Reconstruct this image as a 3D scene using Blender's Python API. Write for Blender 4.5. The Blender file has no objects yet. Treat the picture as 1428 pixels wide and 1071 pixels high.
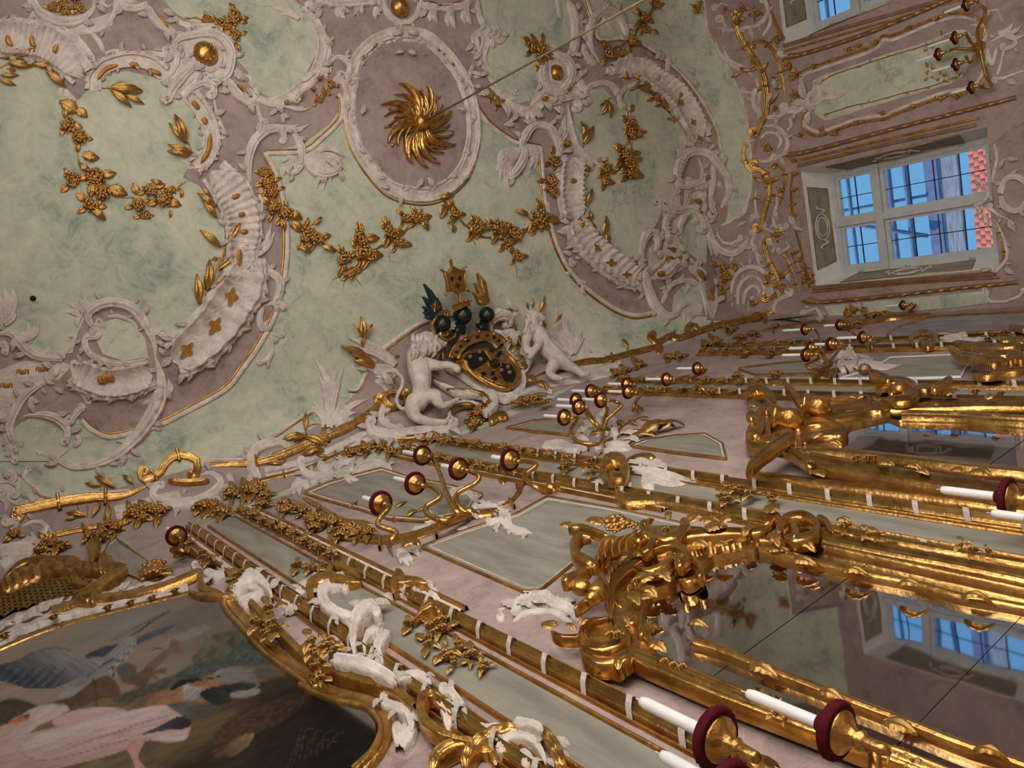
import bpy, math, random
import numpy as np
from mathutils import Vector, Matrix, Quaternion
from mathutils.geometry import delaunay_2d_cdt
random.seed(7); rng = np.random.default_rng(7)
SC = bpy.context.scene
COL = SC.collection
# ------------------------------------------------------------------ camera
FPX = 1042.6
AX = np.array([[0.78827778, -0.24315171, 0.56523923],
               [0.18940816, 0.96989284, 0.15307652],
               [-0.5854423, -0.0136059, 0.81059989]])       # rows: room X, Y, Z seen from the lens
EYE = np.array([0.0, 0.0, 1.6])
cam = bpy.data.cameras.new('camera'); cam.sensor_width = 36; cam.lens = 36 * FPX / 1428; cam.clip_start = 0.02
camo = bpy.data.objects.new('camera', cam); COL.objects.link(camo)
R_ = Matrix([[AX[i][0], -AX[i][1], -AX[i][2]] for i in range(3)]).to_4x4()
camo.matrix_world = Matrix.Translation(EYE.tolist()) @ R_
SC.camera = camo
# ------------------------------------------------------------------ world, light, exposure
SC.view_settings.view_transform = 'Standard'; SC.view_settings.look = 'None'
SC.view_settings.gamma = 1; SC.view_settings.use_curve_mapping = False
SC.view_settings.exposure = -0.28
wd = bpy.data.worlds.new('sky'); SC.world = wd; wd.use_nodes = True
bg = wd.node_tree.nodes['Background']; bg.inputs[0].default_value = (0.19, 0.52, 0.93, 1); bg.inputs[1].default_value = 0.9
XW, YW, XL, YB, HC = 8.4, 1.35, -0.55, -4.2, 8.0           # end wall, mirror wall, left wall, far wall, ceiling
ZA, RA = 7.15, 0.85
ZB, RB = 7.15, 0.85
def area(name, loc, rot, sx, sy, power, col):
    l = bpy.data.lights.new(name, 'AREA'); l.shape = 'RECTANGLE'; l.size = sx; l.size_y = sy; l.energy = power; l.color = col
    o = bpy.data.objects.new(name, l); COL.objects.link(o); o.location = loc; o.rotation_euler = rot
    return o
BACKWIN = [(-0.25, 1.4), (2.2, 3.85)]           # windows of the far wall: x ranges
for a, b in BACKWIN:
    area('window_far_wall_offscreen', ((a + b) / 2, YB - 0.27, 3.0), (math.radians(90), 0, 0), b - a - .02, 3.98, 175, (1, .955, .89))
area('window_left_offscreen', (XL - 0.27, -2.3, 3.2), (math.radians(90), 0, math.radians(-90)), 2.18, 3.98, 270, (1, .945, .87))
sl_ = bpy.data.lights.new('sun_offscreen', 'SUN'); sl_.energy = 3.2; sl_.angle = .01; sl_.color = (1, .95, .88); so_ = bpy.data.objects.new('sun_offscreen', sl_); COL.objects.link(so_)
so_.rotation_euler = Vector((.42, -.62, -.66)).to_track_quat('-Z', 'Y').to_euler()
# ------------------------------------------------------------------ materials
def nodes(m):
    m.use_nodes = True; n = m.node_tree.nodes; return n, m.node_tree.links, n['Principled BSDF']
def mat(name, col, rough=.6, metal=0, var=.12, scale=6, bump=.0, bscale=40, col2=None, detail=6, stretch=None, spec=.4):
    m = bpy.data.materials.new(name); n, l, p = nodes(m)
    tc = n.new('ShaderNodeTexCoord'); mp = n.new('ShaderNodeMapping'); l.new(tc.outputs['Object'], mp.inputs[0])
    if stretch: mp.inputs['Scale'].default_value = stretch
    nz = n.new('ShaderNodeTexNoise'); nz.inputs['Scale'].default_value = scale; nz.inputs['Detail'].default_value = detail
    nz.inputs['Roughness'].default_value = .65
    l.new(mp.outputs[0], nz.inputs['Vector'])
    cr = n.new('ShaderNodeValToRGB'); l.new(nz.outputs['Fac'], cr.inputs[0])
    c = np.array(col); c2 = np.array(col2) if col2 else c * (1 - 2 * var)
    cr.color_ramp.elements[0].position = .35; cr.color_ramp.elements[1].position = .68
    cr.color_ramp.elements[0].color = (*c2, 1); cr.color_ramp.elements[1].color = (*(c * (1 + var)), 1)
    l.new(cr.outputs[0], p.inputs['Base Color'])
    p.inputs['Roughness'].default_value = rough; p.inputs['Metallic'].default_value = metal
    p.inputs['Specular IOR Level'].default_value = spec
    if bump:
        nb = n.new('ShaderNodeTexNoise'); nb.inputs['Scale'].default_value = bscale; nb.inputs['Detail'].default_value = 4
        l.new(mp.outputs[0], nb.inputs['Vector'])
        bp = n.new('ShaderNodeBump'); bp.inputs['Strength'].default_value = bump; bp.inputs['Distance'].default_value = .02
        l.new(nb.outputs['Fac'], bp.inputs['Height']); l.new(bp.outputs[0], p.inputs['Normal'])
    return m
def plaster(name, base, mid, dark, sc=1.6):
    m = bpy.data.materials.new(name); n, l, p = nodes(m)
    tc = n.new('ShaderNodeTexCoord')
    a = n.new('ShaderNodeTexNoise'); a.inputs['Scale'].default_value = sc; a.inputs['Detail'].default_value = 8; a.inputs['Roughness'].default_value = .68; a.inputs['Distortion'].default_value = .9
    l.new(tc.outputs['Object'], a.inputs['Vector'])
    cr = n.new('ShaderNodeValToRGB'); e = cr.color_ramp.elements
    e[0].position = .37; e[0].color = (*dark, 1); e[1].position = .62; e[1].color = (*base, 1)
    q = e.new(.47); q.color = (*mid, 1)
    a2 = n.new('ShaderNodeTexNoise'); a2.inputs['Scale'].default_value = sc * 4.2; a2.inputs['Detail'].default_value = 7; a2.inputs['Roughness'].default_value = .75; a2.inputs['Distortion'].default_value = 1.4
    l.new(tc.outputs['Object'], a2.inputs['Vector'])
    mxf = n.new('ShaderNodeMix'); mxf.inputs['Factor'].default_value = .42; l.new(a.outputs['Fac'], mxf.inputs[2]); l.new(a2.outputs['Fac'], mxf.inputs[3])
    l.new(mxf.outputs[0], cr.inputs[0])
    # hairline cracks: edges of large warped cells, kept only in patches
    w = n.new('ShaderNodeTexNoise'); w.inputs['Scale'].default_value = 5; w.inputs['Detail'].default_value = 5
    l.new(tc.outputs['Object'], w.inputs['Vector'])
    mx = n.new('ShaderNodeMix'); mx.data_type = 'VECTOR'; mx.inputs['Factor'].default_value = .22
    l.new(tc.outputs['Object'], mx.inputs[4]); l.new(w.outputs['Color'], mx.inputs[5])
    vo = n.new('ShaderNodeTexVoronoi'); vo.feature = 'DISTANCE_TO_EDGE'; vo.inputs['Scale'].default_value = .9
    l.new(mx.outputs[1], vo.inputs['Vector'])
    lt = n.new('ShaderNodeMath'); lt.operation = 'LESS_THAN'; lt.inputs[1].default_value = .0035; l.new(vo.outputs['Distance'], lt.inputs[0])
    pn = n.new('ShaderNodeTexNoise'); pn.inputs['Scale'].default_value = 1.1; l.new(tc.outputs['Object'], pn.inputs['Vector'])
    gt = n.new('ShaderNodeMath'); gt.operation = 'GREATER_THAN'; gt.inputs[1].default_value = .5; l.new(pn.outputs['Fac'], gt.inputs[0])
    ml = n.new('ShaderNodeMath'); ml.operation = 'MULTIPLY'; l.new(lt.outputs[0], ml.inputs[0]); l.new(gt.outputs[0], ml.inputs[1])
    m2 = n.new('ShaderNodeMath'); m2.operation = 'MULTIPLY'; m2.inputs[1].default_value = .3; l.new(ml.outputs[0], m2.inputs[0])
    mc = n.new('ShaderNodeMix'); mc.data_type = 'RGBA'; l.new(m2.outputs[0], mc.inputs['Factor']); l.new(cr.outputs[0], mc.inputs[6])
    mc.inputs[7].default_value = (*(np.array(dark) * .45), 1)
    l.new(mc.outputs[2], p.inputs['Base Color']); p.inputs['Roughness'].default_value = .75; p.inputs['Specular IOR Level'].default_value = .2
    bp = n.new('ShaderNodeBump'); bp.inputs['Strength'].default_value = .25; bp.inputs['Distance'].default_value = .01
    l.new(a.outputs['Fac'], bp.inputs['Height']); l.new(bp.outputs[0], p.inputs['Normal'])
    return m
M = {}
M['green'] = plaster('green_plaster', (.635, .605, .465), (.46, .485, .36), (.24, .305, .23))
M['lilac'] = plaster('lilac_plaster', (.44, .33, .285), (.335, .245, .222), (.215, .157, .15), 2.6)
M['stucco'] = mat('white_stucco', (.72, .625, .54), .62, 0, .08, 9, .55, 34, col2=(.49, .41, .355))
M['wstucco'] = M['stucco']
M['gold'] = mat('gold_leaf', (.62, .37, .11), .3, .88, .12, 18, .22, 60, col2=(.32, .165, .045))
M['rodgold'] = mat('burnished_gilt', (.62, .37, .11), .26, .92, .12, 9, .12, 36, col2=(.32, .165, .045))
M['goldline'] = mat('gilt_line', (.62, .34, .085), .34, .9, .1, 10, .2, 50, col2=(.32, .16, .04))
M['ochre'] = mat('ochre_gilt', (.42, .2, .035), .45, .5, .15, 20, .2, 60)
M['panel'] = mat('grey_green_marbling', (.295, .265, .208), .62, 0, .1, 3.5, .05, 40, col2=(.2, .182, .142), stretch=(3, 1, .6), detail=9, spec=.15)
M['wall'] = M['lilac']
M['endwall'] = M['lilac']
M['white'] = mat('white_paint', (.72, .70, .66), .45, 0, .05, 8)
M['sash'] = mat('grey_white_sash_paint', (.52, .55, .54), .5, 0, .06, 8)
M['candle'] = mat('candle_wax', (.82, .80, .76), .35, 0, .03, 5)
M['crimson'] = mat('crimson_cloth', (.085, .004, .01), .8, 0, .2, 60, .2, 200, spec=.15)
M['lead'] = mat('lead_came', (.03, .035, .06), .6, 0, .1, 20)
M['black'] = mat('black_paint', (.012, .012, .014), .35, 0, .2, 12)
M['darkgreen'] = mat('dark_green_helmet', (.008, .03, .026), .25, .3, .3, 12)
M['floor'] = mat('oak_parquet', (.44, .29, .16), .35, 0, .2, 5, stretch=(1, 8, 1))
M['rope'] = mat('hemp_rope', (.25, .18, .10), .8, 0, .2, 40)
M['seam'] = mat('mirror_seam', (.02, .02, .025), .5)
def glassmat():
    m = bpy.data.materials.new('window_glass'); n, l, p = nodes(m); n.remove(p)
    t = n.new('ShaderNodeBsdfTransparent'); g = n.new('ShaderNodeBsdfGlossy'); g.inputs['Roughness'].default_value = .02
    f = n.new('ShaderNodeFresnel'); f.inputs[0].default_value = 1.35; x = n.new('ShaderNodeMixShader')
    l.new(f.outputs[0], x.inputs[0]); l.new(t.outputs[0], x.inputs[1]); l.new(g.outputs[0], x.inputs[2]); l.new(x.outputs[0], n['Material Output'].inputs[0])
    return m
M['glass'] = glassmat()
def mirrormat():
    m = bpy.data.materials.new('old_mirror_glass'); n, l, p = nodes(m)
    p.inputs['Base Color'].default_value = (.72, .70, .75, 1); p.inputs['Metallic'].default_value = 1; p.inputs['Roughness'].default_value = .03
    tc = n.new('ShaderNodeTexCoord'); a = n.new('ShaderNodeTexNoise'); a.inputs['Scale'].default_value = 5; a.inputs['Detail'].default_value = 1
    l.new(tc.outputs['Object'], a.inputs['Vector']); b = n.new('ShaderNodeBump'); b.inputs['Strength'].default_value = .05; b.inputs['Distance'].default_value = .01
    l.new(a.outputs['Fac'], b.inputs['Height']); l.new(b.outputs[0], p.inputs['Normal'])
    return m
M['mirror'] = mirrormat()
# ------------------------------------------------------------------ surfaces of the room: where a sight line meets plaster
def _exit(o, d, axis, wallpos, zc, r):
    """distance along rays d from o to one wall (+axis side), its cove and the ceiling"""
    n = len(d); t = np.full(n, 1e9); nor = np.zeros((n, 3))
    with np.errstate(all='ignore'):
        tw = (wallpos - o[axis]) / d[:, axis]; tw[d[:, axis] <= 1e-9] = 1e9
        zw = o[2] + tw * d[:, 2]; ok = (tw < 1e8) & (zw <= zc)
        t[ok] = tw[ok]; nor[ok, axis] = -1
        cy, cz = wallpos - r, zc
        da, dz = d[:, axis], d[:, 2]; oa, oz = o[axis] - cy, o[2] - cz
        A = da * da + dz * dz; Bq = oa * da + oz * dz; Cq = oa * oa + oz * oz - r * r
        disc = Bq * Bq - A * Cq; tc = (-Bq + np.sqrt(np.maximum(disc, 0))) / A
        ya, za = oa + tc * da, oz + tc * dz
        okc = (~ok) & (disc > 0) & (tc > 0) & (ya >= 0) & (za >= 0)
        t[okc] = tc[okc]; nor[okc, axis] = -ya[okc] / r; nor[okc, 2] = -za[okc] / r
        rest = ~(ok | okc); th = (HC - o[2]) / d[:, 2]; th[d[:, 2] <= 1e-9] = 1e9
        t[rest] = th[rest]; nor[rest, 2] = -1
    return t, nor
def SH(px, off=0.0):
    px = np.atleast_2d(np.asarray(px, float))
    im = np.stack([px[:, 0] - 714, px[:, 1] - 535.5, np.full(len(px), FPX)], 1)
    d = im @ AX.T; d /= np.linalg.norm(d, axis=1)[:, None]
    t1, n1 = _exit(EYE, d, 1, YW, ZA, RA); t2, n2 = _exit(EYE, d, 0, XW, ZB, RB)
    s = t1 <= t2; t = np.where(s, t1, t2); nn = np.where(s[:, None], n1, n2)
    return EYE + d * t[:, None] + nn * np.asarray(off).reshape(-1, 1), nn
def WL(px, off=0.0):
    """point on the mirror wall, standing off from it"""
    px = np.atleast_2d(np.asarray(px, float))
    im = np.stack([px[:, 0] - 714, px[:, 1] - 535.5, np.full(len(px), FPX)], 1); d = im @ AX.T
    t = (YW - np.asarray(off)) / d[:, 1]; n = np.zeros((len(px), 3)); n[:, 1] = -1
    P = EYE + d * np.asarray(t).reshape(-1, 1); bad = (P[:, 2] > ZA) | (P[:, 0] > XW - .01)
    if bad.any(): Q, nq = SH(px[bad], np.broadcast_to(np.asarray(off, float).ravel(), (len(px),))[bad]); P[bad] = Q; n[bad] = nq
    return P, n
def EW(px, off=0.0):
    """point on the end wall with the windows"""
    px = np.atleast_2d(np.asarray(px, float))
    im = np.stack([px[:, 0] - 714, px[:, 1] - 535.5, np.full(len(px), FPX)], 1); d = im @ AX.T
    t = (XW - np.asarray(off)) / d[:, 0]; n = np.zeros((len(px), 3)); n[:, 0] = -1
    P = EYE + d * np.asarray(t).reshape(-1, 1); bad = (P[:, 2] > ZB) | (P[:, 1] > YW - .01)
    if bad.any(): Q, nq = SH(px[bad], np.broadcast_to(np.asarray(off, float).ravel(), (len(px),))[bad]); P[bad] = Q; n[bad] = nq
    return P, n
class V:
    """reading glass: coordinates of an enlarged detail to the 1428 x 1071 frame"""
    def __init__(s, x, y, k): s.o = np.array([x, y], float); s.k = k
    def __call__(s, pts): return np.asarray(pts, float).reshape(-1, 2) / s.k + s.o
T1, T2, T3 = V(0, 0, 3.967), V(340, 0, 3.967), V(680, 0, 3.967)
T4, T8 = V(1040, 0, 3.68), V(1040, 200, 3.68)
T5, T6, T7 = V(0, 250, 3.967), V(340, 250, 3.967), V(680, 250, 3.967)
U1, U2, U3 = V(0, 500, 3.967), V(340, 500, 3.967), V(680, 500, 3.967)
U4, U5, U6, U7, U8 = V(1040, 450, 3.68), V(0, 750, 3.321), V(380, 750, 3.336), V(740, 700, 3.967), V(1000, 700, 2.888)
KK, SS, PX = V(470, 360, 3.758), V(960, 0, 2.33), V(0, 0, 1)
# ------------------------------------------------------------------ scene graph helpers
ROOT = {}
def tag(o, label=None, cat=None, group=None, kind=None):
    if label: o['label'] = label
    if cat: o['category'] = cat
    if group: o['group'] = group
    if kind: o['kind'] = kind
    return o
def thing(name, label, cat, loc, group=None):
    o = bpy.data.objects.new(name, None); COL.objects.link(o); o.empty_display_size = .05
    o.location = [float(v) for v in loc]; ROOT[o.name] = np.array(loc, float)
    return tag(o, label, cat, group)
def base_of(o):
    return ROOT.get(o.name, np.zeros(3)) if o else np.zeros(3)
def mesh_obj(name, vs, fs, m, parent=None, smooth=True):
    b = base_of(parent)
    me = bpy.data.meshes.new(name); me.from_pydata((np.asarray(vs, float) - b).tolist(), [], fs); me.validate()
    if smooth: me.polygons.foreach_set('use_smooth', [True] * len(me.polygons))
    me.materials.append(M[m] if isinstance(m, str) else m); me.update()
    o = bpy.data.objects.new(name, me); COL.objects.link(o)
    if parent: o.parent = parent; ROOT[o.name] = b
    return o
class MB:
    def __init__(s): s.v = []; s.f = []
    def add(s, v, f):
        k = len(s.v); s.v.extend(np.asarray(v, float).tolist()); s.f.extend([tuple(i + k for i in q) for q in f]); return s
    def build(s, name, m, parent=None, smooth=True, kind=None):
        o = mesh_obj(name, s.v, s.f, m, parent, smooth)
        if kind: o['kind'] = kind
        return o
def grid_faces(n, m, closed=False):
    f = []
    for i in range(n if closed else n - 1):
        i2 = (i + 1) % n
        for j in range(m - 1): f.append((i * m + j, i * m + j + 1, i2 * m + j + 1, i2 * m + j))
    return f
def box(b, lo, hi):
    x0, y0, z0 = lo; x1, y1, z1 = hi
    b.add([(x0, y0, z0), (x1, y0, z0), (x1, y1, z0), (x0, y1, z0), (x0, y0, z1), (x1, y0, z1), (x1, y1, z1), (x0, y1, z1)],
          [(0, 3, 2, 1), (4, 5, 6, 7), (0, 1, 5, 4), (1, 2, 6, 5), (2, 3, 7, 6), (3, 0, 4, 7)]); return b
def cr(pts, n, closed=False):
    """smooth curve through the points, n samples"""
    p = np.asarray(pts, float)
    if len(p) == 2 and not closed:
        u = np.linspace(0, 1, n)[:, None]; return p[0] * (1 - u) + p[1] * u
    if closed: q = np.vstack([p[-1], p, p[0], p[1]]); segs = len(p)
    else: q = np.vstack([2 * p[0] - p[1], p, 2 * p[-1] - p[-2]]); segs = len(p) - 1
    k = np.linspace(0, segs, n, endpoint=not closed); i = np.minimum(k.astype(int), segs - 1); t = (k - i)[:, None]
    a, b, c, d = q[i], q[i + 1], q[i + 2], q[i + 3]
    return .5 * (2 * b + (c - a) * t + (2 * a - 5 * b + 4 * c - d) * t * t + (3 * b - a - 3 * c + d) * t ** 3)
def plen(p): return float(np.linalg.norm(np.diff(p[:, :2], axis=0), axis=1).sum())
PROF = {
    'round': lambda s: np.sqrt(np.maximum(0, 1 - s * s)),
    'cove': lambda s: np.where(np.abs(s) > .97, 0, .32 + .68 * np.abs(s) ** 2.2),
    'flat': lambda s: np.where(np.abs(s) > .97, 0, np.where(np.abs(s) > .72, 1., .6)),
    'rib': lambda s: np.sqrt(np.maximum(0, 1 - s * s)) * (.74 + .26 * np.cos(s * 9.2)),
    'mold': lambda s: np.where(np.abs(s) > .98, 0, .55 + .45 * np.abs(np.cos(s * 4.7))),
    'blade': lambda s: np.maximum(0, 1 - np.abs(s)) ** .7,
}
def band(b, px, w, prof='round', hk=.7, taper=(0, 0), closed=False, flute=0, famp=.25, ruf=0., off=0.0, surf=SH, step=4.0, m=None, lift=0):
    """a moulding lying on a surface: px = its run, w = its breadth (both as seen), hk = relief over half breadth"""
    px = np.asarray(px, float); w = np.broadcast_to(np.asarray(w, float), (len(px),))
    q = np.column_stack([px, w]); n0 = cr(q, 60, closed); L = plen(n0)
    n = int(np.clip(L / step, 6, 400))
    c = cr(q, n, closed)
    if closed: tg = np.roll(c[:, :2], -1, 0) - np.roll(c[:, :2], 1, 0)
    else: tg = np.gradient(c[:, :2], axis=0)
    tg /= np.linalg.norm(tg, axis=1)[:, None] + 1e-9
    nr = np.column_stack([-tg[:, 1], tg[:, 0]])
    u = np.linspace(0, 1, n); ww = c[:, 2].copy()
    if taper[0]: ww *= np.clip(u / taper[0], .06, 1) ** .6
    if taper[1]: ww *= np.clip((1 - u) / taper[1], .06, 1) ** .6
    wl = ww.copy(); wr = ww.copy()
    if ruf:
        ph = u * L / max(3.5, float(w.mean()) * .38)
        wl *= 1 + ruf * (np.abs(np.sin(ph * 1.7)) + .5 * np.sin(ph * .77 + 1)); wr *= 1 + ruf * (np.abs(np.sin(ph * 1.9 + 2)) + .5 * np.sin(ph * .63))
    Cw, N = surf(c[:, :2], off); Lw, _ = surf(c[:, :2] - nr * wl[:, None] / 2, off); Rw, _ = surf(c[:, :2] + nr * wr[:, None] / 2, off)
    hw = np.minimum(np.linalg.norm(Rw - Cw, axis=1), np.linalg.norm(Lw - Cw, axis=1) * 1.6) ; hh = np.minimum(np.minimum(hw, ww / 2 * np.linalg.norm(Cw - EYE, axis=1) / FPX * 1.15) * hk, .16)
    if m is None: m = 7 if prof == 'round' else (13 if prof == 'rib' else 9)
    s = np.sin(np.linspace(-math.pi / 2, math.pi / 2, m)); h = PROF[prof](s)
    fl = np.ones(n)
    if flute: fl = 1 + famp * np.sin(u * flute * 2 * math.pi)
    vs = np.empty((n, m, 3))
    for j in range(m):
        base = np.where(s[j] < 0, 1, 0)
        off_ = (Cw - Lw) * s[j] if s[j] < 0 else (Rw - Cw) * s[j]
        vs[:, j] = Cw + off_ + N * ((hh * fl * h[j] + (lift if 0 < j < m - 1 else 0)) - ((.006 if np.max(off) < .02 else min(float(np.max(off)) + .002, .035)) if j in (0, m - 1) else 0))[:, None]
    b.add(vs.reshape(-1, 3), grid_faces(n, m, closed)); return b
def spiral(p0, tang, r, side, turns=1.15, n=14):
    """points of a volute that continues a curve from p0 along tang"""
    t = np.array(tang) / (np.linalg.norm(tang) + 1e-9); nn = np.array([-t[1], t[0]]) * side; c = p0 + nn * r
    a0 = math.atan2(*(p0 - c)[::-1]); out = []
    for k in range(1, n + 1):
        f = k / n; a = a0 + side * turns * 2 * math.pi * f; rr = r * (1 - .78 * f)
        out.append(c + rr * np.array([math.cos(a), math.sin(a)]))
    return np.array(out)
def scroll(b, px, w, c0=None, c1=None, prof='round', hk=.8, w0=.5, w1=.5, **k):
    """a C- or S-scroll: run px with volutes c0/c1 = (radius, side) at its ends"""
    px = np.asarray(px, float); w = np.broadcast_to(np.asarray(w, float), (len(px),)).copy(); P, Wd = px, w
    if c1:
        s = spiral(px[-1], px[-1] - px[-2], c1[0], c1[1]); P = np.vstack([P, s]); Wd = np.concatenate([Wd, np.linspace(w[-1], w[-1] * w1, len(s))])
    if c0:
        s = spiral(px[0], px[0] - px[1], c0[0], c0[1])[::-1]; P = np.vstack([s, P]); Wd = np.concatenate([np.linspace(w[0] * w0, w[0], len(s)), Wd])
    k.setdefault('taper', (0 if c0 else .12, 0 if c1 else .12)); k.setdefault('step', 2.6)
    return band(b, P, Wd, prof, hk, **k)
def plume(b, base, tips, w, bend=.25, hk=.9, surf=SH, off=0.):
    """a stucco feather leaf: curved tapering blades fanned out of one root"""
    base = np.asarray(base, float)
    for i, t in enumerate(np.asarray(tips, float)):
        bd = bend[i] if hasattr(bend, '__len__') else bend
        d = t - base; nn = np.array([-d[1], d[0]]); mid = base + d * .55 + nn * bd
        band(b, [base, mid, t], [w * 1.0, w * 1.3, w * .5], 'rib', hk * 1.1, taper=(0, .3), surf=surf, off=off, step=3, lift=.012)
    return b
def field(poly, m, off, name, parent=None, surf=SH, grid=14, smooth_n=0, thick=.03):
    """a plaster field with its own edge, fitted to the vault"""
    poly = np.asarray(poly, float)
    if smooth_n: poly = cr(poly, smooth_n, True)
    lo, hi = poly.min(0), poly.max(0)
    gx, gy = np.meshgrid(np.arange(lo[0] + grid / 2, hi[0], grid), np.arange(lo[1] + grid / 2, hi[1], grid))
    inner = np.column_stack([gx.ravel(), gy.ravel()])
    def inside(q):
        x, y = q[:, 0], q[:, 1]; c = np.zeros(len(q), bool); j = len(poly) - 1
        for i in range(len(poly)):
            xi, yi = poly[i]; xj, yj = poly[j]
            cond = ((yi > y) != (yj > y)) & (x < (xj - xi) * (y - yi) / (yj - yi + 1e-12) + xi); c ^= cond; j = i
        return c
    inner = inner[inside(inner)]
    n = len(poly); pts = [Vector(p) for p in poly] + [Vector(p) for p in inner]
    vv, ee, ff, *_ = delaunay_2d_cdt(pts, [(i, (i + 1) % n) for i in range(n)], [], 1, 1e-4)
    q = np.array([[v.x, v.y] for v in vv]); P, N = surf(q, off)
    fs = [tuple(f) for f in ff]
    # orient faces to the room, then a skirt down to the plaster behind
    k = len(P); cnt = {}
    out = []
    for f in fs:
        a, b_, c = P[f[0]], P[f[1]], P[f[2]]
        if np.dot(np.cross(b_ - a, c - a), N[f[0]]) < 0: f = f[::-1]
        out.append(f)
        for i in range(len(f)): e = (f[i], f[(i + 1) % len(f)]); cnt[e] = 1
    skirt = [e for e in cnt if (e[1], e[0]) not in cnt]
    vs = np.vstack([P, P - N * min(off + .004, thick)])
    for a, b_ in skirt: out.append((b_, a, a + k, b_ + k))
    return mesh_obj(name, vs, out, m, parent, smooth=False)
# ---- small shared pieces, modelled once, lying along +x with +z to the room
def leaf_mesh(name, lobes=4, w=.36, curl=.22, m='gold', crease=.12):
    n, k = 17, 7; vs = []
    for i in range(n):
        t = i / (n - 1); hwid = w * math.sin(math.pi * min(1, t * .93 + .06)) ** .75 * (1 - .45 * t) * (.72 + .34 * abs(math.sin(lobes * math.pi * t)))
        if i == n - 1: hwid = .004
        z = .04 + .26 * math.sin(t * math.pi * .9) * curl * 3 - curl * .5 * t * t + .12 * curl
        for j in range(k):
            s = -1 + 2 * j / (k - 1); vs.append((t + .05 * abs(s) * 1, s * hwid, z + crease * (abs(s) - .5 * s * s) - .05 * (abs(s) == 1) - (.05 if j in (0, k - 1) else 0)))
    me = bpy.data.meshes.new(name); me.from_pydata(vs, [], grid_faces(n, k)); me.polygons.foreach_set('use_smooth', [True] * len(me.polygons)); me.materials.append(M[m]); return me
def ico(r, c, seg=7, ring=5):
    v = [(c[0], c[1], c[2] + r)]; f = []
    for i in range(1, ring):
        a = math.pi * i / ring
        for j in range(seg): b_ = 2 * math.pi * j / seg; v.append((c[0] + r * math.sin(a) * math.cos(b_), c[1] + r * math.sin(a) * math.sin(b_), c[2] + r * math.cos(a)))
    v.append((c[0], c[1], c[2] - r)); L = len(v) - 1
    for j in range(seg): f.append((0, 1 + j, 1 + (j + 1) % seg)); f.append((L, L - seg + (j + 1) % seg, L - seg + j))
    for i in range(ring - 2):
        for j in range(seg): a = 1 + i * seg + j; b_ = 1 + i * seg + (j + 1) % seg; f.append((a, a + seg, b_ + seg, b_))
    return v, f
def shared(name, mb, m):
    me = bpy.data.meshes.new(name); me.from_pydata(mb.v, [], mb.f); me.polygons.foreach_set('use_smooth', [True] * len(me.polygons)); me.materials.append(M[m]); return me
def grape_mesh(k):
    r = random.Random(k); b = MB(); n = 20
    for i in range(n):
        t = i / n; rad = .42 * (1 - .6 * t); a = i * 2.4
        b.add(*ico(.135, (t * .95, rad * math.cos(a) * .8, .16 + abs(rad * math.sin(a)) * .75), 6, 4))
    return shared('grape_cluster', b, 'gold')
def flower_mesh(k, m='gold'):
    b = MB()
    for ring, (np_, r, z) in enumerate(((6, .5, .12), (5, .3, .26))):
        for i in range(np_):
            a = 2 * math.pi * i / np_ + ring * .5 + k; ca, sa = math.cos(a), math.sin(a); vs = []
            for u in range(4):
                for v_ in range(4):
                    t = u / 3; s = -1 + 2 * v_ / 3; x = r * t; y = s * r * .55 * math.sin(math.pi * (.15 + .8 * t)); zz = z + .13 * t - .14 * t * t + .07 * s * s
                    vs.append((x * ca - y * sa, x * sa + y * ca, zz))
            b.add(vs, grid_faces(4, 4))
    b.add(*ico(.12, (0, 0, .3), 7, 5)); b.add(*ico(.3, (0, 0, .02), 8, 5))
    return shared('flower', b, m)
LEAF = [leaf_mesh('leaf', 4), leaf_mesh('leaf', 3, .28, .3), leaf_mesh('leaf', 5, .42, .16)]
SLIM = [leaf_mesh('leaf', 1, .17, .2), leaf_mesh('leaf', 2, .2, .3)]
WLEAF = [leaf_mesh('stucco_leaf', 4, .36, .22, 'stucco'), leaf_mesh('stucco_leaf', 5, .3, .3, 'stucco'), leaf_mesh('stucco_leaf', 3, .26, .3, 'stucco')]
VLEAF = [leaf_mesh('stucco_leaf', 4, .36, .22, 'wstucco'), leaf_mesh('stucco_leaf', 5, .3, .3, 'wstucco'), leaf_mesh('stucco_leaf', 3, .26, .3, 'wstucco')]
GRAPE = [grape_mesh(i) for i in range(3)]
FLOW = [flower_mesh(i) for i in range(2)]
def put(me, px, ang, size, parent, name=None, off=.0, surf=SH, sy=1, sz=1):
    """set a shared piece on a surface: ang in the view (degrees, clockwise), size in px"""
    p = np.asarray(px, float).reshape(2); a = math.radians(ang); d = np.array([math.cos(a), math.sin(a)])
    P, N = surf([p, p + d * size, p + np.array([-d[1], d[0]]) * size], off)
    x = P[1] - P[0]; n = N[0]; x = x - n * x.dot(n); L = np.linalg.norm(x); x /= L
    yv = P[2] - P[0]; yl = np.linalg.norm(yv - n * yv.dot(n)); y = np.cross(n, x)
    ps = size * np.linalg.norm(P[0] - EYE) / FPX; L = min(L, 1.7 * ps); Ly = min(max(yl, L * .45), L * 1.5, 1.7 * ps); Lz = min(math.sqrt(L * Ly), 1.1 * ps)
    o = bpy.data.objects.new(name or me.name.split('.')[0], me); COL.objects.link(o)
    mt = Matrix(((x[0] * L, y[0] * Ly * sy, n[0] * Lz * sz, 0), (x[1] * L, y[1] * Ly * sy, n[1] * Lz * sz, 0), (x[2] * L, y[2] * Ly * sy, n[2] * Lz * sz, 0), (0, 0, 0, 1)))
    loc = P[0] - base_of(parent); mt.translation = loc
    o.matrix_local = mt
    if parent: o.parent = parent; o.matrix_local = mt; ROOT[o.name] = base_of(parent)
    return o
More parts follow.
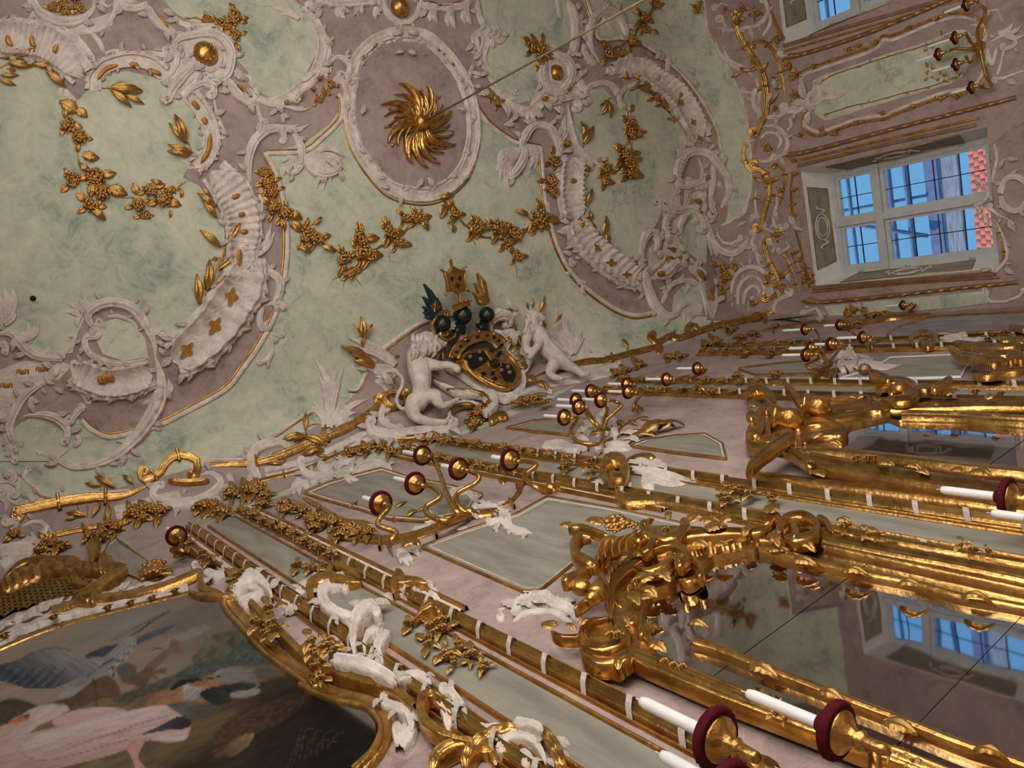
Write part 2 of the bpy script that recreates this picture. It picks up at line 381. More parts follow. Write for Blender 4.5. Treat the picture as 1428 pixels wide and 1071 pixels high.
def leaf_at(px, ang, size, parent, **k): return put(random.choice(LEAF), px, ang, size, parent, 'leaf', **k)
def tube3(b, pts, r, n=None, k=8, caps=True, closed=False):
    """round bar through 3-D points, radius r (number or list)"""
    pts = np.asarray(pts, float); r = np.broadcast_to(np.asarray(r, float), (len(pts),)); q = np.column_stack([pts, r])
    n = n or max(8, len(pts) * 6); c = cr(q, n, closed); P = c[:, :3]; T = np.gradient(P, axis=0); T /= np.linalg.norm(T, axis=1)[:, None] + 1e-12
    up = np.array([0, 0, 1.]) if abs(T[0][2]) < .9 else np.array([1., 0, 0]); A = np.cross(T[0], up); A /= np.linalg.norm(A); vs = []
    for i in range(n):
        A = A - T[i] * A.dot(T[i]); A /= np.linalg.norm(A) + 1e-12; B_ = np.cross(T[i], A)
        for j in range(k): a = 2 * math.pi * j / k; vs.append(P[i] + c[i, 3] * (math.cos(a) * A + math.sin(a) * B_))
    f = []
    for i in range(n - 1 if not closed else n):
        for j in range(k): a = i * k + j; b_ = i * k + (j + 1) % k; i2 = (i + 1) % n; f.append((a, b_, i2 * k + (j + 1) % k, i2 * k + j))
    if caps and not closed: f.append(tuple(range(k))[::-1]); f.append(tuple((n - 1) * k + j for j in range(k)))
    b.add(vs, f); return b
def lathe(b, c, prof, seg=20, axis=(0, 0, 1)):
    ax = np.array(axis, float); ax /= np.linalg.norm(ax); A = np.cross(ax, [1, 0, 0] if abs(ax[0]) < .9 else [0, 1, 0]); A /= np.linalg.norm(A); B_ = np.cross(ax, A)
    vs = []
    for r, z in prof:
        for j in range(seg): a = 2 * math.pi * j / seg; vs.append(np.array(c) + ax * z + r * (math.cos(a) * A + math.sin(a) * B_))
    f = [(i * seg + j, i * seg + (j + 1) % seg, (i + 1) * seg + (j + 1) % seg, (i + 1) * seg + j) for i in range(len(prof) - 1) for j in range(seg)]
    b.add(vs, f); return b
# ================================================================== THE SETTING
def struct(o): o['kind'] = 'structure'; return o
def sheet(name, pts, m): return struct(mesh_obj(name, pts, [tuple(range(len(pts)))], m, None, False))
b = MB(); box(b, (XL, YB, -.1), (XW, YW, 0)); struct(b.build('floor', 'floor', None, False))
M['recess_shade'] = mat('recess_shade_brown', (.12, .075, .045), .7, 0, .2, 8)  # dark brown paints in the shade inside the grille opening
GRILLE = U5([(-30, 260), (60, 225), (150, 215), (300, 195), (380, 190), (440, 215), (400, 245), (330, 290), (180, 320), (60, 350), (-30, 400)])
_im = np.stack([GRILLE[:, 0] - 714, GRILLE[:, 1] - 535.5, np.full(len(GRILLE), FPX)], 1) @ AX.T
GXZ = (EYE + _im * (YW / _im[:, 1])[:, None])[:, [0, 2]]; GXZ[:, 1] = np.minimum(GXZ[:, 1], ZA - .02); GXZ = GXZ.mean(0) + (GXZ - GXZ.mean(0)) * .97
_o = [(XL - .3, -.1), (XW + .6, -.1), (XW + .6, HC + .1), (XL - .3, HC + .1)]; _n = len(GXZ)
_v, _e, _f, *_r = delaunay_2d_cdt([Vector(q) for q in _o] + [Vector(q) for q in GXZ], [(0, 1), (1, 2), (2, 3), (3, 0)] + [(4 + k, 4 + (k + 1) % _n) for k in range(_n)], [], 0, 1e-5)
def _ing(q):
    c = False; k2 = _n - 1
    for k1 in range(_n):
        if (GXZ[k1][1] > q[1]) != (GXZ[k2][1] > q[1]) and q[0] < (GXZ[k2][0] - GXZ[k1][0]) * (q[1] - GXZ[k1][1]) / (GXZ[k2][1] - GXZ[k1][1]) + GXZ[k1][0]: c = not c
        k2 = k1
    return c
b = MB(); b.add([(q.x, YW, q.y) for q in _v], [tuple(f) for f in _f if not _ing(sum((_v[k] for k in f), Vector((0, 0))) / len(f))])
b.add([(x, y, z) for y in (YW, YW + .5) for (x, z) in _o], [(4, 5, 6, 7), (0, 1, 5, 4), (1, 2, 6, 5), (2, 3, 7, 6), (3, 0, 4, 7)]); wall_f = struct(b.build('wall_front', 'wall', None, False))
b = MB(); b.add([(x, y, z) for y in (YW, YW + .45) for (x, z) in GXZ], [(k, (k + 1) % _n, _n + (k + 1) % _n, _n + k) for k in range(_n)] + [tuple(range(_n, 2 * _n))]); b.build('shade_coloured_recess', 'recess_shade', wall_f, False)
# vault: flat ceiling with a cove to the mirror wall and to the end wall
xs = np.unique(np.concatenate([np.linspace(XL, XW - RB, 30), XW - RB * (1 - np.sin(np.linspace(0, math.pi / 2, 22)))]))
ys = np.unique(np.concatenate([np.linspace(YB, YW - RA, 24), YW - RA * (1 - np.sin(np.linspace(0, math.pi / 2, 22)))]))
def hz(a, zc, r):
    q = np.clip(r - a, 0, r); return zc + np.sqrt(np.maximum(r * r - q * q, 0))
vs = [(x, y, min(hz(YW - y, ZA, RA), hz(XW - x, ZB, RB))) for x in xs for y in ys]
ceil_o = struct(mesh_obj('ceiling', vs, grid_faces(len(xs), len(ys)), 'green'))
def wall_with_holes(name, axis, pos, thick, lo, hi, holes, m):
    """wall across `axis` with openings: holes = (a0,a1,z0,z1)"""
    b = MB(); As = sorted({lo[0], hi[0], *[h[0] for h in holes], *[h[1] for h in holes]}); Zs = sorted({lo[1], hi[1], *[h[2] for h in holes], *[h[3] for h in holes]})
    for i in range(len(As) - 1):
        for j in range(len(Zs) - 1):
            ca, cz = (As[i] + As[i + 1]) / 2, (Zs[j] + Zs[j + 1]) / 2
            if any(h[0] < ca < h[1] and h[2] < cz < h[3] for h in holes): continue
            if axis == 0: box(b, (pos, As[i], Zs[j]), (pos + thick, As[i + 1], Zs[j + 1]))
            else: box(b, (As[i], pos, Zs[j]), (As[i + 1], pos + thick, Zs[j + 1]))
    return struct(b.build(name, m, None, False))
WIN = [(-.40, .91, 4.84, 6.74), (-3.24, -1.93, 4.84, 6.74)]
LOWWIN = [(-.40, .91, .9, 3.6), (-3.24, -1.93, .9, 3.6)]
wall_r = wall_with_holes('wall_right', 0, XW, .5, (YB, -.1), (YW, HC + .1), [(a - .04, c - -.04, d, e + .12) for a, c, d, e in WIN], 'endwall')
wall_with_holes('wall_back', 1, YB - .3, .3, (XL - .3, -.1), (XW + .5, HC + .1), [(a, c, 1, 5) for a, c in BACKWIN], 'endwall')
wall_with_holes('wall_left', 0, XL - .3, .3, (YB, -.1), (YW, HC + .1), [(-3.4, -1.2, 1.2, 5.2)], 'endwall')

for wn, (a, c) in enumerate(BACKWIN):
    w = thing('window_%d' % (wn + 3), None, None, ((a + c) / 2, YB, 1)); w['kind'] = 'structure'
    for nm, lo, hi in (('mullion', ((a + c) / 2 - .04, YB - .2, 1), ((a + c) / 2 + .04, YB - .12, 5)), ('transom', (a, YB - .2, 3.4), (c, YB - .12, 3.5)), ('frame_stile', (a, YB - .2, 1), (a + .08, YB - .12, 5)), ('frame_stile', (c - .08, YB - .2, 1), (c, YB - .12, 5)), ('sill_board', (a, YB - .25, .97), (c, YB + .04, 1.03))):
        q_ = MB(); box(q_, lo, hi); q_.build(nm, 'sash', w, False)
w = thing('window_5', None, None, (XL, -2.3, 1.2)); w['kind'] = 'structure'
for nm, lo, hi in (('mullion', (XL - .2, -2.34, 1.2), (XL - .12, -2.26, 5.2)), ('transom', (XL - .2, -3.4, 3.6), (XL - .12, -1.2, 3.7)), ('sill_board', (XL - .25, -3.4, 1.17), (XL + .04, -1.2, 1.23))):
    q_ = MB(); box(q_, lo, hi); q_.build(nm, 'sash', w, False)
# ================================================================== END WALL WITH THE WINDOWS
def cluster(parent, px, r, seed=0, g=1, f=1, l=4, surf=SH, off=.0, slim=False):
    """a knot of grapes, flowers and leaves, r = its radius as seen"""
    r = r * 1.25; px = np.asarray(px, float).reshape(2); rd = random.Random(int(px[0] * 7 + px[1] * 13) + seed)
    l = max(2, l - 1)
    for i in range(l):
        a = 360 * i / l + rd.uniform(-25, 25); put(rd.choice(SLIM if slim else LEAF), px + r * .3 * np.array([math.cos(math.radians(a)), math.sin(math.radians(a))]), a, r * rd.uniform(.6, .9), parent, 'leaf', off=off + .004, surf=surf)
    for i in range(g + (1 if g else 0)):
        a = rd.uniform(0, 360); put(rd.choice(GRAPE), px - r * .4 * np.array([math.cos(math.radians(a)), math.sin(math.radians(a))]), a, r * .85, parent, 'grape_cluster', off=off + .004, surf=surf)
    for i in range(f):
        a = rd.uniform(0, 6.28); put(rd.choice(FLOW), px + r * .45 * (i + .3) / max(1, f) * 1.3 * np.array([math.cos(a), math.sin(a)]), rd.uniform(0, 90), r * rd.uniform(.55, .8), parent, 'flower', off=off + .006, surf=surf)
def strip(name, label, cat, V_, pts, w, m='gold', prof='round', surf=SH, hk=.7, group=None, **k):
    """a thing that is one moulding"""
    o = MB(); band(o, V_(pts), np.asarray(w) / V_.k, prof, hk, surf=surf, **k); o = o.build(name, m); return tag(o, label, cat, group)
for wi, (y0, y1, z0, z1) in enumerate(WIN):
    w = thing('window_%d' % (wi + 1), None, None, (XW, (y0 + y1) / 2, z0)); w['kind'] = 'structure'
    fx0, fx1 = 8.72, 8.80; fy0, fy1, fz0, fz1 = y0 + .05, y1 - .05, z0 + .07, z1 - .04
    # splayed reveal boards
    quads = {'head': [(XW, y0 - .04, z1 + .12), (XW, y1 + .04, z1 + .12), (fx0, fy1, fz1), (fx0, fy0, fz1)],
             'jamb': [(XW, y1 + .04, z0), (XW, y1 + .04, z1 + .12), (fx0, fy1, fz1), (fx0, fy1, fz0)],
             'jamb_': [(XW, y0 - .04, z1 + .12), (XW, y0 - .04, z0), (fx0, fy0, fz0), (fx0, fy0, fz1)],
             'sill': [(XW, y0, z0), (fx0, fy0, fz0), (fx0, fy1, fz0), (XW, y1, z0)]}
    for nm, q in quads.items():
        q = np.array(q); rv = mesh_obj('reveal_board', q, [(0, 1, 2, 3)], 'white', w, False)
        c = q.mean(0); n = np.cross(q[1] - q[0], q[2] - q[0]); n /= np.linalg.norm(n)
        if n.dot(np.array([8.5, (y0 + y1) / 2, (z0 + z1) / 2]) - c) < 0: n = -n
        ins = c + (q - c) * np.array([.72])[:, None] * 1.0 + n * .004
        mesh_obj('reveal_panel', ins, [(0, 1, 2, 3)], 'panel', rv, False)
        g = MB()
        for a in range(4): tube3(g, [ins[a], ins[(a + 1) % 4]], .006, 2, 5)
        ROOT[rv.name] = base_of(w); g.build('gilt_line', 'goldline', rv)
        if nm != 'sill':
            e = MB(); ax = (q[1] - q[0]) if nm != 'jamb' else (q[1] - q[0]); ax = ax / np.linalg.norm(ax); bx_ = np.cross(n, ax)
            for s_ in (.09, .065):
                tube3(e, [c + n * .012 + ax * s_ * 1.7 * math.cos(t) + bx_ * s_ * math.sin(t) for t in np.linspace(0, 2 * math.pi, 20)], .009, 40, 5)
            for sg in (-1, 1): tube3(e, [c + n * .012 + ax * sg * (.16 + .1 * t) + bx_ * .05 * math.sin(t * 6) for t in np.linspace(0, 1, 6)], [.012] * 5 + [.003], 20, 5)
            e.build('reveal_ornament', 'stucco', rv)
    fr = MB(); t = .055
    for (a, b_, c, d) in ((fy0 + t, fy1 - t, fz0, fz0 + t), (fy0 + t, fy1 - t, fz1 - t, fz1), (fy0, fy0 + t, fz0, fz1), (fy1 - t, fy1, fz0, fz1)): box(fr, (fx0, a, c), (fx1, b_, d))
    fr = fr.build('outer_frame', 'sash', w, False)
    ym = (fy0 + fy1) / 2; zt = 6.14
    o = MB(); box(o, (fx0 - .02, ym - .035, fz0), (fx1 - .01, ym + .035, fz1)); o.build('mullion', 'sash', w, False)
    o = MB(); box(o, (fx0 - .025, fy0, zt - .04), (fx1 - .005, fy1, zt + .04)); o.build('transom', 'sash', w, False)
    for (a, b_) in ((fy0 + t, ym - .035), (ym + .035, fy1 - t)):
        for (c, d, nz_) in ((zt + .04, fz1 - t, 2), (fz0 + t, zt - .04, 4)):
            cs = MB(); s_ = .04
            for q in ((a + s_, b_ - s_, c, c + s_), (a + s_, b_ - s_, d - s_, d), (a, a + s_, c, d), (b_ - s_, b_, c, d)): box(cs, (fx0 + .012, q[0], q[2]), (fx1 - .012, q[1], q[3]))
            cs = cs.build('casement', 'sash', w, False); ROOT[cs.name] = base_of(w)
            a1, b1, c1, d1 = a + s_, b_ - s_, c + s_, d - s_
            for i in range(2):
                for j in range(nz_):
                    p0, p1 = a1 + (b1 - a1) * i / 2, a1 + (b1 - a1) * (i + 1) / 2; r0, r1 = c1 + (d1 - c1) * j / nz_, c1 + (d1 - c1) * (j + 1) / nz_
                    mesh_obj('pane', [(8.76, p0, r0), (8.76, p1, r0), (8.76, p1, r1), (8.76, p0, r1)], [(0, 1, 2, 3)], 'glass', cs, False)
            for j in range(1, nz_):
                zz = c1 + (d1 - c1) * j / nz_; o = MB(); box(o, (8.752, a1, zz - .005), (8.768, b1, zz + .005)); o.build('lead_came', 'lead', cs, False)
            o = MB(); yy = (a1 + b1) / 2; box(o, (8.752, yy - .005, c1), (8.768, yy + .005, d1)); o.build('lead_came', 'lead', cs, False)
    for yy in (fy0 + .015, fy1 - .015):
        for zz in (fz0 + .3, zt - .25, zt + .3):
            o = MB(); tube3(o, [(fx0 - .012, yy, zz - .03), (fx0 - .012, yy, zz + .03)], .01, 3, 6); o.build('hinge', 'sash', w)
# outside: a tiled roof, a cornice and scaffolding against the sky
nb = thing('neighbouring_house', 'house with a red tiled roof and pale cornice seen outside the window', 'building', (19, 0, 0))
o = MB(); box(o, (19, -9, 0), (25, 9, 8.3)); o.build('house_wall', mat('pale_render', (.5, .5, .56), .8), nb, False)
M['tile'] = mat('red_roof_tile', (.85, .22, .14), .7, 0, .12, 30); M['tilebase'] = M['tile']
rf = mesh_obj('roof', [(18.6, -9, 8.2), (18.6, 9, 8.2), (21.2, 9, 10.22), (21.2, -9, 10.22)], [(0, 3, 2, 1)], 'tilebase', nb, False)
tb = MB(); box(tb, (-.02, -.105, 0), (.2, .105, .035)); tb = shared('tile', tb, 'tile')
ROOT[rf.name] = base_of(nb); sl = math.atan2(2.02, 2.6)
cnt_ = 0
for i in range(9):
    for j in range(34):
        if cnt_ >= 300: break
        x = 18.62 + i * .29; z = 8.22 + (x - 18.62) * 2.02 / 2.6; o = bpy.data.objects.new('tile', tb); COL.objects.link(o); o.parent = rf
        o.location = (x - 19, -3.6 + j * .212 + (i % 2) * .1, z); o.rotation_euler = (0, -sl, 0); o.scale = (1.55, .97, 1); cnt_ += 1
tw = thing('scaffold_deck', 'pale scaffold platform with poles standing against the blue sky outside', 'scaffolding', (16, 0, 0))
o = MB(); box(o, (16, -8, 8.34), (16.1, 8, 8.72)); o.build('deck_board', mat('weathered_board', (.50, .46, .5), .8, 0, .25, 6, stretch=(1, .4, 6)), tw, False)
o = MB(); box(o, (15.96, -8, 8.70), (16.0, 8, 8.95)); o.build('toe_board', mat('slate_blue_edge', (.24, .27, .42), .7), tw, False)
M['pole'] = mat('scaffold_tube', (.22, .27, .42), .5, .2)
for k in range(7):
    o = MB(); tube3(o, [(15.95, -6.4 + k * 2.2, 8.95), (15.95, -6.4 + k * 2.2, 14)], .03, 3, 6); o.build('scaffold_pole', 'pole', tw)
for zz in (9.28, 9.62, 10.5):
    o = MB(); tube3(o, [(15.9, -8, zz), (15.9, 8, zz)], .04 if zz > 10 else .05, 3, 6); o.build('scaffold_ledger', 'pole', tw)
for k in range(4):
    o = MB(); tube3(o, [(15.85, -4.1 + k * 1.7, 8.95), (15.85, -5.2 + k * 1.7, 12.5)], .045, 3, 6); o.build('scaffold_brace', 'pole', tw)
# ---- gilt and stucco on the end wall
bnd = SS([(42, -30), (55, 30), (60, 90), (75, 130), (130, 220), (175, 330), (198, 450), (205, 560), (195, 650), (150, 710), (105, 735)])
zone = np.vstack([bnd, SS([(60, 780), (60, 1000), (60, 1040), (250, 1040), (420, 1020), (370, 960), (360, 560), (330, 520), (330, 400), (330, 200), (270, 60), (250, -40)])])
o = field(zone, 'endwall', .006, 'lilac_frieze', None); tag(o, None, None, None, 'structure'); o.name = 'trim_1'
t = thing('gilt_edged_bead', 'thin white and gilt moulding edging the green vault above the windows', 'moulding', SH(bnd[4])[0][0])
o = MB(); band(o, bnd, 4.2, 'round', .8); o.build('white_bead', 'stucco', t)
o = MB(); band(o, bnd + np.array([3.2, 0]), 1.8, 'round', 1.0); o.build('gilt_line', 'goldline', t)
def stalk(t, run, q, m='gold', surf=SH):
    d = np.linalg.norm(run - q, axis=1); k = int(d.argmin())
    if d[k] > 2.5: o = MB(); band(o, [run[k], (run[k] + q) / 2 + (q - run[k])[::-1] * [.12, -.12], q + (q - run[k]) / d[k] * 2], [2, 1.7, 1.3], 'round', 1.1, surf=surf, off=.004, step=2); o.build('stalk', m, t)
def rail(pts, w, label, c0=None, c1=None, leaves=(), V_=SS, surf=SH, m='gold', name='gilded_scroll_bar', **k):
    px = V_(pts); t = thing(name, label, 'ornament', surf(px[0])[0][0]); o = MB(); scroll(o, px, np.asarray(w) / V_.k, c0, c1, 'rib', 1.1, surf=surf, **k); o.build('scroll_bar', m, t)
    o = MB(); q = px[len(px) // 2]
    for fr_ in (.3, .62):
        c = cr(px, 40); i = int(fr_ * 39); d = c[min(39, i + 1)] - c[i - 1]; d = d / np.linalg.norm(d); nn = np.array([-d[1], d[0]]); wv = np.mean(w) / V_.k * .75
        band(o, [c[i] - nn * wv, c[i], c[i] + nn * wv], wv * .5, 'round', .8, surf=surf, off=.03)
    o.build('collar', m, t)
    for (x, y, a, s) in leaves:
        q = V_((x, y))[0]; stalk(t, cr(px, 60), q, m, surf); put(random.choice(SLIM), q, a, s / V_.k, t, 'leaf', off=.012, surf=surf)
    return t
rail([(150, 50), (165, 110), (200, 170), (240, 230), (255, 300), (255, 360), (225, 430)], 22, 'long gilded scroll bar wound with leaves above the farther window', (4, 1), (6, 1), [(240, 240, -60, 45), (245, 270, 120, 40), (210, 230, 190, 50), (265, 340, -50, 50), (170, 240, 160, 35)])
rail([(212, 140), (245, 135), (280, 170), (300, 230), (312, 300), (305, 410)], 14, 'slim gilded rod curving beside the garlanded green panel of the end wall', (4, -1), None, [(300, 260, 200, 30), (310, 280, 160, 30)])
rail([(225, 452), (190, 465), (178, 500), (190, 540), (205, 555)], 15, 'small gilded crook on the edge of the green vault', None, (4, -1))
rail([(210, 545), (250, 560), (265, 620), (250, 680), (235, 740)], 19, 'upright gilded scroll bar with leaf sprays over the nearer window', (6, 1), (6, 1), [(260, 590, -20, 45), (250, 590, 200, 45), (262, 640, 40, 30), (240, 640, 170, 30)])
rail([(290, 535), (315, 560), (310, 620), (300, 660), (292, 697)], 11, 'thin gilded rod curving over the nearer window head', (4, -1), None, [(300, 630, 170, 28)])
rail([(248, 792), (262, 850), (292, 900), (290, 950), (255, 972)], 19, 'stout gilded scroll bar near the room corner', (6, 1), (6, 1), [(295, 905, -40, 50), (290, 930, 200, 40), (300, 930, 10, 40), (285, 880, 160, 30)])
rail([(308, 822), (335, 870), (350, 930), (360, 965)], 10, 'short thin gilded rod beside the nearer window head', (3, 1))
rail([(338, 828), (358, 870), (376, 930)], 8, 'thinnest gilded rod against the nearer window casing', (3, 1))
def stucco(label, scrolls=(), plumes=(), leaves=(), V_=T1, surf=SH, name='stucco_scrollwork', m='stucco', cat='ornament'):
    """one stucco ornament; scrolls = (pts, w, c0, c1, extra), plumes = (base, tips, w, bend)"""
    if m == 'stucco' and surf is WL: m = 'wstucco'
    LV = VLEAF if m == 'wstucco' else WLEAF
    p0 = V_(scrolls[0][0] if scrolls else plumes[0][0])[0]; t = thing(name, label, cat, surf(p0)[0][0])
    for s in scrolls:
        pts, w = s[0], s[1]; c0, c1 = (s[2] if len(s) > 2 else None), (s[3] if len(s) > 3 else None); k = dict(s[4]) if len(s) > 4 else {}
        mm = k.pop('m', m); nm = k.pop('n', 'scroll'); o = MB(); scroll(o, V_(pts), np.asarray(w) / V_.k, c0 and (c0[0] / V_.k, c0[1]), c1 and (c1[0] / V_.k, c1[1]), k.pop('prof', 'rib'), k.pop('hk', 1.25), surf=surf, **k); o.build(nm, mm, t)
        wm = float(np.mean(w)) / V_.k
        if mm in ('stucco', 'wstucco') and len(pts) > 3 and wm > 5:      # ruffled leaf tips breaking out of the outer side of the scroll
            q = V_(pts); c = cr(q, 24); cen = q.mean(0); nl = int(np.clip(plen(c) / 22, 2, 6))
            for i in range(nl):
                j = int((i + .6) / nl * 22); d = c[j + 1] - c[j - 1]; nn = np.array([-d[1], d[0]]); nn /= np.linalg.norm(nn) + 1e-9
                if nn.dot(c[j] - cen) < 0: nn = -nn
                a_ = math.degrees(math.atan2(*(nn * .8 + d / (np.linalg.norm(d) + 1e-9) * (1 if i % 2 else -.4))[::-1])); put(LV[i % 3], c[j] + nn * wm * .25, a_, wm * 1.15 + 2, t, 'stucco_leaf', surf=surf, off=k.get('off', 0) + .008)
    for p in plumes:
        o = MB(); plume(o, V_(p[0])[0], V_(p[1]), p[2] / V_.k, p[3] if len(p) > 3 else .25, surf=surf); o.build('plume', m, t)
    for (x, y, a, s) in leaves: put(random.choice(LV), V_((x, y))[0], a, s / V_.k, t, 'stucco_leaf', surf=surf)
    return t
stucco('white stucco C-scroll looped through the gilded bars above the end wall', [([(215, 300), (212, 340), (240, 375), (290, 380), (340, 350), (380, 330)], 16, (10, 1), (8, 1)), ([(300, 180), (330, 185), (360, 180)], 12, (7, 1), None)], [((200, 225), [(110, 140), (85, 125), (120, 180), (140, 200)], 12, -.2)], [(310, 200, -60, 30), (380, 320, -100, 60), (400, 330, -30, 45), (215, 250, 220, 30)], SS)
stucco('white stucco shell of nested arcs under the gilded crook', [([(218, 440), (240, 412), (290, 412), (322, 450), (318, 490), (285, 515)], 14, None, (9, 1)), ([(232, 455), (255, 432), (288, 435), (302, 460), (290, 485)], 10), ([(225, 520), (250, 525), (280, 515)], 12)], [], [(210, 430, 200, 25), (300, 510, 60, 30)], SS)
stucco('large white stucco shell of nested arcs in the room corner', [([(142, 1000), (140, 930), (165, 880), (215, 868), (258, 895), (272, 950)], 16, None, (10, 1)), ([(160, 1000), (162, 940), (185, 905), (220, 900), (245, 930), (248, 965)], 13), ([(178, 1000), (183, 955), (205, 930), (228, 940), (230, 975)], 11), ([(196, 1000), (202, 970), (218, 965)], 9)], [], [(150, 890, 200, 40), (200, 865, -90, 30)], SS)
stucco('pair of white stucco volutes beside the corner shell', [([(330, 960), (290, 975), (276, 1010), (290, 1040)], 15, (14, -1), None), ([(380, 1020), (400, 1000), (430, 1010), (435, 1035)], 12, (8, 1), (10, 1)), ([(215, 760), (205, 790), (225, 830), (260, 830)], 13, (9, -1), None)], [], [(300, 960, -120, 30), (250, 720, 100, 30), (340, 735, 20, 35), (230, 700, 180, 30)], SS)
stucco('white stucco scroll hanging over the farther window head', [([(110, 60), (130, 100), (180, 90), (230, 80), (262, 40), (250, 0)], 14, (12, -1), (8, -1)), ([(90, 30), (110, 10), (140, 20)], 12, (8, 1), None), ([(240, 120), (265, 80), (270, 40)], 10)], [], [(120, 80, 100, 35), (200, 90, 70, 35), (100, 20, 180, 30)], SS)
for pts, lb in (((225, 45), 'gilded blossom knot in the scroll over the farther window'), ((290, 130), 'gilded blossom knot on the casing corner of the farther window'), ((260, 480), 'gilded leaf spray inside the nested stucco shell'), ((290, 760), 'gilded blossom knot between the upright gilded bars')):
    t = thing('gilded_blossom_knot', lb, 'ornament', SH(SS(pts))[0][0]); cluster(t, SS(pts)[0], 9, 1, 1, 2, 5)
for pts, lb in (([(20, 20), (30, 40), (40, 10)], 'gilded leaf spray on the green vault by the end wall'), ([(345, 520), (350, 580), (342, 650), (345, 700)], 'gilded garland hanging beside the nearer window head'), ([(350, 820), (370, 850), (395, 890), (400, 915)], 'gilded garland at the corner of the nearer window casing')):
    px = SS(pts); t = thing('gilded_garland', lb, 'garland', SH(px[0])[0][0]); o = MB(); band(o, px, 1.6, 'round', 1); o.build('stem', 'gold', t)
    for q in cr(px, 5): cluster(t, q, 5.5, 2, 1, 1, 3)
gv = [(60, 850), (90, 885), (110, 930), (105, 970)]
t = thing('gilded_fruit_bunch', 'big gilded bunch of grapes and melon in the room corner vault', 'garland', SH(SS(gv[0]))[0][0]); o = MB(); band(o, SS(gv), 2, 'round', 1); o.build('stem', 'gold', t)
for q, r_ in zip(SS([(75, 860), (115, 880), (120, 900), (105, 940), (150, 870), (105, 970)]), (9, 13, 12, 10, 8, 8)): cluster(t, q, r_, 2, 2, 1, 4)
# window casings, rope mouldings
def casing(label, V_, run, w, m, prof='mold', leafy=False, name='gilt_casing'):
    px = V_(run); t = thing(name, label, 'moulding', EW(px[0])[0][0]); o = MB(); band(o, px, w / V_.k, prof, .8, surf=EW, step=8); o.build('moulding_run', m, t)
    if leafy:
        c = cr(px, 40); d = c[-1] - c[0]; L = np.linalg.norm(d); a = math.degrees(math.atan2(d[1], d[0]))
        for k in range(int(L / 16)):
            q = cr(px, int(L / 16) + 2)[k + 1]; put(SLIM[0], q, a + 178, 15, t, 'leaf', off=.012, surf=EW, sy=.8)
    return t
M['bronze'] = mat('dull_bronze_gilt', (.34, .20, .11), .42, .6, .15, 10, .1, 50)
casing('inner gilt casing along the upper jamb of the nearer window', T4, [(270, 850), (700, 745), (1185, 640)], 20, 'bronze')
casing('outer gilt casing along the upper jamb of the nearer window', T4, [(262, 826), (700, 720), (1200, 605)], 15, 'goldline')
casing('leaf-wound bronze rod above the nearer window casing', T4, [(225, 792), (350, 770), (800, 650), (1100, 575), (1390, 500)], 26, 'bronze', 'round', True, 'leaf_wound_rod')
casing('inner gilt casing along the corner-side jamb of the nearer window', T8, [(345, 742), (700, 712), (1285, 668)], 22, 'bronze')
casing('outer gilt casing along the corner-side jamb of the nearer window', T8, [(335, 765), (800, 722), (1300, 690)], 10, 'goldline')
casing('leaf-wound bronze rod between nearer window and room corner', T8, [(325, 800), (420, 812), (800, 775), (1100, 742), (1400, 712)], 24, 'bronze', 'round', True, 'leaf_wound_rod')
casing('inner gilt casing along the jamb of the farther window', T4, [(195, 235), (500, 145), (1060, -15)], 20, 'bronze')
casing('outer gilt casing along the jamb of the farther window', T4, [(200, 262), (520, 170), (1100, 0)], 12, 'goldline')
casing('leaf-wound bronze rod below the farther window casing', T4, [(215, 290), (320, 270), (600, 180), (900, 60), (1060, -10)], 26, 'bronze', 'round', True, 'leaf_wound_rod')
casing('gilt casing over the head of the farther window', T4, [(100, -30), (130, 60), (195, 200)], 16, 'goldline')
casing('gilt casing over the head of the nearer window', T8, [(245, 150), (235, 230), (245, 380), (290, 560), (330, 740)], 14, 'goldline')
# green panel between the windows
pn = T4([(350, 440), (380, 400), (500, 360), (640, 310), (900, 228), (1050, 170), (1120, 160), (1155, 190), (1160, 260), (1140, 330), (1080, 410), (900, 470), (640, 545), (440, 608), (385, 600), (352, 560), (345, 500)])
t = thing('garlanded_panel', 'green panel with garlanded gilt frame between the two windows', 'wall panel', EW(pn[0])[0][0])
M['dgreen'] = M['green']
field(pn, 'dgreen', .012, 'panel_field', t, EW)
o = MB(); band(o, pn, 3.4, 'round', .8, closed=True, surf=EW); o.build('white_bead', 'stucco', t)
c = pn.mean(0); o = MB(); band(o, c + (pn - c) * [.985, .9], 1.6, 'round', .8, closed=True, surf=EW); o.build('inner_gilt_line', 'goldline', t)
top_ = [(275, 400), (290, 365), (380, 330), (640, 240), (700, 185), (760, 180), (940, 105), (1060, 68), (1150, 75), (1215, 120), (1225, 170), (1180, 215)]
bot_ = [(1240, 270), (1225, 350), (1170, 455), (1000, 500), (760, 590), (720, 610), (560, 635), (390, 695), (320, 680), (293, 640), (300, 590)]
for r_ in (top_, bot_):
    o = MB(); scroll(o, T4(r_), 4.5, None, (5, 1), 'rib', 1, surf=EW); o.build('gilt_frame_rod', 'gold', t)
    o = MB(); band(o, T4(r_) + np.array([1.5, 6 if r_ is top_ else -6]), 4.5, 'mold', .5, surf=EW); o.build('stucco_frame', 'stucco', t)
for (x, y) in ((250, 380), (255, 495), (350, 340), (530, 255), (580, 230), (670, 215), (840, 140), (980, 95), (1040, 60), (390, 665), (460, 680), (565, 630), (700, 580), (860, 545), (1000, 505), (1080, 495), (225, 335), (280, 690)):
    cluster(t, T4((x, y))[0], 6.2, 3, 1, 1, 2, EW, .01)
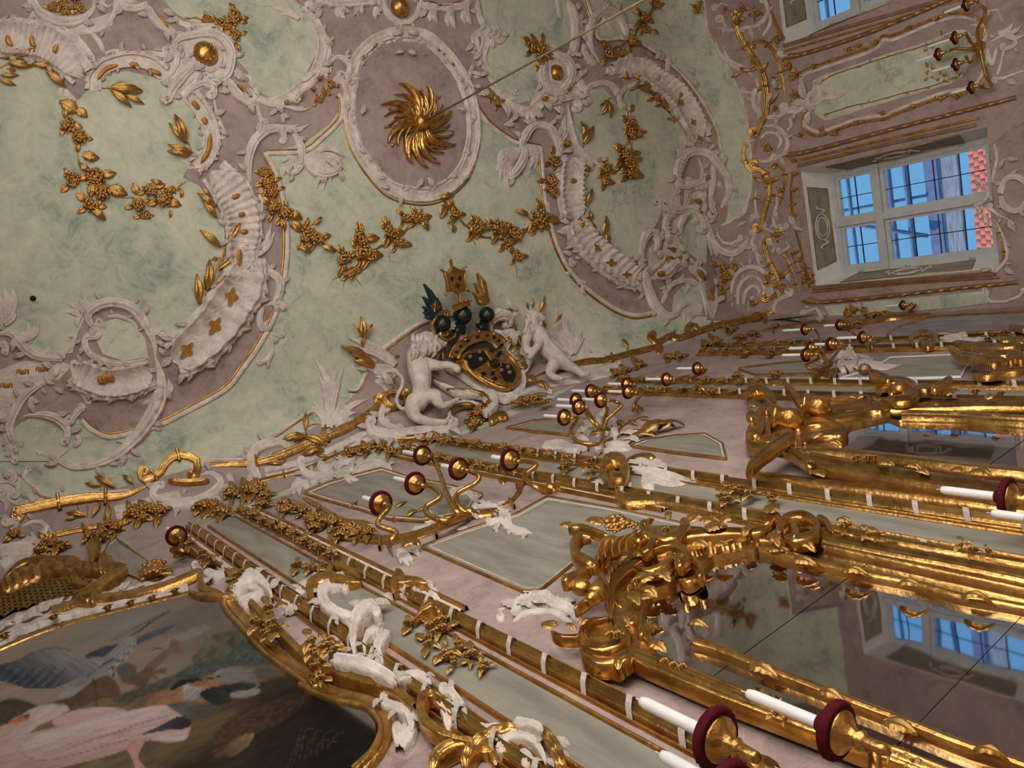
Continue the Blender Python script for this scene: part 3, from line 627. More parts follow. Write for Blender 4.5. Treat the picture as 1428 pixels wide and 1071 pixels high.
for run in ([(370, 430), (460, 380), (580, 340), (700, 300), (900, 240), (1060, 190)], [(400, 590), (560, 540), (640, 525), (800, 480), (960, 440), (1090, 390)]):
    o = MB(); band(o, T4(run), 1.8, 'round', 1, surf=EW, off=.012); o.build('leaf_stem', 'gold', t)
    for q in cr(T4(run), 9): put(random.choice(SLIM), q, random.uniform(-80, 60), 7, t, 'leaf', off=.014, surf=EW)
stucco('white stucco scroll and acanthus at the head of the garlanded green panel', [([(200, 570), (260, 575), (310, 545), (370, 530), (385, 480), (360, 430)], 26, (22, 1), (14, 1)), ([(330, 480), (300, 540), (330, 560)], 22, (14, 1), (12, -1)), ([(320, 640), (310, 600), (335, 570)], 18)], [((380, 510), [(470, 460), (540, 455), (440, 490)], 16, .1)], [(370, 440, -60, 60), (300, 520, 170, 70), (330, 590, 100, 60)], T4, EW)
stucco('white stucco scrolls at the foot of the garlanded green panel', [([(1150, 130), (1190, 130), (1205, 190), (1150, 230)], 26, None, (16, 1)), ([(1240, 230), (1300, 190), (1370, 180), (1385, 230), (1330, 250)], 26, None, (14, 1)), ([(1240, 250), (1265, 330), (1290, 240)], 20), ([(1280, 400), (1330, 400), (1400, 370), (1450, 360)], 18, (14, -1), None), ([(1240, 60), (1290, 50), (1320, 110)], 18, (10, -1), None), ([(1330, 240), (1310, 330), (1290, 390)], 16)], [((1300, 170), [(1420, 130), (1440, 180), (1380, 110)], 18, .15)], [(1220, 60, -80, 60), (1340, 410, 20, 60)], T4, EW)
stucco('white stucco wreath below the sill of the nearer window', [([(1310, 255), (1330, 190), (1380, 170), (1430, 190), (1455, 250), (1430, 320), (1380, 345), (1330, 320), (1312, 270)], 30, None, None, {'ruf': .25, 'taper': (0, 0)}), ([(1180, 250), (1200, 215), (1240, 225), (1245, 270), (1215, 300), (1180, 320), (1200, 340)], 24, None, (10, 1)), ([(1250, 330), (1300, 370), (1350, 390)], 20, (12, 1), None), ([(1230, 370), (1250, 420), (1240, 440)], 14, (10, -1), None)], [], [(1300, 130, -60, 60), (1350, 390, 60, 70), (1340, 80, 0, 60), (1290, 200, 200, 50)], T8, EW)
stucco('long slim white stucco scroll framing the sill corner of the nearer window', [([(1275, 0), (1290, 70), (1275, 150), (1265, 200)], 18), ([(1270, 390), (1300, 430), (1335, 520), (1340, 590), (1290, 650)], 20, None, (14, 1)), ([(1235, 750), (1230, 800), (1290, 815), (1380, 800), (1425, 760)], 16, (10, -1), (8, -1))], [], [(1260, 640, 170, 60), (1330, 640, 30, 60)], T8, EW)
rail([(1268, 400), (1295, 450), (1315, 520), (1322, 590), (1295, 640)], 13, 'gilt rod curving round the sill of the nearer window', None, None, (), T8, EW)
gp = T8([(400, 835), (900, 790), (1250, 755), (1240, 820), (1000, 850), (560, 880), (430, 885)])
tag(field(gp, 'dgreen', .01, 'corner_panel', None, EW), 'narrow green strip panel between the nearer window and the room corner', 'wall panel')

# ---- more gilt on the frieze over the windows
for k_, (q, r_) in enumerate((((160, 70), 9), ((180, 30), 8), ((215, 200), 7), ((330, 215), 8), ((352, 240), 8), ((352, 310), 8), ((265, 590), 8), ((300, 620), 6), ((260, 905), 8), ((310, 930), 7), ((205, 985), 8), ((320, 1030), 6), ((385, 900), 7), ((120, 30), 6), ((285, 350), 6))):
    where_ = ['on the long gilded bar head', 'under the farther window arris', 'between long bar and slim rod', 'left of the garlanded panel head', 'at the garlanded panel corner', 'below the garlanded panel corner', 'on the upright gilded bar', 'beside the thin gilded rod', 'on the stout corner bar', 'between the corner rods', 'inside the corner shell', 'in the corner volute', 'at the nearer casing corner', 'over the farther scroll', 'at the long bar foot'][k_]
    t = thing('gilded_blossom_knot', 'small gilded blossom knot ' + where_, 'ornament', SH(SS(q))[0][0]); cluster(t, SS(q)[0], r_, k_, 1, 1, 4, off=.02)
stucco('white stucco ruffle filling the frieze beside the slim gilded rod', [([(270, 330), (285, 400), (300, 430)], 12, None, (8, 1)), ([(180, 300), (205, 300), (225, 330)], 12, (8, 1), None), ([(330, 380), (335, 410), (320, 425)], 10), ([(220, 250), (232, 300), (228, 340)], 10)], [], [(280, 250, 80, 40), (270, 300, 100, 40), (225, 340, 60, 30), (290, 420, 40, 30), (190, 400, 200, 30)], SS)
stucco('white stucco ruffle filling the frieze beside the upright gilded bar', [([(225, 600), (215, 660), (225, 700)], 12, None, (8, 1)), ([(280, 600), (290, 650), (275, 720), (290, 740)], 12, None, (8, -1)), ([(245, 740), (280, 755), (320, 740)], 12, (8, 1), (8, -1)), ([(215, 790), (225, 840), (240, 880)], 10), ([(315, 780), (330, 800), (300, 820)], 12, None, (8, 1))], [], [(280, 680, 70, 40), (220, 690, 120, 40), (330, 700, 60, 40), (250, 780, 30, 40), (320, 880, 70, 40), (280, 800, 100, 30)], SS)
# ================================================================== CEILING
# painted stucco fields: lilac ground of the ornament, green mirrors inside it
LIL = [(-8, -8), (816, -8), (835, 55), (866, 54), (894, 62), (927, 83), (957, 111), (982, 146), (1000, 181), (1010, 219), (1017, 252), (1014, 300), (1004, 330), (1000, 370), (985, 392), (1000, 420), (985, 442), (950, 438),
       (914, 435), (887, 440), (861, 431), (831, 411), (801, 384), (778, 351), (764, 285), (758, 255), (757, 227), (753, 207), (720, 199), (700, 186), (680, 171), (664, 142), (640, 110), (570, 80), (500, 112), (477, 132), (475, 150), (460, 172), (425, 198), (395, 207), (366, 212),
       (378, 235), (390, 262), (398, 310), (399, 363), (391, 411), (383, 441), (365, 477), (340, 512), (315, 543), (265, 570), (219, 593), (189, 602), (151, 608), (121, 596), (104, 578), (60, 574), (30, 588), (12, 604), (-8, 604)]
field(LIL, 'lilac', .004, 'lilac_field', ceil_o, grid=16)
GREEN = [
    np.vstack([[(-8, 80)], T1([(0, 330), (150, 350), (260, 390), (360, 480), (430, 560), (500, 480), (560, 420), (700, 395), (850, 430), (1040, 580), (1130, 680), (1140, 800), (1060, 890), (1010, 985)]), T5([(1090, 30), (1180, 120), (1240, 250), (1240, 400), (1190, 570), (1100, 730), (960, 870), (850, 860), (760, 730), (620, 680), (490, 720), (430, 850), (400, 960), (250, 980), (100, 900), (0, 820), (-40, 820)])]),
    T5([(520, 870), (540, 800), (640, 770), (740, 800), (800, 880), (820, 985), (680, 1005), (570, 970)]),
    [(222, -8), (240, 16), (262, 30), (292, 36), (312, 52), (325, 80), (345, 100), (352, 125), (375, 136), (392, 137), (425, 106), (441, 75), (441, 38), (425, 15), (402, -8)],
    [(668, -8), (676, 35), (688, 52), (676, 85), (678, 108), (700, 125), (725, 144), (742, 140), (750, 120), (757, 95), (775, 70), (794, 60), (798, 40), (786, -8)],
    np.vstack([T3([(560, 500), (640, 490), (690, 550), (735, 600), (770, 490), (860, 490), (1000, 600), (1100, 760), (1090, 830), (1050, 900), (1040, 1000)]), T7([(1040, 0), (970, 140), (930, 260), (860, 320), (850, 430), (760, 470), (640, 370), (560, 230), (520, 100), (520, 0)]), T3([(530, 940), (600, 920), (540, 840), (470, 740), (480, 620)])]),
    T3([(620, 205), (600, 130), (640, 100), (690, 110), (730, 160), (760, 210)]),
    T7([(1080, 210), (1100, 190), (1190, 250), (1230, 320), (1240, 420), (1200, 470), (1100, 400), (1070, 330)]),
    T7([(1030, 640), (1080, 590), (1150, 600), (1190, 680), (1180, 750), (1100, 760), (1020, 740)]),
    T7([(890, 380), (930, 340), (950, 390), (930, 470), (890, 490)]),
    T5([(-40, 1480), (100, 1440), (250, 1430), (360, 1470), (380, 1500), (300, 1560), (100, 1560), (-40, 1560)]),
]
for g in GREEN: field(g, 'green', .009, 'green_field', ceil_o, grid=14)
for g in (T1([(860, 460), (900, 330), (970, 215), (1090, 185), (1210, 190), (1290, 300), (1290, 400), (1240, 450), (1170, 470), (1050, 520), (990, 590), (930, 560)]),
          U1([(-30, 80), (100, 20), (300, 0), (400, 40), (330, 110), (200, 150), (100, 230), (60, 330), (-30, 330)]),
          T7([(960, 140), (1040, 0), (1240, 0), (1250, 200), (1190, 240), (1080, 200), (1060, 330), (1110, 480), (1000, 540), (880, 560), (860, 500), (960, 430), (985, 300)]),
          T3([(290, 350), (330, 310), (430, 310), (520, 430), (560, 520), (450, 560), (300, 600), (230, 600)]), T1([(180, 60), (260, 110), (420, 130), (560, 90), (640, 60), (620, 140), (510, 185), (430, 200), (260, 140), (150, 110)])): field(g, 'stucco', .0065, 'stucco_ground', ceil_o, grid=12)
def gilt_edge(label, px, w=6.5, side=1, **k):
    px = np.asarray(px, float); t = thing('gilt_edged_bead', label, 'moulding', SH(px[0])[0][0])
    o = MB(); band(o, px, w, 'round', .8, **k); o.build('white_bead', 'stucco', t)
    c = cr(px, max(8, len(px) * 3)); tg = np.gradient(c, axis=0); tg /= np.linalg.norm(tg, axis=1)[:, None]; nn = np.column_stack([-tg[:, 1], tg[:, 0]])
    o = MB(); band(o, c + nn * side * w * .62, w * .42, 'round', 1., off=.004); o.build('gilt_line', 'goldline', t)
    return t
gilt_edge('white and gilt moulding sweeping under the great ceiling cartouche with trefoil slots', np.vstack([T2([(120, 850)]), T6([(190, 0), (235, 240), (237, 450), (205, 640), (170, 760), (90, 910), (0, 1040)]), U1([(1250, 170), (1050, 285), (870, 375), (740, 410), (600, 435), (500, 390), (450, 340)])]), 8, 1)
gilt_edge('white and gilt moulding with right-angle corner beside the medallion and feather plume', T2([(125, 850), (330, 838), (430, 770), (530, 670), (545, 600), (540, 545), (520, 520)]), 7, -1)
gilt_edge('white and gilt moulding curving from the medallion to the second feather plume', T3([(-60, 600), (0, 680), (80, 745), (160, 790), (290, 818)]), 6, -1)
gilt_edge('short straight white and gilt moulding behind the grape garland', T3([(292, 815), (300, 900), (312, 1060), (330, 1190)]), 6, 1)
gilt_edge('white and gilt moulding sweeping under the cartouche beside the coat of arms', T7([(330, 130), (350, 260), (410, 430), (490, 550), (610, 655), (720, 725), (820, 755), (930, 735)]), 6.5, 1)
gilt_edge('white and gilt moulding round the cartouche flank facing the end wall', T3([(540, -20), (590, 130), (620, 218), (740, 212), (850, 240), (980, 330), (1100, 440), (1200, 580), (1270, 720), (1300, 880)]), 5.5, 1)
# ---- medallion
mc = np.array([577., 171.])
ring = lambda f, n=28: np.array([T2(p)[0] for p in ((870, 160), (1000, 180), (1110, 270), (1210, 400), (1270, 560), (1290, 740), (1260, 900), (1190, 1020), (1060, 1100), (920, 1105), (790, 1060), (680, 940), (600, 800), (565, 640), (570, 480), (600, 330), (680, 230), (780, 175))])
rg = ring(1); cm = rg.mean(0)
t = thing('oval_medallion', 'oval lilac ceiling medallion with white leafy rim around the gilded sunburst', 'medallion', SH(cm)[0][0])
field(cr(cm + (rg - cm) * .93, 40, True), 'lilac', .012, 'medallion_field', t, grid=12)
o = MB(); band(o, cm + (rg - cm) * .955, 16, 'cove', .55, closed=True, step=3); o.build('cove_ring', 'stucco', t)
o = MB(); band(o, cm + (rg - cm) * 1.0, 6, 'round', .9, closed=True); o.build('outer_bead', 'stucco', t)
o = MB(); band(o, cm + (rg - cm) * .86, 4.5, 'round', .9, closed=True, ruf=.35); o.build('inner_leafy_bead', 'stucco', t)
for a0, a1 in ((6, 10), (9.4, 14.2), (2.5, 4)):
    ii = np.linspace(a0, a1, 14); q = cr(np.vstack([rg, rg[:1], rg[1:2]]), 19 * 20)[np.clip((ii * 20).astype(int), 0, 379)]; o = MB(); band(o, cm + (q - cm) * 1.05, 2.6, 'round', 1); o.build('gilt_line', 'goldline', t)
for (x, y, a) in ((705, 268, -40), (640, 340, -60), (1050, 275, 30), (1130, 350, 40)): put(SLIM[1], T2((x, y))[0], a, 9, t, 'gold_inset', off=.03)
for k, q in enumerate(cr(cm + (rg - cm) * .83, 30, True)):
    d = q - cm; a = math.degrees(math.atan2(d[1], d[0])); put(random.choice(WLEAF), q + d / np.linalg.norm(d) * 4, a + (70 if k % 2 else -70), 12, t, 'stucco_leaf', off=.01)
for (x, y, a, s) in ((880, 290, 170, 50), (900, 290, 20, 50), (870, 180, 160, 60), (900, 180, 20, 60), (640, 640, -70, 60), (1220, 620, 200, 50), (950, 1040, -60, 60), (1040, 1040, -120, 60), (860, 1090, 100, 50), (1200, 1000, -40, 50), (800, 1040, 180, 50), (700, 900, -120, 40)): put(random.choice(WLEAF), T2((x, y))[0], a, s / 3.967, t, 'stucco_leaf', off=.03)
# ---- gilded sunburst
ctr = T2((965, 690))[0]
t = thing('gilded_sunburst', 'gilded sunburst of whirling acanthus leaves at the centre of the oval medallion', 'rosette', SH(ctr)[0][0])
for k, (x, y, w) in enumerate(((880, 455, 24), (1030, 490, 22), (1140, 640, 20), (1150, 820, 22), (1050, 920, 22), (900, 905, 24), (780, 770, 22), (770, 560, 22), (1100, 600, 18), (985, 940, 16), (830, 640, 18))):
    tip = T2((x, y))[0]; d = tip - ctr; nn = np.array([-d[1], d[0]]); o = MB()
    for sg, wd, sh in ((0, w, 1), (.5, w * .7, .86), (-.5, w * .7, .8), (.9, w * .5, .62), (-.9, w * .5, .6)):
        dd = d * sh + nn * .16 * sg; band(o, [ctr + d * .12, ctr + dd * .5 + nn * (.13 + .05 * sg), ctr + dd * .85 + nn * (.03 + .08 * sg), ctr + dd + nn * (-.12 + .2 * sg)], np.array([wd * .45, wd, wd * .7, wd * .3]) / 3.967 * 1.3, 'blade', .9, taper=(0, .3), off=.02, step=2.5, lift=.03)
    o.build('acanthus_leaf', 'gold', t)
for k in range(11):
    a = k * 2 * math.pi / 11 + .2; o = MB(); d = np.array([math.cos(a), math.sin(a)])
    for i in range(5): P, N = SH(ctr + d * (33 + i * 3.6), .02); o.add(*ico(.012 + .004 * math.sin(i * 2), P[0], 6, 4))
    o.build('bead_spray', 'gold', t, kind='stuff')
P, N = SH(ctr); o = MB(); lathe(o, P[0], [(.0, -.13), (.05, -.12), (.075, -.09), (.06, -.06), (.1, -.03), (.11, 0)], 20); o.build('hub', 'gold', t)
o = MB(); P2 = P[0] + np.array([0, 0, -.12]); tube3(o, [P2, P2 - np.array([0, 0, 4.6])], .0095, 3, 6); tag(o.build('chandelier_rope', 'rope'), 'taut brown rope hanging down from the gilded sunburst hub', 'rope')
# ---- shell bands: broad concave borders with gilt slots
def shell(label, V_, run, w, slots=(), edge=1, flute=14, name='stucco_shell_border', prof='cove', hk=.62, out=1, extra=(), leaves=(), slotw=.3):
    px = V_(run); ww = np.asarray(w) / V_.k; t = thing(name, label, 'ornament', SH(px[0])[0][0])
    o = MB(); band(o, px, ww, prof, hk, flute=flute, famp=.24, step=2.5, m=13, taper=(.1, .1)); o.build('shell_band', 'stucco', t)
    c = cr(px, max(12, len(px) * 4)); tg = np.gradient(c, axis=0); tg /= np.linalg.norm(tg, axis=1)[:, None]; nn = np.column_stack([-tg[:, 1], tg[:, 0]]); wm = np.interp(np.linspace(0, 1, len(c)), np.linspace(0, 1, len(px)), np.broadcast_to(ww, (len(px),)))
    for sg in (-1, 1):
        o = MB(); band(o, c + nn * sg * (wm * .5)[:, None], wm.mean() * (.3 if sg == out else .17), 'rib', 1., ruf=.28 if sg == out else .0, step=2.6, off=.015); o.build('ruffled_edge' if sg == out else 'plain_edge', 'stucco', t)
    for s in slots:
        q = V_(s); ps = np.linalg.norm(SH(q[:1])[0][0] - EYE) / FPX; ch = (.34 if prof == 'cove' else .62) * min(hk * wm.mean() * .5 * ps, .16) + .012
        if len(q) == 4:
            c4 = q.mean(0); ax = q[3] - q[0]; L4 = np.linalg.norm(ax) * .62; ax = ax / np.linalg.norm(ax); ay = np.array([-ax[1], ax[0]]); th = np.linspace(0, 2 * math.pi, 25)[:-1]
            pl = np.array([c4 + (ax * math.cos(a) * L4 * 1.0 + ay * math.sin(a) * L4 * .72) * (.78 + .26 * math.cos(4 * a)) for a in th]); field(pl, 'ochre', ch + .006, 'gilt_slot', t, grid=4)
            o = MB(); band(o, pl, 1.6, 'round', .8, closed=True, off=ch, step=2); o.build('slot_rim', 'stucco', t)
        else: o = MB(); band(o, q, wm.mean() * slotw * 1.15, 'round', .3, taper=(.2, .2), off=ch, step=2); o.build('gilt_slot', 'ochre', t)
    for i in range(2, len(c) - 1, 2):
        for sg in ((out,) if i % 4 else (out, -out)):
            dv = tg[i] * (1 if i % 3 else -.6) + nn[i] * sg * .9; put(WLEAF[i % 3], c[i] + nn[i] * sg * wm[i] * .5, math.degrees(math.atan2(dv[1], dv[0])), wm.mean() * .3 + 2.5, t, 'stucco_leaf', off=.02)
    for e in extra: o = MB(); scroll(o, V_(e[0]), e[1] / V_.k, e[2] and (e[2][0] / V_.k, e[2][1]), e[3] and (e[3][0] / V_.k, e[3][1]), 'rib', 1); o.build('scroll', 'stucco', t)
    for (x, y, a, s) in leaves: put(random.choice(WLEAF), V_((x, y))[0], a, s / V_.k, t, 'stucco_leaf', off=.015)
    return t
def tref(x, y, a, s=26):
    s = s * 1.35
    a = math.radians(a); d = np.array([math.cos(a), math.sin(a)]); n_ = np.array([-d[1], d[0]]); p = np.array([x, y])
    return [p - d * s * 1.15 + n_ * s * .35, p - d * s * .3 - n_ * s * .1, p + d * s * .3 + n_ * s * .1, p + d * s * 1.15 - n_ * s * .35]
shell('broad white shell border with three trefoil slots on the great ceiling cartouche', T5, [(1345, 440), (1335, 580), (1270, 680), (1180, 810), (1040, 945), (950, 1000)], [170, 210, 230, 230, 210, 160], [tref(1270, 650, -60), tref(1180, 810, -40), tref(1025, 945, -35)], out=-1, flute=9, extra=[([(1380, 380), (1400, 470), (1390, 540)], 45, None, (22, 1)), ([(960, 930), (1060, 830), (1160, 720), (1230, 600)], 30, None, None)], leaves=[(1410, 540, -30, 60), (1350, 720, 30, 60), (1250, 860, 40, 60), (1150, 960, 60, 50), (1300, 380, -110, 50)], slotw=.26)
shell('fluted white shell border with four gilt pegs on the great ceiling cartouche', T5, [(1170, -40), (1260, 60), (1320, 170), (1340, 290), (1330, 400), (1335, 520)], [130, 170, 175, 165, 140, 120], [[(1275, 105), (1320, 90)], [(1310, 200), (1350, 195)], [(1325, 295), (1365, 290)], [(1320, 390), (1315, 480)]], out=-1, flute=16, extra=[([(1440, 0), (1440, 130), (1425, 260), (1370, 370)], 50, None, (24, 1))], leaves=[(1250, 180, 110, 60), (1270, 240, 100, 50)], slotw=.16)
shell('fluted white shell border with three crescent slots at the great cartouche shoulder', T1, [(-40, 225), (60, 222), (160, 228), (260, 258), (360, 325), (450, 430)], [170, 180, 180, 175, 160, 110], [[(40, 205), (45, 240), (70, 265)], [(175, 205), (175, 245), (195, 270)], [(315, 255), (300, 280), (310, 298)]], out=-1, flute=18, extra=[([(-40, 130), (60, 125), (160, 145), (270, 150), (370, 190), (440, 245), (500, 330)], 62, None, (16, 1)), ([(360, 500), (380, 550), (450, 560), (480, 500)], 34, (18, -1), None)], slotw=.15)
shell('flat white border arc with long gilt slots beside the fluted shell', T1, [(515, 500), (525, 430), (580, 370), (690, 335), (810, 345), (905, 410)], 72, [[(540, 440), (580, 390), (650, 363)], [(712, 358), (764, 368)], [(812, 388), (890, 418)]], out=-1, prof='flat', hk=.35, flute=0, extra=[([(500, 480), (520, 510), (560, 510)], 30, (16, 1), None), ([(560, 300), (640, 280), (730, 300), (830, 295), (910, 310)], 34, None, (26, -1))], leaves=[(660, 280, -70, 50), (690, 270, 150, 40), (800, 280, -120, 40), (910, 290, -60, 50)], slotw=.34)
shell('flat white border arc with gilt slots below the gilded shell cup', T1, [(1050, 530), (1110, 610), (1150, 690), (1165, 780), (1135, 870), (1070, 925)], 78, [[(1060, 560), (1098, 608)], [(1122, 652), (1138, 690)], [(1160, 742), (1150, 830), (1108, 905)]], out=-1, prof='flat', hk=.35, flute=0, extra=[([(1020, 900), (1050, 930), (1100, 930)], 30, (16, 1), None), ([(1180, 520), (1200, 640), (1240, 740)], 30, None, (18, 1))], leaves=[(1190, 640, -30, 60), (1210, 720, 30, 60), (1180, 500, -60, 40)], slotw=.3)
shell('white shell border with a double-lobed slot near the great cartouche foot', U1, [(840, 80), (720, 120), (580, 135), (450, 90), (400, 70)], [130, 150, 150, 140, 90], [[(545, 95), (560, 125), (580, 105), (610, 110), (625, 130)]], out=-1, flute=10, extra=[([(470, 170), (420, 110), (400, 40)], 36, None, (18, 1)), ([(330, 160), (400, 170), (460, 200), (480, 240)], 24, None, (10, -1))], leaves=[(640, 190, 100, 40), (760, 180, 60, 40)], slotw=.3)
stucco('stout twisted white stucco horn crossing the foot of the great cartouche', [([(850, -30), (880, 60), (890, 150), (870, 250), (810, 360), (740, 450), (640, 540), (520, 590), (400, 600), (300, 550), (210, 520)], [40, 70, 90, 90, 85, 75, 60, 45, 40, 35, 25], None, (12, -1), {'flute': 40, 'famp': .22, 'n': 'twisted_horn'}), ([(790, 250), (840, 230), (860, 180)], 30)], [((820, 400), [(690, 440), (640, 460), (660, 480)], 26, -.15), ((900, 200), [(950, 140), (930, 110)], 24, .2)], [(600, 580, 10, 60), (720, 500, 40, 70), (850, 380, 20, 50), (920, 220, -60, 50), (870, 70, 190, 60)], U1)
stucco('white stucco loop of shell and scroll inside the great cartouche', [([(530, 870), (470, 880), (490, 960), (600, 1015), (720, 1015), (830, 985)], 44, (22, -1), None), ([(540, 810), (500, 800), (490, 740), (560, 690), (650, 685), (740, 720), (800, 800), (850, 900), (860, 1000)], [26, 40, 50, 60, 60, 64, 66, 60, 50], (20, -1), None, {'flute': 30, 'famp': .2, 'ruf': .12}), ([(590, 760), (660, 760), (740, 800), (770, 900)], 24), ([(890, 860), (930, 880), (910, 960)], 36, (18, 1), None)], [((440, 760), [(460, 640), (430, 650), (380, 690), (370, 740), (430, 820)], 26, .2)], [(590, 800, 130, 40), (880, 930, 60, 60), (930, 900, 20, 60)], T5)
stucco('white stucco shell spray at the left rim of the great cartouche', [([(-20, 860), (60, 850), (120, 920), (200, 980), (330, 990)], [70, 70, 60, 50, 40], None, (14, -1), {'flute': 20, 'famp': .25, 'ruf': .15}), ([(0, 900), (30, 930), (20, 980)], 50), ([(250, 960), (330, 975), (400, 920), (400, 880)], 32, None, (14, -1))], [((20, 800), [(70, 600), (20, 600), (-20, 640), (80, 720), (70, 640)], 44, .12), ((120, 900), [(210, 790), (190, 800), (150, 790), (120, 840)], 26, .2), ((220, 980), [(290, 930), (270, 920)], 20, .2)], [(40, 760, -70, 60), (130, 840, -30, 50), (150, 920, -60, 60)], T5)
stucco('white stucco goose-neck scroll standing on the lilac ground at the cartouche foot', [([(130, 320), (220, 310), (310, 330), (370, 390), (365, 460)], [60, 60, 60, 50, 40], None, (12, 1)), ([(330, 110), (230, 140), (140, 200), (80, 290), (50, 380), (80, 460), (120, 480)], [50, 56, 60, 60, 56, 40, 26], None, (12, -1), {'flute': 14, 'famp': .2}), ([(400, 340), (410, 290), (450, 280)], 40, (20, 1), (12, -1)), ([(420, 420), (440, 460), (400, 490)], 30), ([(0, 300), (20, 400), (60, 500), (90, 560)], 32, None, (12, 1))], [((250, 90), [(330, 50), (310, 100), (300, 140)], 26, .2), ((170, 210), [(220, 240), (190, 270)], 22, .2)], [(110, 260, 190, 60), (230, 160, 60, 50), (300, 160, 30, 70), (40, 480, 120, 50)], U1)
for (x, y, lb) in ((40, 150, 'gilded ruffled shell inset at the left edge of the great cartouche'), (130, 75, 'gilded ruffled shell inset above the white goose-neck scroll'), (235, 60, 'smaller gilded ruffled shell beside the white stucco spray')):
    q = U1((x, y))[0]; t = thing('gilded_shell', lb, 'ornament', SH(q)[0][0])
    for k in range(5): o = MB(); a = -2 + k * .35; band(o, [q + 5 * np.array([math.cos(a + 3), math.sin(a + 3)]) + [k * 2.2 - 5, 3], q + [k * 3.4 - 8, -4], q + [k * 4 - 9, 7]], 4, 'round', 1, taper=(.2, .2), step=2); o.build('shell_rib', 'gold', t)
def garland(label, V_, stem, knots, rs, name='gilded_garland', gf=(1, 1, 4), tend=(), extra=(), sw=1.7):
    px = V_(stem); t = thing(name, label, 'garland', SH(px[0])[0][0]); o = MB(); band(o, px, sw, 'round', 1.1, off=.01, step=3); o.build('stem', 'gold', t)
    if len(px) > 2:
        c = cr(px, len(px) * 5); u = np.arange(len(c)); tg = np.gradient(c, axis=0); tg /= np.linalg.norm(tg, axis=1)[:, None]; o = MB(); band(o, c + np.column_stack([-tg[:, 1], tg[:, 0]]) * (np.sin(u * 1.1) * 2)[:, None], sw * .7, 'round', 1.1, off=.012, step=3); o.build('stem', 'gold', t)
    for k, (q, r_) in enumerate(zip(V_(knots), np.broadcast_to(rs, (len(knots),)))): cluster(t, q, r_ / V_.k * .8, k, *gf)
    for e in tend: o = MB(); band(o, V_(e), 1.3, 'round', 1.1, taper=(0, .5), step=2); o.build('tendril', 'gold', t)
    for (x, y, a, s) in extra: stalk(t, cr(px, 60), V_((x, y))[0]); put(random.choice(SLIM if name != 'gilded_garland' else LEAF), V_((x, y))[0], a, s / V_.k * (1.15 if name != 'gilded_garland' else .9), t, 'leaf', off=.01)
    return t
garland('gilded grape garland falling from the fluted shell inside the great cartouche', T1, [(430, 540), (400, 620), (400, 740), (430, 860), (470, 960), (560, 1060)], [(370, 690), (440, 760), (400, 1000), (520, 980), (560, 1060), (500, 1130)], [85, 85, 90, 105, 100, 90], tend=[[(380, 770), (320, 790), (270, 870)], [(640, 980), (700, 930)]], extra=[(430, 620, 210, 130), (420, 600, 40, 90), (450, 860, 10, 110), (500, 1150, 40, 120), (600, 1040, 20, 120)], gf=(2, 1, 4))
garland('gilded grape garland swagged to the white volute inside the great cartouche', T5, [(560, 40), (650, 90), (760, 110), (860, 120), (940, 80), (1030, 10)], [(760, 140), (830, 60), (900, 110), (800, 200), (940, 60)], [80, 80, 95, 60, 60], tend=[[(800, 250), (770, 280), (740, 320)], [(430, 100), (400, 160), (370, 210)]], extra=[(760, 90, -110, 80), (900, 30, 200, 80), (1000, 50, 90, 60), (940, 170, 90, 50), (600, 60, 20, 80)], gf=(2, 1, 3))
garland('gilded laurel branch climbing the inner rim of the great cartouche', T5, [(960, 870), (1080, 740), (1150, 620), (1220, 440), (1250, 320), (1230, 200), (1150, 80)], [(1150, 610), (1190, 440), (1235, 215)], [30, 30, 30], gf=(1, 0, 0), extra=[(1100, 700, -95, 150), (1140, 620, -85, 150), (1180, 600, -40, 100), (1200, 500, -40, 110), (1220, 380, -140, 130), (1250, 350, -55, 120), (1200, 220, -130, 110), (1190, 160, -140, 110), (1160, 100, 230, 60)], name='gilded_branch')
garland('gilded leafy branch lying along the fluted shell with crescent slots', T1, [(-20, 380), (60, 360), (170, 360), (250, 390), (310, 450), (360, 490)], [(70, 385)], [40], gf=(1, 0, 0), extra=[(20, 330, -30, 110), (90, 320, -20, 110), (40, 350, 10, 120), (180, 360, 5, 110), (250, 395, 40, 130), (0, 420, 0, 90), (-10, 440, 20, 90)], name='gilded_branch')
garland('gilded three-leaved sprig under the flat slotted border arc', T1, [(560, 485), (620, 500), (700, 540)], [], [], extra=[(600, 490, 5, 160), (610, 500, 40, 130), (690, 530, 25, 100)], name='gilded_sprig')
garland('gilded two-leaved sprig beside the slotted border below the shell cup', T1, [(1075, 870), (1040, 800), (1000, 740)], [], [], extra=[(1030, 800, -130, 130), (1020, 790, -110, 140), (1060, 850, -160, 120), (1050, 860, 190, 110)], name='gilded_sprig')
garland('gilded vine knot beside the gilded shell cup on the green mirror', T1, [(1020, 100), (1110, 110), (1220, 150), (1290, 230)], [(1140, 110), (1210, 130), (1290, 100), (1300, 200), (1250, 150)], [55, 70, 85, 70, 60], tend=[[(1110, 100), (1060, 90), (1030, 110)]], extra=[(1300, 240, 70, 70), (1280, 80, -80, 60), (1320, 110, -10, 60)])
garland('heavy gilded grape bunch in the white bowl at the ceiling corner', T1, [(250, 20), (340, 50), (440, 40)], [(290, 40), (360, 60), (430, 40), (350, 20), (450, 60)], [55, 65, 60, 50, 40], extra=[(380, 0, -10, 80), (360, 80, 80, 50)], gf=(2, 1, 3))
garland('gilded grape garland hanging down behind the corner moulding', T2, [(110, 920), (130, 1000), (150, 1080)], [(110, 960), (130, 1010), (150, 1060)], [65, 75, 70], gf=(2, 1, 3))
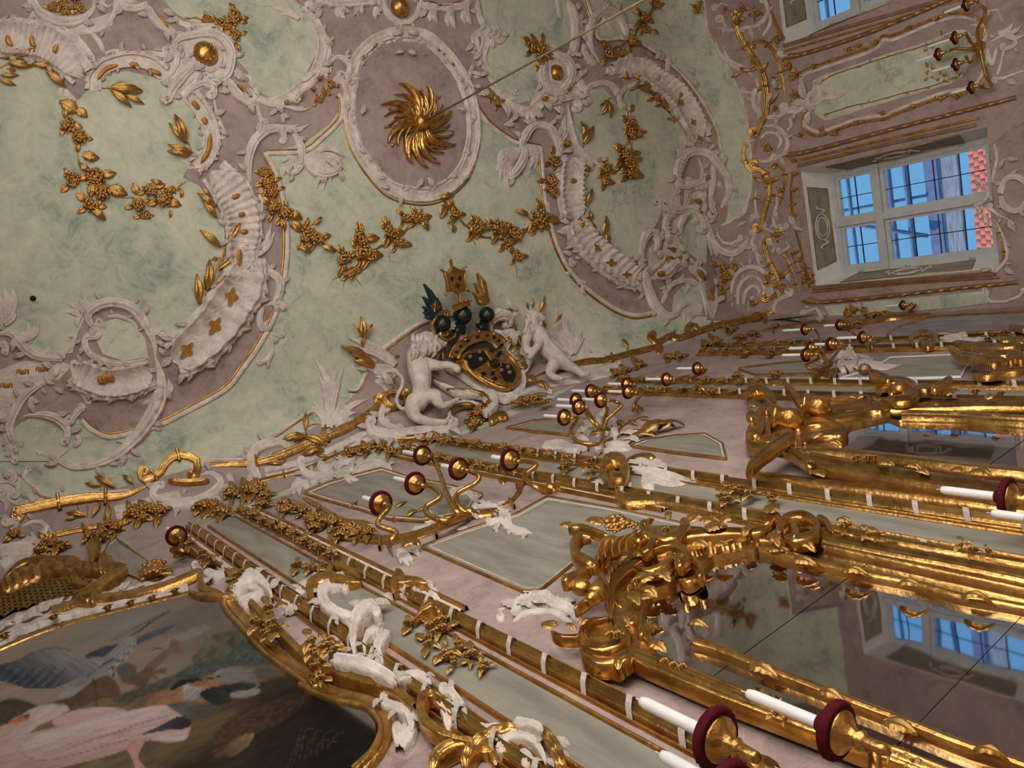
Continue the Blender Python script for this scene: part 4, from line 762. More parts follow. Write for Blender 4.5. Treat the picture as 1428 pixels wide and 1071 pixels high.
garland('long gilded garland swagged from the corner moulding to the medallion foot', T6, [(150, 40), (170, 140), (240, 240), (330, 300), (430, 360), (540, 400), (640, 410), (740, 380), (830, 330), (920, 250), (985, 160)], [(130, 30), (160, 160), (230, 190), (340, 310), (400, 330), (545, 440), (640, 330), (650, 410), (690, 420), (590, 520), (800, 290), (850, 350), (890, 220), (960, 220)], [70, 80, 80, 90, 85, 85, 90, 100, 80, 75, 80, 70, 65, 70], tend=[[(560, 540), (500, 550), (470, 590)], [(560, 550), (540, 630)], [(620, 550), (660, 600)], [(800, 400), (810, 460)]], extra=[(250, 180, 30, 90), (200, 220, 70, 80), (380, 250, -40, 70), (430, 370, 20, 90), (370, 400, 200, 90), (640, 300, -80, 60), (780, 270, -110, 60), (980, 220, 60, 80), (330, 260, -60, 60)], gf=(1, 1, 4))
PXV = V(0, 0, 1)
garland('gilded garland swagged from the medallion foot to the lilac cartouche', PXV, [(610, 273), (622, 285), (640, 305), (662, 325), (690, 333), (720, 328), (745, 308), (762, 285)], [(632, 296), (660, 318), (669, 317), (692, 318), (715, 327), (719, 357), (752, 303), (705, 337), (748, 312)], [18, 19, 17, 20, 21, 16, 25, 15, 18], tend=[[(715, 365), (710, 378)], [(718, 365), (722, 390)], [(660, 335), (664, 345)]], extra=[(620, 285, 110, 22), (655, 310, 80, 24), (700, 330, -90, 24), (735, 300, 200, 20), (612, 275, -10, 22), (630, 312, 80, 14)], gf=(1, 1, 4))
garland('gilded grape garland hanging beside the slotted shell of the lilac cartouche', PXV, [(770, 222), (773, 240), (768, 258), (772, 272)], [(772, 226), (766, 252), (770, 268)], [17, 18, 15], gf=(2, 1, 3), extra=[(768, 215, -80, 14)])
garland('gilded double grape garland hanging in the cartouche near the end wall', T3, [(760, 575), (770, 660), (790, 760), (785, 840), (740, 930), (690, 950)], [(780, 690), (790, 740), (760, 860), (775, 900), (790, 960), (650, 940), (640, 1000), (830, 740)], [65, 70, 80, 80, 75, 70, 60, 50], gf=(1, 1, 4), extra=[(780, 620, -60, 50)])
garland('gilded vine running down the shell border facing the end wall', T3, [(780, 500), (850, 490), (920, 530), (970, 590), (1020, 650)], [(870, 470), (930, 540), (970, 580), (1020, 660), (1050, 580)], [50, 50, 45, 35, 50], gf=(1, 0, 3), extra=[(830, 490, 20, 70), (1040, 560, -60, 70)], name='gilded_branch')
garland('gilded two-leaved sprig under the small slotted arc near the end wall', T3, [(680, 545), (650, 560), (620, 590)], [], [], extra=[(650, 560, 110, 70), (660, 560, 80, 80)], name='gilded_sprig')
garland('gilded upright sprig in the cartouche near the end wall', T3, [(520, 820), (530, 770), (545, 720)], [], [], extra=[(520, 800, -60, 100), (530, 780, -100, 90)], name='gilded_sprig')
garland('gilded laurel twigs along the inner rim of the lilac cartouche near the arms', T7, [(530, 60), (560, 200), (610, 300), (660, 370)], [], [], extra=[(540, 140, -70, 80), (550, 150, 210, 60), (570, 230, -100, 50), (630, 320, -80, 100), (620, 320, 220, 50), (660, 370, -100, 80), (680, 390, -120, 50)], name='gilded_branch')
garland('gilded vine knot behind the rope on the green mirror', T3, [(215, 240), (260, 270), (300, 300)], [(250, 270), (290, 290), (280, 340)], [70, 80, 55], gf=(1, 1, 4), extra=[(230, 250, 220, 70), (290, 240, -80, 60)])
garland('gilded flower garland running from the ceiling top past the angular moulding', T3, [(940, 20), (880, 90), (840, 150), (790, 210), (720, 260), (650, 290)], [(930, 30), (860, 100), (790, 230), (660, 300), (740, 295), (860, 165)], [50, 70, 60, 75, 40, 40], gf=(1, 1, 4), extra=[(900, 20, -60, 60), (910, 170, 30, 40)])
garland('gilded leaf cluster on the small shell border near the medallion rim', T2, [(390, 560), (440, 520), (490, 470)], [(410, 550), (480, 470), (440, 510)], [45, 45, 40], gf=(1, 0, 4))
garland('gilded leaf cluster on the border right of the medallion under the rope', T3, [(0, 500), (40, 560), (80, 590)], [(15, 530), (50, 570)], [45, 45], gf=(1, 0, 4))
garland('gilded leaf sprays set on the end-wall side white cartouche', T7, [(980, 440), (1040, 440), (1080, 450)], [(1020, 390), (990, 440), (1060, 440)], [30, 30, 36], gf=(1, 0, 3))
# ---- gilded cup and balls
def cup(label, q, r, ribs=4):
    t = thing('gilded_boss', label, 'ornament', SH(q)[0][0]); P, N = SH(q); Q, _ = SH(q + [r, 0]); R = np.linalg.norm(Q - P)
    o = MB(); lathe(o, P[0], [(R, 0), (R * .96, R * .3), (R * .75, R * .62), (R * .4, R * .8), (.001, R * .86)], 20, N[0]); o.build('boss', 'gold', t)
    for k in range(ribs):
        a = -.9 + k * .6; o = MB(); d = np.array([math.sin(a), -math.cos(a)]) * r * .8; band(o, [q - d * .9 + [2, 0], q + [a * r * .45, 0], q + d * .9 + [2, 0]], r * .22, 'round', 1, off=R * .62, step=2); o.build('boss_rib', 'gold', t)
    return t
cup('gilded fluted cup in the white scroll crossing above the great cartouche', T1((1135, 300))[0], 17)
cup('gilded polished egg at the top edge scroll above the medallion', T2((860, 45))[0], 12, 0)
cup('gilded fluted egg in the white cartouche where the rope passes', T3((378, 405))[0], 8.5, 3)
# ---- the rest of the white stucco network
stucco('white stucco scroll crossing that holds the gilded fluted cup', [([(990, 360), (965, 280), (980, 220), (1070, 195), (1190, 190), (1270, 270), (1275, 360), (1240, 430), (1160, 430)], 50, None, (26, -1), {'ruf': .12}), ([(1060, 230), (1120, 225), (1200, 260), (1215, 340), (1170, 390), (1120, 360), (1080, 290), (1065, 250)], 30), ([(870, 470), (945, 410), (980, 320), (945, 275)], 44, None, (18, -1)), ([(925, 550), (965, 480), (1010, 430), (1060, 380), (1050, 340)], 56, (14, 1), None, {'ruf': .2, 'flute': 12}), ([(1000, 590), (1030, 520), (1100, 465), (1170, 470), (1180, 520)], 46, None, (16, 1)), ([(960, 560), (1010, 480), (1080, 430)], 24)], [], [(990, 330, -60, 60), (900, 280, 190, 50), (1280, 300, -30, 60), (1300, 380, 60, 80), (1240, 220, -60, 60), (1180, 420, 40, 70), (1030, 200, 200, 60)], T1)
stucco('white stucco curved strut with gilt studs between cup and ceiling edge', [([(815, 30), (840, 90), (900, 150), (990, 205)], [40, 50, 54, 44]), ([(960, 80), (1000, 130), (1080, 150), (1200, 150)], 40, None, (14, 1), {'ruf': .2}), ([(860, 85), (930, 160)], 12, None, None, {'m': 'ochre', 'n': 'gilt_stud', 'off': .03})], [], [(900, 60, 20, 80), (960, 90, 60, 60)], T1)
stucco('white stucco curved strut with gilt studs between cup and lilac field', [([(1250, 430), (1300, 510), (1360, 560), (1430, 580)], [44, 56, 56, 44]), ([(1310, 470), (1370, 530)], 14, None, None, {'m': 'ochre', 'n': 'gilt_stud', 'off': .03}), ([(1330, 400), (1390, 440), (1420, 520)], 30, None, (12, 1))], [], [(1290, 400, 30, 90), (1380, 450, 60, 60)], T1)
stucco('white stucco bowl scroll under the corner grape bunch', [([(190, 10), (220, 70), (310, 120), (420, 120), (510, 60), (520, -20)], [40, 60, 70, 66, 50, 36], (16, -1), None), ([(640, -10), (635, 70), (580, 150), (505, 185)], 34, (20, 1), None), ([(505, 185), (545, 230), (575, 290)], 30), ([(560, 20), (600, 40), (640, 10)], 30, (16, 1), None)], [], [(180, 60, 190, 50), (520, 30, -60, 60)], T1)
stucco('white stucco arched strut at the very ceiling edge', [([(650, 10), (700, 45), (770, 45), (820, 15)], [44, 50, 50, 40]), ([(650, -10), (680, 10), (760, 10)], 24)], [], [], T1)
stucco('white stucco ring and shell border round the small green mirror', [([(330, 60), (400, 130), (430, 220), (425, 310), (390, 400), (310, 490), (200, 560), (110, 560), (40, 510), (0, 450)], [40, 50, 56, 56, 60, 64, 66, 50, 40, 34], (22, -1), None, {'prof': 'cove', 'hk': .5, 'flute': 22}), ([(460, 190), (470, 280), (450, 370), (400, 440), (300, 530), (200, 590)], 24, None, None, {'ruf': .3}), ([(320, 110), (330, 150), (300, 150)], 26, (12, 1), None), ([(240, 570), (220, 573)], 24, None, None, {'m': 'ochre', 'n': 'gilt_stud', 'off': .04}), ([(305, 545), (320, 535)], 20, None, None, {'m': 'ochre', 'n': 'gilt_stud', 'off': .04}), ([(370, 500), (385, 490)], 22, None, None, {'m': 'ochre', 'n': 'gilt_stud', 'off': .04}), ([(405, 430), (425, 445)], 22, None, None, {'m': 'ochre', 'n': 'gilt_stud', 'off': .04})], [((300, 110), [(200, 80), (150, 50), (180, 60), (240, 90)], 26, .15), ((400, 400), [(270, 460), (290, 440), (330, 410)], 14, -.1), ((230, 590), [(170, 610), (370, 600), (340, 590)], 16, .1)], [(390, 110, -60, 50), (440, 170, -80, 40)], T2)
stucco('white stucco clasp of small scrolls on the left flank of the medallion', [([(480, 400), (480, 340), (530, 315), (580, 350), (590, 400), (540, 420)], 30, None, (12, 1), {'ruf': .2}), ([(450, 430), (465, 370)], 24), ([(530, 440), (560, 480), (580, 560), (600, 600)], 34, (16, -1), None)], [], [(560, 310, -60, 50), (500, 330, -120, 40), (590, 420, 0, 50), (570, 440, 90, 40)], T2)
stucco('white stucco feather plume curling over the right-angle corner moulding', [([(50, 1080), (30, 980), (25, 880), (60, 780), (130, 720), (200, 720), (225, 770)], [44, 50, 56, 60, 60, 50, 30], None, (14, 1)), ([(160, 690), (230, 700), (290, 760), (320, 840), (310, 920), (270, 960), (230, 940)], [24, 30, 40, 46, 40, 30, 20], None, (10, 1)), ([(330, 840), (360, 920), (420, 960), (500, 950), (550, 900)], [40, 50, 60, 50, 24]), ([(100, 690), (70, 580), (50, 540)], 24)], [((340, 870), [(560, 870), (565, 950), (540, 990), (480, 1010), (430, 1000), (440, 1050), (400, 1040)], 26, -.22), ((290, 880), [(220, 970), (250, 980), (210, 900), (300, 950)], 22, .2), ((220, 700), [(300, 690), (360, 690), (330, 720)], 18, .15)], [(140, 640, -40, 70), (200, 640, 10, 60), (100, 680, 60, 60)], T2)
stucco('white stucco feather plume beside the second grape garland', [([(380, 900), (395, 830), (370, 750), (320, 700), (250, 700), (200, 760), (180, 830)], [36, 40, 44, 44, 46, 50, 40]), ([(200, 790), (190, 880), (140, 960), (90, 980)], [36, 50, 56, 30])], [((180, 830), [(45, 900), (50, 950), (70, 1000), (100, 1020), (140, 1020), (120, 1060), (80, 880)], 26, .22), ((210, 810), [(280, 900), (260, 930), (230, 940), (240, 860)], 22, -.2)], [(270, 650, -80, 60), (150, 690, 180, 60), (340, 730, 40, 40)], T3)
stucco('white stucco plume looped round the angular moulding at the ceiling top', [([(620, 350), (570, 270), (555, 190), (580, 110), (640, 60), (710, 80), (750, 140), (765, 200)], [30, 44, 50, 50, 50, 44, 36, 30], None, (14, 1)), ([(600, 370), (540, 310), (530, 240)], 34)], [((610, 90), [(740, 30), (720, 10), (680, 10), (690, 50)], 22, .15), ((650, 80), [(700, 150), (690, 170), (640, 130)], 16, .1)], [], T3)
stucco('white stucco lace border above the medallion at the ceiling edge', [([(380, -10), (480, 20), (580, 20), (680, 10), (740, 20)], 50, None, None, {'ruf': .2}), ([(960, 30), (1060, 45), (1180, 40), (1260, 10)], 44, None, None, {'ruf': .2}), ([(770, 10), (790, 80), (850, 125), (920, 120), (970, 60), (970, 0)], 34, (14, -1), (12, -1)), ([(1000, 10), (1100, 35), (1210, 10)], 16, None, None, {'m': 'goldline', 'n': 'gilt_line', 'off': .02})], [((380, 20), [(340, 50), (400, 70), (420, 50)], 34, .2), ((530, 30), [(520, 100), (560, 110), (590, 70)], 24, .15), ((640, 20), [(630, 90), (660, 80)], 24, .15), ((1050, 50), [(1030, 120), (1070, 130)], 24, .15), ((1150, 50), [(1130, 150), (1170, 160)], 24, .15), ((1230, 40), [(1220, 130), (1260, 140)], 24, .15), ((730, 40), [(730, 110), (750, 90)], 20, .1)], [(860, 120, 90, 60), (790, 30, 200, 40), (960, 90, -40, 50)], T2)
stucco('white stucco borders curving round the green mirror behind the rope', [([(1290, 0), (1300, 90), (1340, 160), (1380, 180)], 30), ([(1360, 180), (1400, 170), (1390, 130)], 24, (12, 1), None), ([(1290, 280), (1275, 210), (1310, 180), (1340, 220), (1320, 300), (1340, 380), (1430, 460)], [30, 40, 44, 44, 46, 50, 50], (12, 1), None, {'prof': 'cove', 'hk': .5, 'flute': 14}), ([(1360, 250), (1380, 270), (1350, 280)], 22, (10, 1), None), ([(1290, 410), (1240, 400), (1230, 440), (1260, 480)], 30, (10, 1), (10, 1)), ([(1190, 620), (1250, 600), (1280, 680)], 30)], [((1370, 190), [(1428, 190), (1400, 140)], 18, .2)], [(1290, 370, -60, 50), (1240, 480, 160, 50), (1270, 480, 0, 50)], T2)
stucco('white stucco border swinging from under the rope to the gilded egg cartouche', [([(0, 470), (60, 540), (140, 600), (220, 620), (280, 580), (330, 500)], [50, 56, 60, 60, 60, 40], None, None, {'prof': 'cove', 'hk': .5, 'flute': 14}), ([(440, 0), (470, 90), (480, 180), (470, 280), (440, 310)], [40, 46, 46, 46, 36]), ([(500, 100), (520, 170), (510, 230)], 24, (12, 1), None), ([(0, 430), (80, 510), (180, 575)], 16)], [((240, 620), [(220, 670), (250, 660), (270, 680)], 20, .2), ((120, 510), [(170, 490), (150, 500), (180, 520)], 12, .15), ((390, 40), [(400, 100), (370, 0)], 18, .1), ((20, 220), [(100, 215), (60, 150), (40, 270), (20, 140)], 24, .2)], [(60, 190, 10, 60), (280, 600, 80, 50), (500, 120, -60, 50)], T3)
stucco('white stucco cartouche holding the gilded fluted egg', [([(320, 330), (300, 400), (320, 490), (400, 510), (450, 450), (450, 360), (390, 310), (330, 320)], 44, None, None, {'ruf': .25}), ([(345, 360), (345, 440), (400, 455), (420, 390), (380, 350), (350, 360)], 22), ([(460, 400), (500, 450), (540, 520), (520, 530)], 40, None, (14, 1), {'ruf': .2}), ([(420, 550), (450, 530), (500, 550), (500, 600)], 40, (14, 1), (14, 1)), ([(300, 540), (310, 560)], 24, None, None, {'m': 'ochre', 'n': 'gilt_stud', 'off': .05}), ([(425, 495), (450, 500)], 20, None, None, {'m': 'ochre', 'n': 'gilt_stud', 'off': .05})], [], [(330, 310, -120, 50), (430, 320, -60, 60), (300, 480, 160, 40), (520, 420, -60, 50)], T3)
stucco('fluted white stucco column curving down from the gilded egg cartouche', [([(440, 570), (440, 660), (450, 740), (480, 820), (540, 870), (610, 900)], [60, 64, 60, 56, 46, 36], None, (14, -1), {'prof': 'cove', 'hk': .6}), ([(420, 590), (415, 680), (420, 760), (400, 800)], 26, None, (12, 1)), ([(425, 780), (440, 815)], 26, None, None, {'m': 'ochre', 'n': 'gilt_slot', 'off': .04})], [], [(420, 640, 160, 50), (430, 720, 120, 50), (600, 910, 20, 60), (620, 890, -20, 50)], T3)
shell('white shell border with dark seam on the lilac cartouche near the second garland', V(680, 0, 3.967), [(470, 870), (455, 950), (450, 1040), (455, 1130), (480, 1220)], [100, 120, 120, 120, 110], [[(465, 990), (460, 1020)], [(520, 960), (535, 930), (550, 950)], [(510, 1240), (525, 1250)]], flute=12, out=-1, extra=[([(400, 870), (390, 960), (395, 1060), (420, 1150)], 40, None, None)], leaves=[(420, 1150, 60, 60)])
shell('broad white shell border with cross slots on the lilac cartouche', T7, [(470, 230), (530, 330), (600, 400), (690, 475), (780, 535), (850, 560)], [110, 120, 125, 125, 115, 80], [tref(595, 380, 60, 14), tref(670, 465, 20, 16), tref(755, 530, 15, 14), [(515, 240), (525, 260)]], flute=14, out=1, extra=[([(520, 160), (560, 260), (650, 380), (760, 475), (840, 500)], 18, None, None), ([(470, 320), (500, 280), (540, 320), (530, 380)], 44, (16, -1), None)], leaves=[(440, 300, 190, 60), (410, 170, -100, 50), (460, 420, 200, 50), (470, 360, 150, 50), (450, 250, 200, 60)], slotw=.28)
shell('white shell border arching over the cartouche beside the end wall', T3, [(700, 400), (760, 375), (850, 385), (920, 440), (1010, 500), (1080, 580), (1140, 680), (1185, 770)], [70, 80, 90, 100, 110, 115, 110, 90], [[(755, 400), (765, 440)], [(825, 410), (832, 440)], tref(1060, 570, 60, 12), tref(1130, 680, 70, 12), tref(1165, 770, 80, 12)], flute=24, out=-1, extra=[([(690, 400), (740, 350), (830, 345), (900, 380), (950, 420)], 36, (16, 1), None), ([(740, 590), (725, 540), (760, 490), (830, 460), (900, 470), (1000, 580), (1100, 740)], 26, (10, -1), None), ([(720, 540), (700, 490), (650, 460), (580, 470), (545, 500)], 36, None, None), ([(1000, 330), (990, 400), (1010, 440)], 36, (14, 1), None)], leaves=[(920, 330, -60, 60), (950, 340, -90, 60), (1100, 380, 40, 60), (1120, 440, 50, 60), (900, 410, 40, 60), (1200, 760, 40, 50), (640, 410, 0, 30)], slotw=.22)
stucco('white stucco crook with shell rim low on the cartouche beside the end wall', [([(1060, 1020), (1050, 940), (1090, 860), (1160, 840), (1230, 860), (1290, 930), (1330, 1010), (1320, 1140)], [40, 50, 54, 54, 54, 50, 46, 40], None, None, {'flute': 26, 'famp': .25}), ([(1160, 870), (1190, 950), (1170, 1010), (1130, 1020)], 30, None, (12, 1)), ([(1100, 1000), (1110, 1040), (1080, 1050)], 26, (12, 1), None), ([(1120, 810), (1100, 790)], 40, None, (14, 1)), ([(1240, 910), (1250, 1000), (1230, 1100)], 30), ([(1210, 970), (1205, 1000)], 16, None, None, {'m': 'ochre', 'n': 'gilt_slot', 'off': .05})], [], [(1060, 1030, 120, 60), (1220, 830, -40, 60), (1270, 1000, 60, 60)], T3)
stucco('tangled white stucco scrolls in the angle of the ceiling above the end wall', [([(1050, 30), (1090, 60), (1120, 20), (1160, 30), (1200, 0)], 34, (14, 1), (14, -1)), ([(960, 150), (1020, 180), (1100, 160), (1160, 190), (1200, 240), (1190, 280)], 44, (14, 1), (12, 1), {'ruf': .15}), ([(1000, 360), (985, 290), (990, 220), (1040, 180)], 40, None, None, {'flute': 10}), ([(1075, 340), (1060, 280), (1080, 210), (1130, 190), (1150, 230)], [36, 40, 44, 40, 30], None, (12, 1)), ([(1220, 230), (1230, 320), (1280, 390), (1350, 410), (1410, 380), (1440, 330)], [30, 40, 46, 46, 40, 34]), ([(1260, 250), (1280, 330), (1340, 360), (1400, 330)], 22, None, (10, -1)), ([(1240, 20), (1230, 110), (1250, 190)], 40, None, (14, 1)), ([(1290, 160), (1340, 60), (1330, -10)], 30), ([(1370, 220), (1420, 180), (1440, 100)], 22), ([(1150, 110), (1165, 140)], 26, None, None, {'m': 'ochre', 'n': 'gilt_slot', 'off': .05}), ([(1150, 180), (1180, 190)], 22, None, None, {'m': 'ochre', 'n': 'gilt_slot', 'off': .05})], [], [(960, 140, 200, 60), (1060, 360, 60, 60), (1190, 60, -60, 60), (1100, 100, 100, 60), (1380, 260, -30, 60), (1030, 300, 10, 40), (1260, 120, 120, 60)], T7)
stucco('white stucco looped ribbon frame at the lower end of the lilac cartouche', [([(870, 480), (850, 400), (870, 310), (910, 290), (940, 340), (930, 390), (910, 400)], [40, 44, 50, 46, 34, 26, 18], None, (10, 1), {'ruf': .15}), ([(770, 490), (760, 450), (800, 425), (840, 450), (850, 500)], 26), ([(985, 380), (970, 450), (900, 510), (865, 520), (880, 600), (920, 700), (980, 760), (1040, 750), (1060, 700), (1100, 690)], [26, 34, 40, 44, 46, 50, 44, 36, 30, 24], None, (10, 1)), ([(920, 530), (980, 520), (1020, 480), (1060, 460), (1110, 490)], [60, 60, 50, 40, 30], None, None, {'ruf': .2}), ([(990, 640), (1010, 590), (1080, 560), (1160, 590), (1200, 660), (1210, 760)], [26, 30, 34, 34, 30, 26]), ([(1110, 480), (1180, 530), (1230, 620), (1245, 770)], [50, 60, 60, 54], None, None, {'prof': 'flat', 'hk': .5}), ([(1150, 500), (1190, 560)], 22, None, None, {'m': 'ochre', 'n': 'gilt_slot', 'off': .05}), ([(1205, 590), (1235, 680)], 18, None, None, {'m': 'ochre', 'n': 'gilt_slot', 'off': .05}), ([(935, 510), (950, 540)], 30, None, None, {'m': 'ochre', 'n': 'gilt_slot', 'off': .06}), ([(1090, 400), (1120, 450), (1160, 470)], 24, None, (10, 1)), ([(960, 690), (985, 640), (970, 610)], 24), ([(1080, 640), (1110, 600), (1090, 560)], 20)], [((1110, 740), [(1130, 790), (1090, 780), (1150, 760)], 20, .2)], [(900, 270, -60, 50), (860, 620, 120, 50), (1000, 470, -100, 40), (1060, 450, -60, 40)], T7)
stucco('pair of white stucco curl leaves clasping the great sweeping moulding', [([(110, 700), (85, 760), (100, 830), (130, 780)], [24, 40, 40, 24]), ([(60, 590), (70, 530), (120, 510), (180, 540), (200, 600), (170, 680), (100, 700)], [30, 40, 46, 50, 50, 46, 36], (12, 1), None, {'ruf': .2}), ([(150, 690), (200, 690), (225, 730)], 36), ([(130, 860), (160, 920), (140, 990), (90, 1020)], [26, 34, 34, 22], None, (10, 1)), ([(150, 860), (210, 870)], 22, None, (8, -1))], [((20, 450), [(170, 290), (150, 250), (140, 330), (100, 370)], 26, .12), ((60, 440), [(110, 500), (140, 510)], 20, -.2)], [(190, 600, 30, 50), (80, 650, 160, 50)], T6)
stucco('small white stucco leaf tabs clasping the moulding near the arms', [([(460, 410), (440, 440), (470, 460)], 28, None, (10, 1)), ([(470, 530), (480, 570), (520, 580)], 24, None, (10, -1)), ([(430, 520), (460, 520)], 22)], [((520, 590), [(545, 640), (530, 620)], 14, .2)], [(440, 370, -60, 50), (480, 430, 20, 40)], T7)
# a hook hole and a peg in the green mirror
for V_, q, lb in ((T5, (182, 660), 'small black iron hook in the green mirror of the great cartouche'), (T7, (925, 128), 'small black iron hook in the cartouche near the end wall'), (T2, (1213, 845), 'tiny dark nail in the medallion field')):
    P, N = SH(V_(q)); o = MB(); r_ = .018 if V_ is not T2 else .009; lathe(o, P[0], [(r_ * 1.3, 0), (r_ * 1.2, r_ * .5), (r_ * .6, r_ * .8), (r_ * .6, r_ * 2), (.001, r_ * 2.2)], 10, N[0]); tag(o.build('iron_hook', 'black'), lb, 'hook')
# ================================================================== MIRROR WALL
def vprofile(name, m, parent, x, z0, z1, w, d, prof='round', y=YW, n=9):
    """upright moulding on the mirror wall"""
    s = np.sin(np.linspace(-math.pi / 2, math.pi / 2, n)); h = PROF[prof](s); zs = np.linspace(z0, z1, 3)
    vs = [(x + s[j] * w / 2, y - d * h[j], z) for z in zs for j in range(n)]
    return mesh_obj(name, vs, grid_faces(3, n), m, parent)
def proj0(p):
    q = AX.T @ (np.asarray(p) - EYE); return np.array([714, 535.5]) + FPX * q[:2] / q[2]
PIL = [(1.11, 'beside the bird painting'), (2.835, 'between the two tall mirrors'), (4.96, 'beyond the second tall mirror'), (6.6, 'near the far end painting'), (8.27, 'in the room corner')]
rib = MB()
rib.add([(x, y, z) for (x, y, z) in [(-.5, 0, -.42), (-.3, -.8, -.2), (0, -1.1, 0), (.3, -.8, .2), (.5, 0, .42), (.5, 0, .78), (.3, -.8, .58), (0, -1.1, .4), (-.3, -.8, .2), (-.5, 0, 0)]], [(0, 1, 8, 9), (1, 2, 7, 8), (2, 3, 6, 7), (3, 4, 5, 6)])
RIBBON = shared('ribbon', rib, 'wstucco')
for k, (xc, where) in enumerate(PIL):
    if k == 4: continue
    t = thing('pilaster', 'grey marbled pilaster strip with ribboned gilt rods ' + where, 'pilaster', (xc, YW, 0)); ROOT[t.name] = np.array((xc, YW, 0.))
    b_ = MB(); box(b_, (xc - .15, YW - .012, 0), (xc + .15, YW, 7.15)); b_.build('lilac_ground', 'wall', t, False)
    b_ = MB(); box(b_, (xc - .083, YW - .02, .9), (xc + .083, YW, 6.95)); b_.build('marbled_panel', 'panel', t, False)
    for x in (xc - .093, xc + .093): vprofile('gilt_line', 'goldline', t, x, .9, 6.95, .022, .03)
    for x in (xc - .262, xc + .262): vprofile('gilt_line', 'goldline', t, x, (5.75 if k == 0 and x < xc else 4.2 if (k, x > xc) in ((0, True), (1, False), (1, True), (2, False)) else .4), 7.1, .02, .028)
    for x in (xc - .238, xc + .238): vprofile('stucco_fillet', 'wstucco', t, x, (5.75 if k == 0 and x < xc else 4.2 if (k, x > xc) in ((0, True), (1, False), (1, True), (2, False)) else .4), 7.1, .026, .02)
    for x in (xc - .178, xc + .178):
        rd = vprofile('gilt_rod', 'rodgold', t, x, .3, 7.12, .062, .055, 'rib', n=13); ROOT[rd.name] = base_of(t)
        for sx in (-.042, .042): r2 = vprofile('gilt_fillet', 'goldline', t, x + sx, .3, 7.12, .014, .025)
        for j in range(27):
            z = 1.75 + j * .2; o = bpy.data.objects.new('ribbon', RIBBON); COL.objects.link(o); o.parent = rd; o.location = (x - xc, 0, z); o.scale = (.074, .06, .06)
for k, (xc, where) in enumerate(PIL[:4]):
    for sx, sd in ((-.178, 'near'), (.178, 'far')):
        if k == 0 and sx < 0: continue
        t = thing('gilded_blossom_trail', 'gilded blossom trail on the %s rod of the pilaster %s' % (sd, where), 'garland', (xc + sx, YW, 5.4))
        for j in range(9):
            z = 5.45 + j * .19; px = proj0((xc + sx, YW - .03, z)); cluster(t, px, 9.5 - k * 1.3, j, 1, 1, 3, WL, .05)
def wpanel(label, V_, poly, edges=((3.0, 'goldline'), (2.0, 'wstucco'), (1.6, 'goldline')), off=.012, name='marbled_panel_frame', sm=0):
    q = V_(poly); t = thing(name, label, 'wall panel', WL(q[0])[0][0]); field(q, 'panel', off, 'panel_field', t, WL, grid=18, smooth_n=sm)
    c = q.mean(0); d = 0
    for w, m in edges:
        o = MB(); band(o, c + (q - c) * (1 + d), w, 'round', .7, closed=True, surf=WL, off=off * .5, step=5) if sm else [band(o, [c + (q[i] - c) * (1 - 2 * d), c + (q[(i + 1) % len(q)] - c) * (1 - 2 * d)], w, 'round', .7, surf=WL, off=off * .8, step=8) for i in range(len(q))]
        o.build('panel_edge', m, t); d += .03
    return t
wpanel('plain grey panel with cut corners above the first tall mirror', PXV, [(587, 762), (640, 742), (718, 717), (763, 692), (860, 709), (960, 731), (930, 770), (850, 800), (805, 780), (752, 823), (730, 824)])
wpanel('curved grey panel under the branching sconce above the bird painting side', U2, [(330, 740), (450, 690), (620, 640), (760, 605), (900, 650), (1100, 690), (1320, 745), (1250, 850), (1000, 900), (800, 885), (640, 830), (470, 785)])
wpanel('curved grey panel under the branching sconce above the second tall mirror', U3, [(100, 385), (250, 345), (440, 320), (560, 345), (620, 400), (450, 420), (250, 402)])
wpanel('plain grey panel above the second tall mirror crown', U3, [(790, 482), (870, 452), (1050, 425), (1200, 415), (1300, 470), (1320, 552), (1050, 520)])
wpanel('curved grey panel under the branching sconce in the third bay', U4, [(-40, 235), (150, 210), (330, 195), (430, 220), (340, 262), (60, 268)])
wpanel('pale-edged grey panel with scooped corners in the third bay', U4, [(480, 285), (640, 240), (700, 205), (740, 178), (1100, 163), (1160, 200), (1125, 235), (1105, 275), (900, 282)], ((2.2, 'white'), (1., 'goldline')))
wpanel('grey strip panel with gilt line left of the first pilaster', U1, [(560, 1130), (600, 1035), (640, 1000), (800, 1110), (900, 1200), (800, 1230)])
M['covepink'] = plaster('pale_pink_cove', (.40, .32, .28), (.335, .265, .24), (.25, .2, .185), 2.4)
cp1 = [(-10, 690), (40, 712), (130, 690), (215, 668), (300, 645), (350, 632), (430, 600), (510, 560), (545, 590), (520, 625), (480, 652), (400, 682), (300, 722), (200, 765), (100, 802), (-10, 840)]
o = field(cp1, 'covepink', .005, 'trim_2', None, grid=12); o['kind'] = 'structure'
o = field([(640, 642), (690, 590), (760, 562), (820, 528), (850, 500), (905, 488), (960, 472), (1010, 455), (1080, 442), (1140, 452), (1060, 476), (960, 500), (880, 532), (800, 572), (720, 612)], 'covepink', .005, 'trim_3', None, grid=10); o['kind'] = 'structure'
